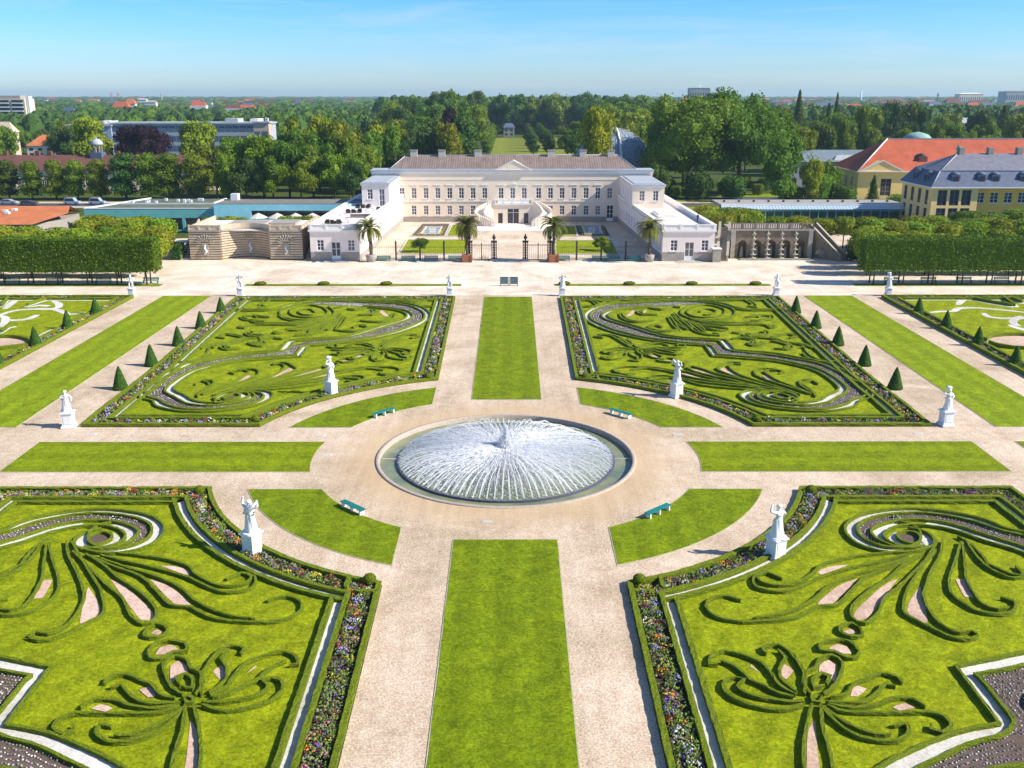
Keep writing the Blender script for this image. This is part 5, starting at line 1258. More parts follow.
for k in range(8): a_=k*math.pi/4; m.box(x+1.4*math.cos(a_)-.2,x+1.4*math.cos(a_)+.2,252+1.4*math.sin(a_)-.2,252+1.4*math.sin(a_)+.2,11.8,14.2,M_base)
m.lathe([(2.0,14.2),(2.0,14.5),(1.8,15.2),(1.1,15.9),(.2,16.2),(.05,17.0)],(x,252,0),14,M_lead); m.build('lantern',None,Bs)
# ---- university slab
def slab(name,label,x0,x1,y0,dep,h,rows,step,wallm,bandm,z0=0,cat_='building'):
    e=empty(name,((x0+x1)/2,y0,0),label,cat_); m=MB(); m.box(x0,x1,y0,y0+dep,0,h,wallm); m.build('wall',None,e)
    for r_ in range(rows):
        m=MB(); z=z0+h*(r_+.25)/rows; n_=int((x1-x0)/step)
        for k in range(n_): xx=x0+(k+.5)*(x1-x0)/n_; m.box(xx-step*.42,xx+step*.42,y0-.12,y0+.02,z,z+h/rows*.55,bandm)
        m.build('window_band',None,e)
    m=MB(); m.box(x0-.6,x1+.6,y0-.6,y0+dep+.6,h,h+.7,M_lead); m.box(x0+(x1-x0)*.72,x0+(x1-x0)*.80,y0+3,y0+dep-3,h+.7,h+2.4,M_lead); m.box(x0+(x1-x0)*.88,x0+(x1-x0)*.93,y0+3,y0+dep-3,h+.7,h+2.2,M_trim); m.build('roof',None,e)
    return e
M_wglass=plain('blue_grey_glazing',(.10,.15,.24),.2,.25,.4)
slab('office_slab','long grey blue glazed slab building behind the left trees',ux(112,380,15),ux(268,380,15),380,16,ZA(124,380),4,3.2,plain('grey_concrete',(.40,.42,.46),.8,.1,.3),M_wglass)
slab('end_block','blank grey end block left of the glazed slab',ux(66,379,15),ux(112,379,15)-.3,379,16,ZA(124,379)-1,1,40,plain('blue_grey_cladding',(.34,.40,.52),.7,.08,.3),plain('blue_grey_cladding2',(.38,.44,.56),.7,.05,.3))
slab('brick_block','small beige block at the right end of the glazed slab',ux(256,376,15),ux(271,376,15),372,5,ZA(123,372),1,3,plain('beige_brick',(.55,.42,.33),.8,.1,.3),M_wglass)
H_=empty('tower_block',(ux(5,700,20),700,0),'tall cream balcony tower block at the left edge','tower block'); m=MB(); tx0,tx1=ux(-30,700,20),ux(26,700,20); th=ZA(99,700); m.box(tx0,tx1,700,716,0,th,plain('tower_cream',(.70,.62,.44),.8,.08,.2)); m.build('wall',None,H_)
for r_ in range(9):
    m=MB(); z=th*(r_+.35)/9.2
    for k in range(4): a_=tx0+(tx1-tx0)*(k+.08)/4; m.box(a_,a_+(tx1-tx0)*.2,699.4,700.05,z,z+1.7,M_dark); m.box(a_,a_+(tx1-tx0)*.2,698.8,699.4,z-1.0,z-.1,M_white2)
    m.build('balcony_row',None,H_)
m=MB(); m.box(tx0+15,tx1-4,702,712,th,th+2.5,M_base); m.box(tx1+.5,tx1+2.5,702,708,0,th+2,M_white2); m.build('stair_core',None,H_)
# dome of the glasshouse behind the palace
D_=empty('lattice_dome',(38,232,0),'curved lattice glass dome half hidden by the plane trees behind the palace','glasshouse')
cx,cy=ux(613,250,5),250.0; Rd=(ux(658,250,5)-ux(572,250,5))/2*1.06; zt=ZA(128,250)
m=MB(); vs=[];fs=[];nu,nv=28,12
def dp(i,j):
    a_=math.pi*2*i/nu; e_=math.pi/2*j/nv; return (cx+Rd*math.cos(e_)*math.cos(a_),cy+Rd*.8*math.cos(e_)*math.sin(a_),max(zt*math.sin(e_),.0))
for j in range(nv+1):
    for i in range(nu): vs.append(dp(i,j))
for j in range(nv):
    for i in range(nu): fs.append((j*nu+i,j*nu+(i+1)%nu,(j+1)*nu+(i+1)%nu,(j+1)*nu+i))
m.add(vs,fs,glass_mat('dome_glass',(.24,.31,.42,1),.25),True); m.build('glazing',None,D_)
m=MB()
for j in range(nv):
    for i in range(nu):
        a_=dp(i,j)
        for b_ in (dp(i+1,j),dp(i,j+1),dp(i+1,j+1)): m.tube([Vector(a_)*1.0+Vector((0,-.05,.05)),Vector(b_)+Vector((0,-.05,.05))],.09,4,M_lead,False,False)
m.build('lattice',None,D_)
m=MB(); pts=[tuple(Vector(dp(21.5,nv*k/12))*1.0+Vector((.1,-.25,.2))) for k in range(13)]; m.tube(pts,.40,6,M_white2); m.tube([tuple(Vector(dp(18.5,nv*k/12))*1.0+Vector((.1,-.25,.2))) for k in range(13)],.3,6,M_white2); m.build('arch_rib',None,D_)
# avenue pavilion, distant houses
def house(x,y,w,d,h,rh,wm,rm,label,name='house',grp=None):
    e=empty(name,(x,y,0),label,'house',grp); m=MB(); m.box(x-w/2,x+w/2,y-d/2,y+d/2,0,h,wm); m.build('wall',None,e)
    m=MB(); m.add([(x-w/2-.5,y-d/2-.5,h),(x+w/2+.5,y-d/2-.5,h),(x+w/2+.5,y+d/2+.5,h),(x-w/2-.5,y+d/2+.5,h),(x-w/2+w*.2,y,h+rh),(x+w/2-w*.2,y,h+rh)],[(0,1,5,4),(2,3,4,5),(1,2,5),(3,0,4)],rm); m.build('roof',None,e)
    k=max(2,int(w/4))
    for i in range(k):
        m=MB(); xx=x-w/2+(i+.5)*w/k
        for z in [h*.2,h*.6]: m.box(xx-w/k*.22,xx+w/k*.22,y-d/2-.06,y-d/2+.02,z,z+h*.22,M_pane)
        m.build('window',None,e)
house(ux(509,665,8),665,8,8,7,3,M_base,M_slate,'small grey temple house closing the avenue behind the palace')
M_w=plain('house_white',(.72,.70,.66),.8,.06,.3)
far=[(5,430,12,12,5,M_rust,M_rust,'beige gabled house at the left edge below the tower block'),(58,420,26,6,5,M_cream,M_orange,'small orange roofed house left of the glazed slab'),(70,860,16,10,9,M_w,M_slate,'dark roofed villa among the trees near the tower block'),(123,1050,19,17,6,M_w,M_red,'white mansion with bright red roof on the left skyline'),(132,1100,12,20,6,M_w,M_orange,'orange turreted house beside the red roofed mansion'),(144,1350,13,24,1,M_w,M_w,'white cube block on the left skyline'),(152,1350,16,20,3,M_w,M_base,'narrow white block right of the white cube'),(172,1250,40,9,8,M_w,M_redd,'brown roofed terrace on the left skyline'),(185,1200,26,10,8,M_w,M_redd,'second brown roofed terrace on the left skyline'),(290,330,16,6,1,M_w,M_w,'low white flat house behind the left trees'),(698,1600,34,41,1,plain('grey_office',(.28,.30,.36),.8,.1,.1),M_base,'grey office tower far behind the plane trees'),
 (833,1150,20,13,7,M_w,M_slate,'white far house on the right skyline by the conifers'),(848,1150,14,12,6,M_w,M_redd,'pale far house with red roof near the conifers'),(952,1500,26,18,8,M_w,M_redd,'red roofed far block on the right skyline'),(978,1350,36,16,7,M_cream,M_redd,'long red roofed hall on the right skyline'),(968,1900,46,32,2,M_cream,M_cream,'pale flat block above the right red roofs'),(1018,1700,60,36,2,M_lead,M_base,'grey blue block at the right end of the skyline'),(966,520,8,14,3,M_w,M_lead,'small white tower among the right trees'),(975,480,12,8,3,M_w,M_cream,'white gable among the right trees'),(895,1500,20,16,7,M_w,M_redd,'red gable far behind the right conifers'),(865,262,60,9,3,M_lead,plain('glasshouse_grey',(.20,.25,.27),.4,.15,.4),'grey glasshouse left behind the orangery'),(845,250,9,8,3,M_ygrey,M_lead,'small yellow pavilion before the grey glasshouse')]
for u,y,w_,h_,rh,wm,rm,l in far: house(ux(u,y,10),y,w_,w_*.5,h_,rh,wm,rm,l)
def mast(u,y,v,r_,mat,l,nm='chimney_stack'):
    x=ux(u,y,20); h=ZA(v,y); m=MB(); m.lathe([(r_,0),(r_*.6,h)],(x,y,0),8,mat); m.box(x-r_*1.3,x+r_*1.3,y-r_*.5,y+r_*.5,h*.8,h*.83,mat); tag(m.build(nm,None,None,(x,y,0)),l,'tower')
M_rw=plain('red_white_stack',(.40,.14,.12),.8,.2,.1)
mast(112,3000,92,2.6,M_rw,'left red industrial chimney on the skyline'); mast(119,3000,92,2.6,M_rw,'right red industrial chimney on the skyline'); mast(72,3200,94,2.2,M_base,'grey mast on the left skyline','mast'); mast(150,2800,94,2.2,M_base,'thin tower on the left skyline','mast'); mast(162,2600,92,2.6,M_base,'broad water tower on the left skyline','water_tower'); mast(642,2600,99,3,M_redd,'dark brick spire on the middle skyline','spire'); mast(699,1600,84,1.2,M_white2,'thin mast above the grey office tower','mast'); mast(861,2200,90,2.2,M_white2,'white slim tower on the right skyline','tower'); mast(938,2400,93,3.0,M_redd,'dark stub tower on the right skyline','tower')
# ================================================================ TREES
def crown_mesh(seed,shape='round',nleaf=4200,leaf=.026,nlobe=16):
    rng=random.Random(seed); m=MB(); lobes=[]
    for k in range(nlobe):
        if shape=='cone':
            z=.12+.84*(k+.5)/nlobe; r_=.42*(1-z)**.8+.03; a=rng.random()*6.283; rr_=r_*.45*rng.random(); lobes.append((Vector((rr_*math.cos(a),rr_*math.sin(a),z)),r_*.75,.10))
        elif shape=='tall':
            z=rng.uniform(.2,.86); env=.40*math.sin(math.pi*min(1,(z-.02)/.98))**.6; a=rng.random()*6.283; rr_=env*.7*math.sqrt(rng.random()); lobes.append((Vector((rr_*math.cos(a),rr_*math.sin(a),z)),rng.uniform(.13,.2),rng.uniform(.09,.15)))
        elif shape=='lime':
            z=.14+.76*(k+.5)/nlobe; env=.42*max(.05,1-((z-.40)/.62)**2)**.5; a=rng.random()*6.283; rr_=env*.55*rng.random(); lobes.append((Vector((rr_*math.cos(a),rr_*math.sin(a),z)),.14+env*.32,.10))
        else:
            z=rng.uniform(.30,.84); t_=(z-.56)/.42; env=.42*math.sqrt(max(0,1-t_*t_)); a=rng.random()*6.283; rr_=env*.85*rng.random()**.4; lobes.append((Vector((rr_*math.cos(a),rr_*math.sin(a),z)),rng.uniform(.12,.20),rng.uniform(.10,.16)))
    if shape in('round','tall'): lobes.append((Vector((0,0,.56)),.24,.28))
    for c,rx,rz in lobes:
        n=7; prof=[(.72*rx*math.sin(math.pi*k/5),-rz*.72*math.cos(math.pi*k/5)) for k in range(6)]
        prof[0]=(.01,prof[0][1]);prof[-1]=(.01,prof[-1][1]); m.lathe(prof,c,n,None,False,a0=rng.random())
    def fn():
        c,rx,rz=rng.choice(lobes); z=rng.uniform(-.75,1); a=rng.random()*6.283; s=math.sqrt(1-z*z); d=Vector((s*math.cos(a),s*math.sin(a),z)); k=rng.uniform(.82,1.10)
        if rng.random()<.07: k*=rng.uniform(1.05,1.25)
        return c+Vector((d.x*rx*k,d.y*rx*k,d.z*rz*k)),d
    leafy(m,fn,nleaf,leaf,None,rng)
    o=m.build('crown',None,None,None,world=False); me=o.data; bpy.data.objects.remove(o); me.materials.append(L_mid); return me
def trunk_mesh(seed,h=.5):
    rng=random.Random(seed); m=MB(); p=[Vector((0,0,0)),Vector((rng.uniform(-.01,.01),rng.uniform(-.01,.01),h*.5)),Vector((rng.uniform(-.02,.02),rng.uniform(-.02,.02),h))]; m.tube([(0,0,-.01),*p[1:]],[.032,.024,.016],7)
    for k in range(5):
        a=k*1.3+rng.random(); q=p[1].lerp(p[2],rng.uniform(.2,.9)); m.tube([q,q+Vector((.11*math.cos(a),.11*math.sin(a),.10)),q+Vector((.22*math.cos(a),.22*math.sin(a),.26))],[.014,.009,.004],5)
    o=m.build('trunk',None,None,None,world=False); me=o.data; bpy.data.objects.remove(o); me.materials.append(M_bark); return me
CR_={'round':[crown_mesh(s) for s in (1,2,3,4,5)],'tall':[crown_mesh(s,'tall') for s in (11,12,13)],'cone':[crown_mesh(s,'cone',3200,.022,14) for s in (21,22)],'lime':[crown_mesh(s,'lime',3600,.024,14) for s in (31,32,33)],'big':[crown_mesh(s,'round',15000,.0155,36) for s in (41,42)]}
TR=[trunk_mesh(s) for s in (1,2,3)]
MATS={'m':L_mid,'b':L_bright,'d':L_dark,'p':L_purple,'l':L_lime}
def tree(x,y,w,h,kind,mat,label,group=None,name='tree',cat_='tree',z=0):
    e=empty(name,(x,y,z),label,cat_,group,rz=random.random()*6.28); e.scale=(w/.92,w/.92,h/.97)
    c=bpy.data.objects.new('crown',random.choice(CR_[kind])); COL.objects.link(c); c.parent=e; c.material_slots[0].link='OBJECT'; c.material_slots[0].material=MATS[mat]
    t_=bpy.data.objects.new('trunk',random.choice(TR)); COL.objects.link(t_); t_.parent=e
    k=(h/.97)/(w/.92)
    t_.scale=(min(1,.9*k)*.9,min(1,.9*k)*.9,1)
    return e
def ptree(u,vtop,wpx,Y,kind,mat,label,group=None,name='tree'):
    zt=ZA(vtop,Y); x=XA(u,Y,zt*.6); zc=(Y-CAM.y)*math.cos(PITCH)+(CAM.z-zt*.5)*math.sin(PITCH); w=wpx*zc/FPX
    return tree(x,Y,w,zt,kind,mat,label,group,name)
# row of limes in front of the long stable
for i,(u,v,w) in enumerate([(-16,160,32),(7,160,31),(30,161,30),(54,160,30),(76,160,30),(99,159,31),(124,153,40),(147,153,40),(170,153,40),(193,153,40)]):
    ptree(u,v,w,215,'lime','d' if i%5==1 else 'm','dark green pointed lime in the row before the long dark red roof','limes in the row before the long red roof','lime_tree')
MIDG='broad green trees between the stable and the palace'
for u,v,w,Y,k,mt in [(215,146,34,218,'round','m'),(236,137,40,224,'round','m'),(262,134,44,222,'round','b'),(288,140,40,219,'round','m'),(312,146,40,216,'round','m'),(334,152,36,213,'round','b'),(352,146,34,218,'round','m'),(226,152,30,209,'tall','m'),(300,158,32,206,'round','m'),(272,156,36,206,'round','m'),(245,158,34,206,'round','d'),(349,160,30,206,'round','d')]:
    ptree(u,v,w,Y,k,mt,'broad leafy green tree in the belt left of the palace',MIDG)
for u,v,w,Y,k,mt in [(300,118,42,262,'round','b'),(325,112,40,268,'tall','b'),(352,116,44,262,'round','b'),(378,108,38,275,'tall','b'),(372,130,36,245,'tall','m'),(392,122,32,255,'tall','m'),(405,150,20,228,'round','d'),(345,132,40,240,'round','m'),(318,132,40,240,'round','m'),(290,128,36,245,'round','m'),(395,142,26,232,'tall','d'),(360,142,30,232,'round','b')]:
    ptree(u,v,w,Y,k,mt,'light green tree in the second belt left of the palace roof','light green trees left of the palace roof')
ptree(143,124,54,292,'big','p','dark purple copper beech before the glazed slab building',None,'copper_beech')
ptree(92,116,50,300,'tall','b','tall loose yellow green willow left of the copper beech',None,'willow')
ptree(200,120,42,300,'round','b','bright yellow green tree right of the copper beech')
ptree(450,107,34,330,'round','p','dark red leaved tree among the green ones behind the left palace roof',None,'copper_beech')
ptree(447,122,34,290,'round','b','bright rounded tree in front of the red leaved tree')
ptree(598,103,46,222,'tall','b','tall bright yellow green tree beside the lattice dome')
ptree(626,112,34,300,'tall','b','light tree standing behind the top of the dome')
ptree(428,112,34,292,'tall','d','very dark tree left of the bright rounded tree')
ptree(407,142,18,236,'round','d','small dark round tree at the left end of the palace roof')
for u,v,w,Y,k,mt,l in [(690,94,96,228,'big','m','largest plane tree, left of the pair behind the right wing'),(742,89,92,232,'big','m','plane tree right of the largest one behind the right wing'),(668,108,44,242,'big','m','plane tree beside the dome, left of the largest plane'),(785,132,52,205,'tall','m','tall leaning tree at the right end of the planes'),(812,146,30,208,'tall','b','pale green tree just right of the leaning tree'),(662,160,26,212,'round','d','low dark tree under the planes beside the dome'),(775,108,50,262,'big','m','plane tree behind the leaning tree'),(834,158,20,215,'round','b','small bright tree left of the orangery')]:
    ptree(u,v,w,Y,k,mt,l,None,'plane_tree' if 'plane' in l[:14] else 'tree')
ptree(874,177,17,206,'cone','d','small dark conifer before the orangery wall',None,'conifer')
for i,(u,v,w,Y,k,mt) in enumerate([(798,94,22,430,'cone','d'),(820,120,36,330,'round','m'),(806,126,30,300,'round','b'),(843,112,40,360,'round','m'),(868,103,34,330,'tall','b'),(836,96,14,470,'cone','d'),(828,106,18,420,'cone','d')]):
    ptree(u,v,w,Y,k,mt,['tall pointed dark conifer right of the planes','rounded tree behind the small bright tree','bright bushy tree behind the small yellow pavilion','broad mid green tree left of the big bright one','big bright green tree above the left end of the red roof','slim conifer on the skyline above the broad tree','dark conifer below the slim skyline conifer'][i],None,'conifer' if k=='cone' else 'tree')
RG='dark conifers behind the red roof'
for u,v,w in [(885,104,30),(893,99,30),(903,97,32),(912,99,30),(919,106,26),(899,108,34),(908,112,34)]:
    ptree(u,v,w,372,'tall','d','tall dark conifer in the tight clump behind the red roof',RG,'conifer')
for i,(u,v,w,Y,k,mt) in enumerate([(934,121,30,330,'round','b'),(957,124,30,320,'round','m'),(986,120,30,330,'round','m'),(1006,116,26,350,'tall','d'),(1020,112,34,340,'round','b'),(914,136,30,300,'round','b'),(945,112,34,400,'round','m'),(978,110,34,410,'round','d'),(1002,108,30,420,'cone','d'),(1040,118,40,360,'round','m'),(968,130,24,300,'round','m')]):
    ptree(u,v,w,Y,k,mt,'leafy tree in the belt behind the orangery roof, right of the conifers','trees behind the orangery roof')
# forest around the avenue: dark masses with lit tops
random.seed(21)
FG='tall woodland trees behind the palace'
n=0
def free(x,Y):
    if -16<x<54 and Y<672: return False
    return True
for Y,step,vt in ((330,20,lambda u:118),(385,17,lambda u:109),(440,16,lambda u:103),(500,15,lambda u:98),(570,15,lambda u:95),(660,14,lambda u:94),(720,14,lambda u:93)):
    u=395
    while u<655:
        uu=u+random.uniform(-6,6); x=XA(uu,Y,20)
        if free(x,Y):
            v=vt(uu)+random.uniform(-5,5)
            if uu<430: v+=6
            if 590<uu: v+=6
            if abs(uu-520)<40 and Y<440: u+=step; continue
            ptree(uu,v,random.uniform(30,44)*380/(Y+40)+8,Y+random.uniform(-14,14),random.choice(['round','round','tall']),random.choice('ddmdm') if 400<uu<600 else random.choice('mdmb'),'tall woodland tree behind the palace roof',FG); n+=1
        u+=step
for u,v,w,Y in ((568,126,26,430),(579,121,32,405),(590,127,28,380),(572,134,24,395)):
    ptree(u,v,w,Y,'round','m','rounded green tree on the right side of the avenue meadow','rounded trees right of the avenue meadow')
for k in range(7):   # clipped double rows along the avenue meadow
    Y=440+k*32
    for x in (-12,12.5,21,47):
        tree(x,Y,7.5,11,'lime','m' if x<0 or x>30 else 'd','clipped avenue tree lining the meadow behind the palace','clipped trees along the avenue','avenue_tree')
LG='scattered town trees on the left'
for k in range(46):
    Y=random.uniform(270,620); u=random.uniform(-15,300); x=XA(u,Y,12)
    if 236<Y<270 or 362<Y<402 or (272<Y<360 and 112<u<182): continue
    if Y>690 and u<40: continue
    top=random.uniform(12,19); tree(x,Y,random.uniform(9,16),top,random.choice(['round','tall','round']),random.choice('mmbdm'),'town tree in the green belt between the stable and the slab',LG)
LG2='scattered town trees on the right'
for k in range(52):
    Y=random.uniform(285,640); u=random.uniform(650,1045); x=XA(u,Y,12); top=random.uniform(13,22)
    tree(x,Y,random.uniform(10,17),top,random.choice(['round','tall','round','cone']),random.choice('mmddm'),'park tree in the green belt on the right beyond the planes',LG2)
# far woodland and town greenery as one mass
random.seed(5)
L_wood=leaf_mat('leaf_far_wood',(.035,.07,.02,1),(.085,.13,.03,1))
def woodland():
    m=MB(); mats=[L_mid,L_dark,L_dark,L_dark,L_mid,L_wood]
    y=520.0
    while y<7000:
        s=9.5*(y/500)**.72; xw=.60*(y+80); x=-xw
        while x<xw:
            px=x+random.uniform(-.45,.45)*s; py=y+random.uniform(-.45,.45)*s; x+=s
            u=510+(px-.37)*1010/(py+78.7)
            if -14<px<50 and py<655: continue
            if 362<py<405 and u<280: continue
            if 690<py<725 and u<40: continue
            if random.random()<.10: continue
            h=random.uniform(11,19)
            if 380<u<650 and py<900:
                if py<720: continue
                h=random.uniform(24,30)
            if u>650 and py<900: h=random.uniform(14,22)
            if py>2500: h*=random.choice([.8,1,1.15])
            r_=s*random.uniform(.5,.8)*(.85 if y<1500 else 1); mt=random.choice(mats); n_=7 if y<1500 else 6; h0=h*.25
            pr=[(r_*.8,h0),(r_*1.05,h*.55),(r_*.75,h*.84),(r_*.3,h)]
            a0=random.random(); vs=[];fs=[]
            for q,z in pr:
                for k in range(n_): a=2*math.pi*k/n_+a0; j=random.uniform(.75,1.2); vs.append((px+q*j*math.cos(a),py+q*j*math.sin(a),z*random.uniform(.93,1.05)))
            for i in range(3):
                for k in range(n_): fs.append((i*n_+k,i*n_+(k+1)%n_,(i+1)*n_+(k+1)%n_,(i+1)*n_+k))
            fs.append(tuple(range(3*n_,4*n_))); m.add(vs,fs,mt)
            if y<1500:
                for _ in range(70 if y<900 else 26):
                    z=random.random();a=random.random()*6.283;sn=math.sqrt(1-z*z); d=Vector((sn*math.cos(a),sn*math.sin(a),z)); c=Vector((px+d.x*r_*1.05,py+d.y*r_*1.05,h*.5+d.z*h*.52)); k=random.uniform(.35,.95)*(y/600)**.5
                    e=(d+Vector((random.gauss(0,.5),random.gauss(0,.5),random.gauss(0,.5)))).normalized().orthogonal().normalized(); f=d.cross(e); m.add([c-e*k,c-f*k,c+e*k,c+f*k],[(0,1,2,3)],mt)
        y+=s*.95
    # town roofs poking through, too many and too small to count
    o=m.build('distant_woodland',None,None,None,world=False); tag(o,'far green woodland and town trees stretching to the horizon','woodland',None,'stuff')
woodland()
def town():
    m=MB(); ws=[M_w,M_cream,M_w]; rs=[M_redd,M_redd,M_slate,M_red]
    for _ in range(330):
        y=random.uniform(900,4200); u=random.choice([random.uniform(0,300),random.uniform(640,1024),random.uniform(0,1024)]); x=XA(u,y,10)
        w=random.uniform(10,26)*(y/1500)**.3; h=random.uniform(11,19); d=w*.5; a,b=x-w/2,x+w/2
        m.box(a,b,y-d/2,y+d/2,0,h,random.choice(ws)); r_=random.choice(rs); m.add([(a,y-d/2,h+.01),(b,y-d/2,h+.01),(b,y+d/2,h+.01),(a,y+d/2,h+.01),(a+w*.15,y,h+4),(b-w*.15,y,h+4)],[(0,1,5,4),(2,3,4,5),(1,2,5),(3,0,4)],r_)
    o=m.build('distant_town',None,None,None,world=False); tag(o,'tiny far houses and roofs showing among the trees at the horizon','town',None,'stuff')
town()
# ================================================================ CLIPPED HEDGES ON STILTS AND PLEACHED LIMES
def leaf_box(mb,x0,x1,y0,y1,z0,z1,n,s,mat,rng,bump_=.18):
    W_=[(x1-x0)*(z1-z0),(x1-x0)*(y1-y0)*1.0,(y1-y0)*(z1-z0)*2]; tot=sum(W_)
    def fn():
        r_=rng.random()*tot
        if r_<W_[0]: p=Vector((rng.uniform(x0,x1),y0+rng.gauss(0,.06),rng.uniform(z0,z1))); d=Vector((0,-1,0))
        elif r_<W_[0]+W_[1]: p=Vector((rng.uniform(x0,x1),rng.uniform(y0,y1),z1+rng.gauss(0,.07))); d=Vector((0,0,1))
        else:
            sd=rng.choice((x0,x1)); p=Vector((sd+rng.gauss(0,.06),rng.uniform(y0,y1),rng.uniform(z0,z1))); d=Vector((1 if sd==x1 else -1,0,0))
        b_=noise.noise(p*.5)*bump_*2; return p+d*b_,d
    leafy(mb,fn,n,s,mat,rng)
    mb.box(x0+.25,x1-.25,y0+.25,y1-.25,z0+.2,z1-.25,mat)
def stilt_hedge(sx,xs_,label):
    rng=random.Random(4); a=min(abs(x) for x in xs_)-2.0; b=150
    x0,x1=(a,b) if sx>0 else (-b,-a)
    e=empty('stilt_hedge',((x0+x1)/2,79.6,0),label,'hedge','clipped lime hedges on bare stems')
    m=MB(); vis=(x0,x0+34) if sx>0 else (x1-32,x1)
    leaf_box(m,vis[0],vis[1],77.6,81.2,2.4,7.7,16000,.15,L_stilt,rng,.08); m.box(*( (vis[1]-.3,x1) if sx>0 else (x0,vis[0]+.3)),77.9,80.9,2.6,7.6,L_stilt)
    # ragged lower fringe
    def fn(): return Vector((rng.uniform(*vis),rng.uniform(77.6,81),2.5-abs(rng.gauss(0,.22)))),Vector((0,-1,-.3))
    leafy(m,fn,1600,.15,L_stilt,rng); m.build('canopy',None,e)
    for x in xs_:
        for y in (78.8,80.6): m=MB(); m.tube([(x,y,0),(x+.05,y,1.4),(x,y,3.2)],[.14,.11,.09],7,M_bark); m.build('trunk',None,e)
stilt_hedge(-1,[-59.4-4.87*k for k in range(8)],'long dense clipped lime hedge on bare stems at the left')
stilt_hedge(1,[60.2+4.87*k for k in range(8)],'long dense clipped lime hedge on bare stems at the right')
def clump_mesh(seed,n=1500):
    rng=random.Random(seed); m=MB()
    def sq(d): # squarish ball
        k=(abs(d.x)**3.2+abs(d.y)**3.2+abs(d.z)**3.2)**(-1/3.2); return d*k
    lob=[(Vector((0,0,0)),1)]
    for _ in range(7): lob.append((Vector((rng.uniform(-.5,.5),rng.uniform(-.5,.5),rng.uniform(0,.45))),.55))
    def fn():
        c,r_=rng.choice(lob) if rng.random()<.7 else lob[0]; z=rng.uniform(-.8,1);a=rng.random()*6.283;s=math.sqrt(1-z*z); d=Vector((s*math.cos(a),s*math.sin(a),z)); return c+sq(d)*r_,d
    leafy(m,fn,n,.10,None,rng)
    prof=[(.01,-.85),(.75,-.8),(.85,0),(.8,.7),(.3,.85),(.01,.86)]; m.lathe(prof,n=10,smooth=False)
    o=m.build('crown',None,None,None,world=False); me=o.data; bpy.data.objects.remove(o); me.materials.append(L_lime); return me
CL=[clump_mesh(s) for s in (1,2,3)]
mt=MB(); mt.tube([(0,0,0),(0,0,4)],[.13,.1],7,M_bark); ot=mt.build('trunk',None,None,None,world=False); TRm=ot.data; bpy.data.objects.remove(ot)
def pleach(x,y,r_,h,label,group,mat=None,rz=None,hh=None,tz=0):
    e=empty('clipped_lime',(x,y,0),label,'tree',group); c=bpy.data.objects.new('crown',random.choice(CL)); COL.objects.link(c); c.parent=e
    hh=hh or h*.30; c.location=(0,0,h-hh); c.scale=(r_,r_,hh*1.0); c.rotation_euler[2]=random.choice((0,1.57,3.14,4.71))+random.uniform(-.1,.1); c.material_slots[0].link='OBJECT'; c.material_slots[0].material=mat or L_lime
    t_=bpy.data.objects.new('trunk',TRm); COL.objects.link(t_); t_.parent=e; t_.scale=(1,1,max(.2,(h-hh)/4))
    return e
for r0,(y,x0_,nn_,hh) in enumerate([(88,62.5,10,6.6),(94,63.5,10,6.9),(100,66.5,10,7.3),(107,70,10,7.0),(114,75,11,6.3),(121,79,10,5.6)]):
    for k in range(nn_):
        pleach(x0_+k*4.9+random.uniform(-.3,.3),y+random.uniform(-.4,.4),2.3,hh*random.uniform(.92,1.06),'square clipped lime in the bright block behind the right stilt hedge','clipped limes in the right block')
for k in range(8): pleach(100+k*5.5,133+random.uniform(-1,1),2.9,5.6+random.uniform(-.3,.6),'rounder clipped lime before the golden gallery','clipped limes before the gallery',L_mid)
for k in range(9): pleach(50+k*4.6+random.uniform(-.3,.3),118.5+.3*random.random(),2.5,6.3+random.uniform(-.3,.3),'clipped lime peeping over the cascade balustrade','clipped limes behind the cascade')
for k in range(7): pleach(44.5+k%3*3.6,123+k*3.2,2.6,6.2+random.uniform(-.3,.5),'clipped lime in the short block beside the right palace wing','clipped limes beside the right wing')
for y,x0_,nn_,hh in [(86,-62,9,6.5),(92,-62.5,9,6.7),(98,-64,9,6.8),(105,-66,9,6.8),(112,-68,10,6.8),(119,-72,9,6.5),(126,-77,8,6.0)]:
    for k in range(nn_):
        xx=x0_-k*4.9
        if y>=112 and 510+(xx-.37)*1010/(y+78.7)<58+(y-105)*.6: continue
        pleach(xx+random.uniform(-.3,.3),y+random.uniform(-.4,.4),2.45,hh*.95*random.uniform(.9,1.06),'bushy clipped lime in the bright block behind the left stilt hedge','clipped limes in the left block')
for u_ in (211,221,231,240,287,297,308,318): pleach(ux(u_,128,5),127.5,2.0,5.3+random.uniform(-.3,.3),'low clipped lime between the grotto and the turquoise hall','low limes behind the grotto')
# small hedge block left of grotto
m=MB(); leaf_box(m,ux(171,104,1),ux(181,104,1),104,107,0.1,3.0,1500,.14,L_dark,random.Random(3)); tag(m.build('hedge_block',None,None,(ux(176,104,1),105,0)),'small dark clipped hedge block left of the striped grotto','hedge')
m=MB(); leaf_box(m,ux(851,102,1),ux(861,102,1),102,105,0.1,3.6,1500,.14,L_dark,random.Random(3)); tag(m.build('hedge_block',None,None,(ux(856,102,1),103,0)),'small dark clipped hedge block right of the cascade stair','hedge')
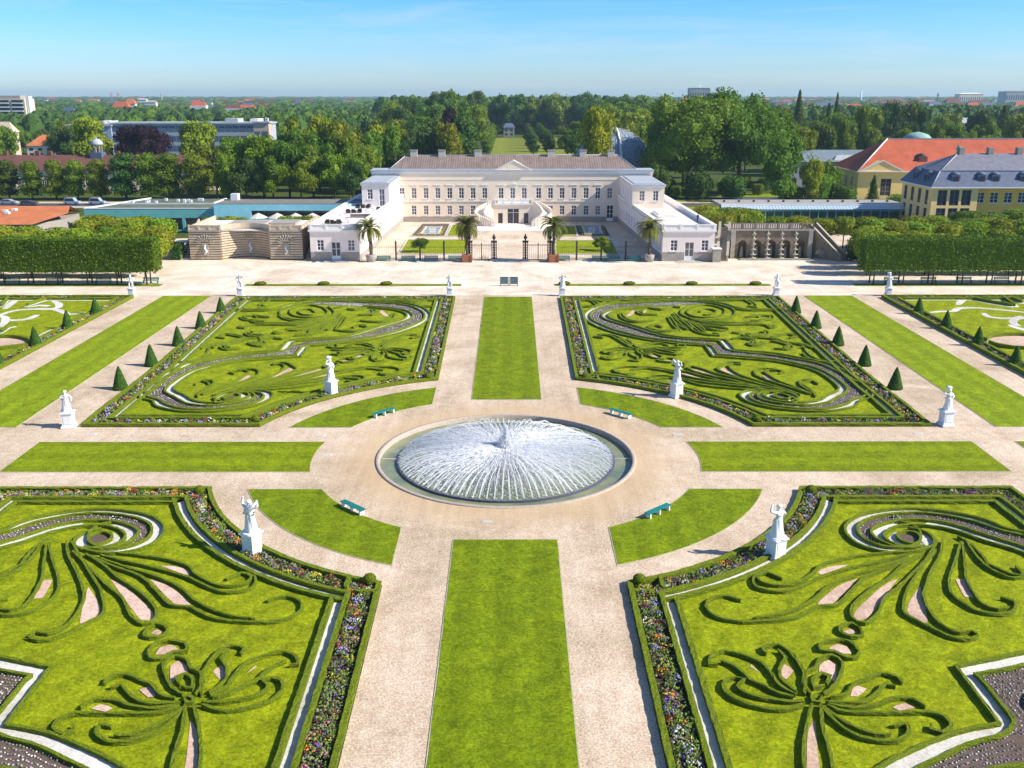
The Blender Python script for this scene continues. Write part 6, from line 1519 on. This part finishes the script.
# shrubs in the gardens beyond the arcade
random.seed(9)
for i,(u,v,r_,mt_) in enumerate([(667,190,2.6,'m'),(676,192,1.8,'b'),(696,194,4.2,'d'),(655,189,2.6,'m'),(724,189,2.0,'m'),(733,194,3.6,'d'),(758,190,1.8,'m'),(785,195,2.0,'d'),(797,196,2.2,'m'),(818,196,4.2,'m'),(836,196,2.8,'d'),(847,198,2.5,'m'),(764,186,2.2,'d'),(745,182,2.0,'b'),(896,208,2.6,'m'),(712,184,1.6,'d')]):
    p=P(u,v,1.5); e=pleach(p.x,p.y,r_,r_*1.9,['rounded shrub in the garden beyond the glass arcade','shrub'][0],'shrubs beyond the glass arcade',MATS[mt_],hh=r_*.95); e.name='garden_shrub'; e['category']='shrub'
# ground beyond: street, lawns, paths
M_asph=plain('street_asphalt',(.085,.085,.09),.9,.15,.8,dirt=.2)
for nm,x0_,x1_,y0_,y1_,z,mt_ in [('road',-400,400,196,204,.0,M_asph),('footpath',-400,-30,192.4,195.8,.10,M_conc),('footpath',-400,400,204.2,208,.10,M_sand),('lawn',40,88,181,195.6,.004,M_lawn_out),('path',88,150,181,195.6,.006,M_sand),('lawn',40,160,208.3,214,.01,M_lawn_out),('path',40,100,214.2,222,.012,M_asph),('lawn',40,100,222.2,232,.01,M_lawn_out),('lawn',-30,40,205,215,.0095,M_lawn_out),('meadow',-10,46,225,650,.012,lawn_mat('meadow_grass',(.16,.19,.03,1),(.24,.26,.04,1),None,.6)),('lawn',-110,-64,168,192,.008,M_lawn_out),('path',-64,-36,122,140,.008,M_sand),('path',40,66,112,165,.008,M_sand)]:
    m=MB(); m.prism([(x0_,y0_),(x1_,y0_),(x1_,y1_),(x0_,y1_)],-.01+.0,z+.004,mt_,False); struct(nm,m)
# parked vehicles
def car(x,y,col,label,van=False,rz=0):
    e=empty('parked_car',(x,y,.01),label,'car',None,rz); L=4.5; H=1.9 if van else 1.45
    pr=[(-2.25,.3),(-2.25,.85),(-2.1,1.0),(-1.75,H-.05) if van else (-1.6,H-.08),(-1.5,H),(.6,H) if van else (.2,H),(1.2,1.02),(2.1,.88),(2.25,.65),(2.25,.3)]
    def ext(p,w,mat,nm,par=e):
        m=MB(); n_=len(p); vs=[(a,-w,b) for a,b in p]+[(a,w,b) for a,b in p]; fs=[tuple(range(n_)),tuple(range(2*n_-1,n_-1,-1))]+[(i,n_+i,n_+(i+1)%n_,(i+1)%n_) for i in range(n_)]; m.add(vs,fs,mat); return m.build(nm,None,par,world=False)
    ext(pr,.88,plain('car_paint_%d'%int(col[0]*100),col,.3,.03,1,spec=.5),'body')
    ext([(-1.85,1.02),(-1.6,H-.14),(.5 if van else .15,H-.14),(1.0,1.02)],.90,M_pane,'side_window')
    for a in (-1.4,1.4):
        for s in (-1,1):
            m=MB(); m.tube([(a,s*.72,.32),(a,s*.93,.32)],.32,12,M_metal); m.build('wheel',None,e,world=False)
car(XA(6,200,1),202,(.30,.34,.40,1),'grey blue car at the left edge of the street behind the orange roof'); car(XA(70,200,1),201.6,(.33,.42,.55,1),'light blue van parked left of its twin on the street',True); car(XA(95,200,1),201.8,(.36,.44,.56,1),'light blue van parked right of its twin on the street',True); car(XA(31,200,1),199,(.06,.07,.10,1),'dark car on the street behind the orange roof')
# ================================================================ PALMS
def frond(mb,base,az,el0,L,mat,rng):
    pts=[];p=Vector(base); el=el0; K=9
    for k in range(K+1):
        pts.append(p.copy()); d=Vector((math.cos(az)*math.cos(el),math.sin(az)*math.cos(el),math.sin(el))); p=p+d*L/K; el-=.17+.03*k*.5
    mb.tube(pts,[.035*(1-k/(K+1)) for k in range(K+1)],4,mat,False,False)
    for k in range(1,K+1):
        for t_ in (0,.33,.66):
            if k==K and t_: continue
            a=pts[k] if k==K else pts[k].lerp(pts[k+1] if k<K else pts[k],t_); d=(pts[min(k+1,K)]-pts[k-1]).normalized(); side=d.cross(Vector((0,0,1))).normalized()
            ln=.55*math.sin(math.pi*min(.95,(k+t_)/K*.85+.12))+.1
            for s in (-1,1):
                q=a+(side*s+d*.55+Vector((0,0,-.25+rng.uniform(-.15,.15)))).normalized()*ln; w=d*.07; mb.add([a-w,q,a+w],[(0,1,2)],mat)
def palm(x,y,h,planter,label,seed):
    rng=random.Random(seed); e=empty('date_palm',(x,y,0),label,'palm','palms in tubs before the palace')
    m=MB()
    if planter=='tub':
        m.prism([(x-.85,y-.85),(x+.85,y-.85),(x+.85,y+.85),(x-.85,y+.85)],.1,1.35,plain('tub_terracotta',(.36,.14,.07),.8,.2,3))
        for a in (-.85,.85):
            for b in (-.85,.85): m.box(x+a-.1,x+a+.1,y+b-.1,y+b+.1,0,1.5,plain('tub_post',(.30,.12,.07),.8,.2,3))
    else: m.lathe([(.75,0),(.95,.9),(1.0,1.3),(.85,1.35)],(x,y,0),10,M_base)
    m.build('planter',None,e)
    m=MB(); pts=[];rad=[]
    for k in range(17): pts.append((x+.05*math.sin(k),y,1.2+(h-1.2)*k/16)); rad.append((.30 if k%2 else .23)*(1.15 if k>12 else 1))
    m.tube(pts,rad,10,M_bark,False); m.build('trunk',None,e)
    m=MB()
    for k in range(64):
        az=rng.random()*6.283; el=R(rng.choice([80,65,50,35,20,5,-12])+rng.uniform(-8,8)); frond(m,(x,y,h-.05),az,el,rng.uniform(2.9,3.8),L_palm,rng)
    m.build('crown',None,e)
for u,h,pl,l,s in ((371,6.3,'pot','palm in a stone tub before the left wing',1),(467,6.7,'tub','palm in a terracotta tub left of the gate',2),(553.5,6.7,'tub','palm in a terracotta tub right of the gate',3),(649,6.3,'pot','palm in a stone tub before the right wing',4)):
    palm(ux(u,102.2,1),102.0,h,pl,l,s)
# small court trees
for u,v,l in ((420,252,'small sparse bush on the left court lawn'),(601,251,'small twiggy tree with pinkish leaves on the right court lawn')):
    p=P(u,v); e=tree(p.x,p.y,3.6,2.9,'round','b' if u>500 else 'm',l,None,'small_tree')
# ================================================================ STATUES
def skin(vs,es,rad,sub=1):
    me=bpy.data.meshes.new('s'); me.from_pydata(vs,es,[]); o=bpy.data.objects.new('s',me); COL.objects.link(o)
    md=o.modifiers.new('k','SKIN'); 
    for i,r_ in enumerate(rad): me.skin_vertices[0].data[i].radius=(r_,r_) if not isinstance(r_,tuple) else r_
    me.skin_vertices[0].data[0].use_root=True
    sb=o.modifiers.new('b','SUBSURF'); sb.levels=sub; sb.render_levels=sub
    bpy.context.view_layer.update(); dg=bpy.context.evaluated_depsgraph_get(); nm=bpy.data.meshes.new_from_object(o.evaluated_get(dg)); bpy.data.objects.remove(o); return nm
def figure(pose,drape=True,seed=0):
    """standing stone figure about 1 unit = 1 m, 2.3 m tall, base at z=0, facing -Y"""
    rng=random.Random(seed)
    hip=1.2; sh=1.86; vs=[(0,0,hip),(0,.02,1.5),(0,.03,1.74),(0,0,1.96),(0,-.03,2.08),(0,-.05,2.24)]; rad=[(.2,.15),(.17,.13),(.2,.14),(.075,.075),(.12,.13),(.10,.11)]; es=[(0,1),(1,2),(2,3),(3,4),(4,5)]
    def limb(start,pts,rr):
        last=start
        for p,r_ in zip(pts,rr): vs.append(p); rad.append(r_); es.append((last,len(vs)-1)); last=len(vs)-1
    sk=.06 if pose%2 else -.05
    limb(0,[(-.15,0,1.1),(-.17+sk,-.08,.62),(-.16+sk,.02,.12),(-.17+sk,-.14,.05)],[.14,.095,.06,.055])
    limb(0,[(.15,0,1.1),(.2,.0,.62),(.2,.06,.12),(.22,-.1,.05)],[.14,.095,.06,.055])
    A={0:([(-.26,0,1.82),(-.5,-.05,1.98),(-.44,-.1,2.32),(-.4,-.1,2.42)],[(.26,0,1.82),(.5,-.05,1.98),(.46,-.1,2.34),(.42,-.1,2.44)]),
       1:([(-.26,0,1.82),(-.42,.02,1.55),(-.24,-.16,1.36),(-.16,-.2,1.33)],[(.26,0,1.82),(.48,-.05,1.92),(.36,-.12,2.3),(.26,-.12,2.38)]),
       2:([(-.26,0,1.82),(-.4,-.05,1.56),(-.2,-.25,1.6),(-.08,-.28,1.66)],[(.26,0,1.82),(.42,.02,1.52),(.4,-.08,1.22),(.4,-.1,1.14)]),
       3:([(-.26,0,1.82),(-.46,0,1.95),(-.3,-.05,2.3),(-.12,-.06,2.38)],[(.26,0,1.82),(.4,.0,1.5),(.22,-.18,1.38),(.15,-.2,1.36)])}[pose]
    for a in A: limb(2,a,[.1,.075,.05,.055])
    me=skin(vs,es,rad,1); m=MB(); m.add([v.co for v in me.vertices],[tuple(p.vertices) for p in me.polygons],M_stat,True); bpy.data.meshes.remove(me)
    # hair, nose
    m.lathe([(.02,2.2),(.13,2.24),(.145,2.32),(.10,2.41),(.02,2.44)],(0,.0,-.06),10,M_stat); m.tube([(0,-.15,2.17),(0,-.20,2.12)],[.02,.025],5,M_stat)
    # drapery with folds, tree stump support
    if drape:
        n=26; vs2=[];fs=[]
        for z,r_ in ((.02,.36),(.25,.34),(.6,.29),(.95,.25),(1.2,.235),(1.32,.22)):
            for k in range(n):
                a=2*math.pi*k/n; f=1+.12*math.sin(a*7+z*3+pose)+.05*math.sin(a*13); vs2.append((r_*f*math.cos(a)+sk*.4,r_*.8*f*math.sin(a),z+.05*math.sin(a*2+pose)*(z>1)))
        for i in range(5):
            for k in range(n): fs.append((i*n+k,i*n+(k+1)%n,(i+1)*n+(k+1)%n,(i+1)*n+k))
        m.add(vs2,fs,M_stat,True); m.tube([(-.3,.05,1.35),(-.1,-.2,1.5),(.2,-.12,1.75),(.26,.05,1.85),(.1,.2,1.6)],[.07,.08,.07,.06,.05],7,M_stat)
    else: m.tube([(.02,.2,0),(.05,.2,.6),(.02,.16,1.05)],[.2,.15,.1],8,M_stat)
    if pose==0: m.tube([(-.44,-.1,2.34),(-.3,.06,2.0),(-.05,.14,1.75),(.2,.16,1.4)],[.05,.10,.12,.08],7,M_stat)
    if pose==3: m.lathe([(.05,0),(.22,.08),(.24,.22),(.08,.3)],(-.12,-.02,2.4),9,M_stat)
    m.lathe([(.46,-.06),(.46,.04),(.38,.07)],n=12,mat=M_stat)
    o=m.build('figure',None,None,None,world=False); me=o.data; bpy.data.objects.remove(o); return me
def pedestal(w,h):
    m=MB(); 
    for a,z0,z1 in ((w*.62,0,.16),(w*.56,.16,.26),(w*.48,.26,h-.22),(w*.53,h-.22,h-.14),(w*.60,h-.14,h-.03),(w*.50,h-.03,h)): m.prism([(-a,-a),(a,-a),(a,a),(-a,a)],z0,z1,M_stat)
    for k in range(4):
        c,s=math.cos(k*math.pi/2),math.sin(k*math.pi/2); q=[(-w*.34,-w*.48-.025,.42),(w*.34,-w*.48-.025,.42),(w*.34,-w*.48-.025,h-.36),(-w*.34,-w*.48-.025,h-.36)]; q+=[(x,y+.03,z) for x,y,z in q]
        m.add([(x*c-y*s,x*s+y*c,z) for x,y,z in q],[(0,1,2,3),(0,4,5,1),(1,5,6,2),(2,6,7,3),(3,7,4,0)],M_stat)
    o=m.build('pedestal',None,None,None,world=False); me=o.data; bpy.data.objects.remove(o); return me
FIG={(p,d):figure(p,d,p) for p,d in ((0,True),(1,True),(2,True),(3,True),(2,False),(1,False))}
PBIG=pedestal(.98,1.55); PSM=pedestal(.85,1.25)
def statue(x,y,rz,pose,dr,big,label,s=1.0):
    e=empty('statue',(x,y,.005),label,'statue','white statues of the parterre',rz)
    for nm,me,z,k in (('pedestal',PBIG if big else PSM,0,1),('figure',FIG[(pose,dr)],1.55 if big else 1.25,.98*s)):
        o=bpy.data.objects.new(nm,me); COL.objects.link(o); o.parent=e; o.location=(0,0,z+.02); o.scale=(k*(1.42 if nm=='figure' else 1),k*(1.42 if nm=='figure' else 1),k)
def toc(x,y): return math.atan2(-y,-x)+math.pi/2
for x,y,pose,dr,l in ((-17.25,-18.5,0,True,'white statue with both arms raised, near left of the fountain'),(18.3,-19.3,1,True,'white draped statue in blue shade, near right of the fountain'),(-18.3,17.9,3,True,'white statue carrying a vase, far left of the fountain'),(17.6,17.1,0,True,'white statue with spread raised arms, far right of the fountain')):
    statue(x,y,toc(x,y)+.25*(1 if x<0 else -1),pose,dr,True,l)
for x,y,pose,dr,l in ((-41.2,7.7,2,True,'white draped statue at the outer left corner on the cross walk'),(41.6,8.0,3,True,'white statue with raised vase at the outer right corner on the cross walk')): statue(x,y,.15,pose,dr,True,l,.88)
for x,y,pose,dr,l in ((-58.4,69.6,2,False,'small white statue by the far corner of the outer left parterre'),(-41.6,69.8,1,False,'slender white statue at the palace corner of the left cone row'),(-9.0,69.9,2,False,'small white statue left of the middle walk at the palace end'),(8.5,69.9,1,True,'small white statue right of the middle walk at the palace end'),(41.9,70,2,False,'slender white statue at the palace corner of the right cone row'),(59.3,69.8,3,True,'small white statue by the far corner of the outer right parterre')): statue(x,y,0,pose,dr,False,l,.92)
# ================================================================ BENCHES
def bench(x,y,rz,label,back,L=2.5,group=None):
    e=empty('park_bench',(x,y,.005),label,'bench',group,rz)
    m=MB()
    for k in range(4): m.box(-L/2,L/2,-.26+k*.135,-.26+k*.135+.11,.44,.49,M_teal)
    m.build('seat',None,e,world=False)
    for s in (-.42,.0,.42) if not back else (-.45,.45):
        m=MB(); m.box(s*L-.06,s*L+.06,-.22,.22,.0,.44,M_trim if not back else M_teal); m.build('leg',None,e,world=False)
    if back:
        m=MB()
        for k in range(3): m.box(-L/2,L/2,.27+k*.03,.31+k*.03,.58+k*.14,.69+k*.14,M_teal)
        for s in (-.45,.45): m.box(s*L-.04,s*L+.04,.30,.38,.4,1.0,M_teal)
        m.build('backrest',None,e,world=False)
for u,v,l in ((353,508.5,'backless teal bench on the near left side of the fountain place'),(384,413.5,'backless teal bench on the far left side of the fountain place'),(620.5,414,'backless teal bench on the far right side of the fountain place'),(658,512,'backless teal bench on the near right side of the fountain place')):
    p=P(u,v,.2); bench(p.x,p.y,math.atan2(p.y,p.x)+math.pi/2,l,False,2.6,'backless benches round the fountain')
hg='teal benches under the stilt hedges'
for x,l in ((-59.3,'first'),(-67.2,'second'),(-75.5,'third'),(-82.3,'fourth')): bench(x,80.3,0,'teal bench in the shade of the left stilt hedge, %s from the middle'%l,True,2.6,hg)
for x,l in ((63.9,'first'),(70,'second'),(75.9,'third'),(82.2,'fourth')): bench(x,80.3,0,'teal bench in the shade of the right stilt hedge, %s from the middle'%l,True,2.6,hg)
for u,l in ((383.5,'first'),(408,'second'),(431,'third'),(455,'fourth')): bench(ux(u,102.8,.4),102.9,0,'teal bench against the left court fence, %s from the left'%l,True,2.6,'teal benches against the court fence')
for u,l in ((563,'first'),(599,'second'),(613,'third'),(634,'fourth')): bench(ux(u,102.8,.4),102.9,0,'teal bench against the right court fence, %s from the left'%l,True,2.6,'teal benches against the court fence')
# low double stand on the gravel
p=P(509,286); e=empty('display_stand',(p.x,p.y,0),'low grey stand with two framed panels on the gravel before the gate','stand'); m=MB()
m.box(-1.6,1.6,-.3,.4,0,.12,M_conc); m.build('base',None,e,world=False)
for s in (-1,1):
    m=MB(); 
    for a in (.12,1.42): m.box(s*a-.05,s*a+.05,-.05,.05,.12,1.5,M_metal)
    for z in (.35,1.42): m.box(min(s*.12,s*1.42),max(s*.12,s*1.42),-.045,.045,z,z+.08,M_metal)
    m.box(min(s*.2,s*1.35),max(s*.2,s*1.35),-.02,.02,.44,1.42,plain('panel_teal_grey',(.10,.18,.20),.4,.3,3)); m.build('panel',None,e,world=False)
# ================================================================ TERRACE THINGS
def lounge(x,y,z,rz,label,grp):
    e=empty('lounge_chair',(x,y,z),label,'chair',grp,rz); m=MB(); m.box(-.4,.4,-.4,.4,.1,.42,M_wood); m.build('seat',None,e,world=False)
    m=MB(); m.box(-.4,.4,.28,.4,.42,.85,M_wood); m.build('backrest',None,e,world=False)
    for s in (-1,1): m=MB(); m.box(s*.4-.07+(0),s*.4+.07,-.4,.27,.1,.62,M_wood); m.build('armrest',None,e,world=False)
random.seed(3)
for i,(u,v,dsc) in enumerate([(363,208,'by the left pavilion wall'),(354,213,'in the middle of the left terrace'),(333,224,'near the front parapet of the left terrace'),(384,211,'by the open pavilion door')]):
    p=P(u,v,6.05)
    for k in range(3 if i<3 else 1): lounge(p.x+(k-1)*1.15,p.y+random.uniform(-.4,.4),6.055,random.uniform(-.5,.5)+math.pi*(k%2),'dark wicker lounge chair %s'%dsc,'dark lounge chairs on the left terrace')
def table(x,y,z,l):
    e=empty('cafe_table',(x,y,z),l,'table','white cafe tables on the left terrace'); m=MB(); m.lathe([(.5,.7),(.5,.75)],n=14,mat=M_frame); m.build('tabletop',None,e,world=False); m=MB(); m.lathe([(.28,0),(.05,.05),(.04,.7)],n=8,mat=M_metal); m.build('leg',None,e,world=False)
for u,v,w_ in ((340,216,'left of the lounge chairs'),(348,223,'nearest the front parapet'),(367,214,'right of the middle lounge chairs'),(372,209,'before the pavilion'),(345,211,'beside the outer parapet')): p=P(u,v,6.05); table(p.x,p.y,6.055,'white round cafe table %s'%w_)
p=P(362.5,217.5,6.05); e=empty('planter_box',(p.x,p.y,6.055),'long mauve planter counter in the middle of the left terrace','planter'); m=MB(); m.box(-2.4,2.4,-.5,.5,0,.75,plain('mauve_board',(.30,.20,.20),.8,.15,3)); m.build('box',None,e,world=False)
m=MB(); m.box(-2.5,2.5,-.6,.6,.75,.82,M_terr); m.build('top',None,e,world=False)
p=P(354,229,6.05); m=MB(); m.box(p.x-1,p.x+1,p.y-.5,p.y+.5,6.055,6.8,M_lead); m.box(p.x-.7,p.x+.7,p.y-.3,p.y+.3,6.8,7.0,M_lead); tag(m.build('roof_vent',None,None,(p.x,p.y,6.055)),'grey metal roof vent by the front parapet of the left terrace','vent')
M_para=plain('parasol_cream',(.72,.64,.54),.8,.06,2)
for i,(u,l) in enumerate(((259,'leftmost'),(278,'second'),(296,'third'),(313,'rightmost'))):
    Y=134.5; x=ux(u,Y,3); e=empty('parasol',(x,Y,0),'cream parasol before the turquoise hall, %s of the four'%l,'parasol','cream parasols of the cafe'); zt=ZA(213,Y); m=MB(); m.lathe([(2.15,zt-1.0),(1.2,zt-.5),(.1,zt)],(x,Y,0),8,M_para,False); m.build('canopy',None,e); m=MB(); m.tube([(x,Y,0),(x,Y,zt-.1)],.05,6,M_metal); m.build('pole',None,e)
# person on the right terrace
def person(x,y,z,rz,label):
    vs=[(0,0,.95),(0,.01,1.2),(0,.02,1.40),(0,0,1.52),(0,-.01,1.6),(0,-.01,1.7),(-.1,0,.88),(-.11,-.02,.48),(-.11,.03,.08),(-.12,-.12,.03),(.1,0,.88),(.12,.05,.48),(.12,.1,.08),(.13,-.04,.03),(-.2,0,1.42),(-.25,0,1.14),(-.2,-.1,.9),(-.2,-.13,.82),(.2,0,1.42),(.27,.02,1.14),(.24,-.06,.9),(.24,-.08,.82)]
    es=[(0,1),(1,2),(2,3),(3,4),(4,5),(0,6),(6,7),(7,8),(8,9),(0,10),(10,11),(11,12),(12,13),(2,14),(14,15),(15,16),(16,17),(2,18),(18,19),(19,20),(20,21)]
    rad=[(.15,.11),(.14,.10),(.17,.11),.055,.085,.085,.1,.07,.045,.045,.1,.07,.045,.045,.07,.05,.035,.04,.07,.05,.035,.04]
    me=skin(vs,es,rad,1); me.materials.append(plain('dark_clothes',(.05,.05,.08),.9,.2,5)); me.materials.append(plain('skin_tone',(.50,.30,.22),.7,.05,5))
    for p_ in me.polygons:
        c=p_.center
        p_.material_index=1 if c.z>1.5 or (c.z<.93 and abs(c.x)>.17) else 0
        p_.use_smooth=True
    e=empty('person',(x,y,z),label,'person',None,rz); o=bpy.data.objects.new('body',me); COL.objects.link(o); o.parent=e
    m=MB(); m.lathe([(.02,1.60),(.10,1.66),(.10,1.74),(.05,1.80),(.01,1.81)],(0,.015,0),10,plain('dark_hair',(.04,.025,.02),.8,.2,5)); m.build('hair',None,e,world=False)
p=P(700,227.5,6.05); person(p.x-.5,p.y,6.9,2.2,'person in dark clothes standing on the edge of the right wing terrace')
# bicycle by the gate
x=ux(483,102.6,.5); e=empty('bicycle',(x,102.9,0),'dark bicycle leaning by the left side gate','bicycle'); 
for s in (-.52,.52):
    m=MB(); m.tube([(s+.33*math.cos(a*math.pi/10),0,.34+.33*math.sin(a*math.pi/10)) for a in range(21)],.025,5,M_metal); 
    for k in range(6): m.tube([(s,0,.34),(s+.32*math.cos(k*1.047),0,.34+.32*math.sin(k*1.047))],.006,3,M_conc)
    m.build('wheel',None,e,world=False)
m=MB()
for a,b in (((-.52,0,.34),(-.15,0,.85)),((-.15,0,.85),(0,0,.32)),((-.52,0,.34),(0,0,.32)),((0,0,.32),(.38,0,.85)),((-.15,0,.8),(.38,0,.85)),((.52,0,.34),(.36,0,1.0))): m.tube([a,b],.02,5,M_metal)
m.build('frame',None,e,world=False); m=MB(); m.tube([(.3,-.25,1.05),(.36,0,1.0),(.3,.25,1.05)],.018,5,M_metal); m.build('handlebar',None,e,world=False); m=MB(); m.box(-.28,-.02,-.08,.08,.87,.93,M_wood); m.build('saddle',None,e,world=False)
# drain covers set in the gravel
for i,(u_,v_,l) in enumerate(((92,434.5,'on the left of the cross walk'),(321,435.5,'left behind the fountain'),(677.5,435,'right behind the fountain'),(918,433.5,'on the right of the cross walk'),(327,455,'left of the fountain'),(487,522,'before the fountain'))):
    p=P(u_,v_); x,y=p.x,p.y
    m=MB(); m.box(x-.42,x+.42,y-.24,y+.24,.0,.03,M_white); m.box(x-.3,x+.3,y-.15,y+.15,.031,.05,M_conc); tag(m.build('drain_cover',None,None,(x,y,0)),'pale stone drain cover in the gravel %s'%l,'drain cover')
# ================================================================ LIGHT
SUN_EL=36; SUN_AZ=-11   # direction to the sun: from +X, a little to the camera side
w=bpy.data.worlds.new('World'); scene.world=w; w.use_nodes=True; t=w.node_tree
bg=t.nodes['Background']; sky=t.nodes.new('ShaderNodeTexSky'); sky.sky_type='NISHITA'; sky.sun_disc=False
sky.sun_elevation=R(SUN_EL); sky.sun_rotation=R(90-SUN_AZ); sky.air_density=1.3; sky.dust_density=.4; sky.ozone_density=3
tc=t.nodes.new('ShaderNodeTexCoord'); sp=t.nodes.new('ShaderNodeSeparateXYZ'); t.links.new(tc.outputs['Generated'],sp.inputs[0])
rr=ramp(t,sp.outputs['Z'],[(.0,(.86,1.20,1.95,1)),(.03,(.68,1.12,1.95,1)),(.06,(.50,1.0,1.85,1)),(.10,(.30,.84,1.6,1)),(.35,(.30,.55,.95,1)),(1,(.8,.9,1,1))])
# thin high streaks
mp=t.nodes.new('ShaderNodeMapping'); mp.inputs['Scale'].default_value=(2,2,26); t.links.new(tc.outputs['Generated'],mp.inputs['Vector'])
cl=noise_t(t,mp.outputs[0],2.2,6,.6,.8); cr_=ramp(t,cl,[(.5,(0,0,0)),(.85,(.4,.4,.4))])
c=mixc(t,1.0,sky.outputs[0],rr,'MULTIPLY'); c=mixc(t,cr_,c,(6.2,6.6,7.2,1))
t.links.new(c,bg.inputs[0]); bg.inputs[1].default_value=0.085
sd=bpy.data.lights.new('sun','SUN'); sd.energy=4.9; sd.angle=R(.6); sd.color=(1,.93,.82)
so=bpy.data.objects.new('sun',sd); COL.objects.link(so)
d=Vector((math.cos(R(SUN_EL))*math.cos(R(SUN_AZ)),math.cos(R(SUN_EL))*math.sin(R(SUN_AZ)),math.sin(R(SUN_EL))))
so.rotation_euler=(-d).to_track_quat('-Z','Y').to_euler(); so.location=(200,-50,200)
scene.view_settings.view_transform='Standard'; scene.view_settings.look='None'; scene.view_settings.exposure=0.6; scene.view_settings.gamma=1
scene.view_settings.use_curve_mapping=False
scene.render.resolution_x=1024; scene.render.resolution_y=768
scene.cycles.max_bounces=5; scene.cycles.transparent_max_bounces=48

# ================================================================ HAZE
m=MB(); m.box(-6000,6000,-160,8600,-1.5,62,None)
hz,t,b=nt('haze_air'); t.nodes.remove(b); pv=t.nodes.new('ShaderNodeVolumePrincipled'); pv.inputs['Color'].default_value=(.60,.86,1,1); pv.inputs['Density'].default_value=.00011; pv.inputs['Anisotropy'].default_value=.2
t.links.new(pv.outputs[0],t.nodes['Material Output'].inputs['Volume'])
tag(m.build('haze',hz,None,None,world=False),'thin blue summer haze over the far woods','haze',None,'stuff')
scene.cycles.volume_bounces=0
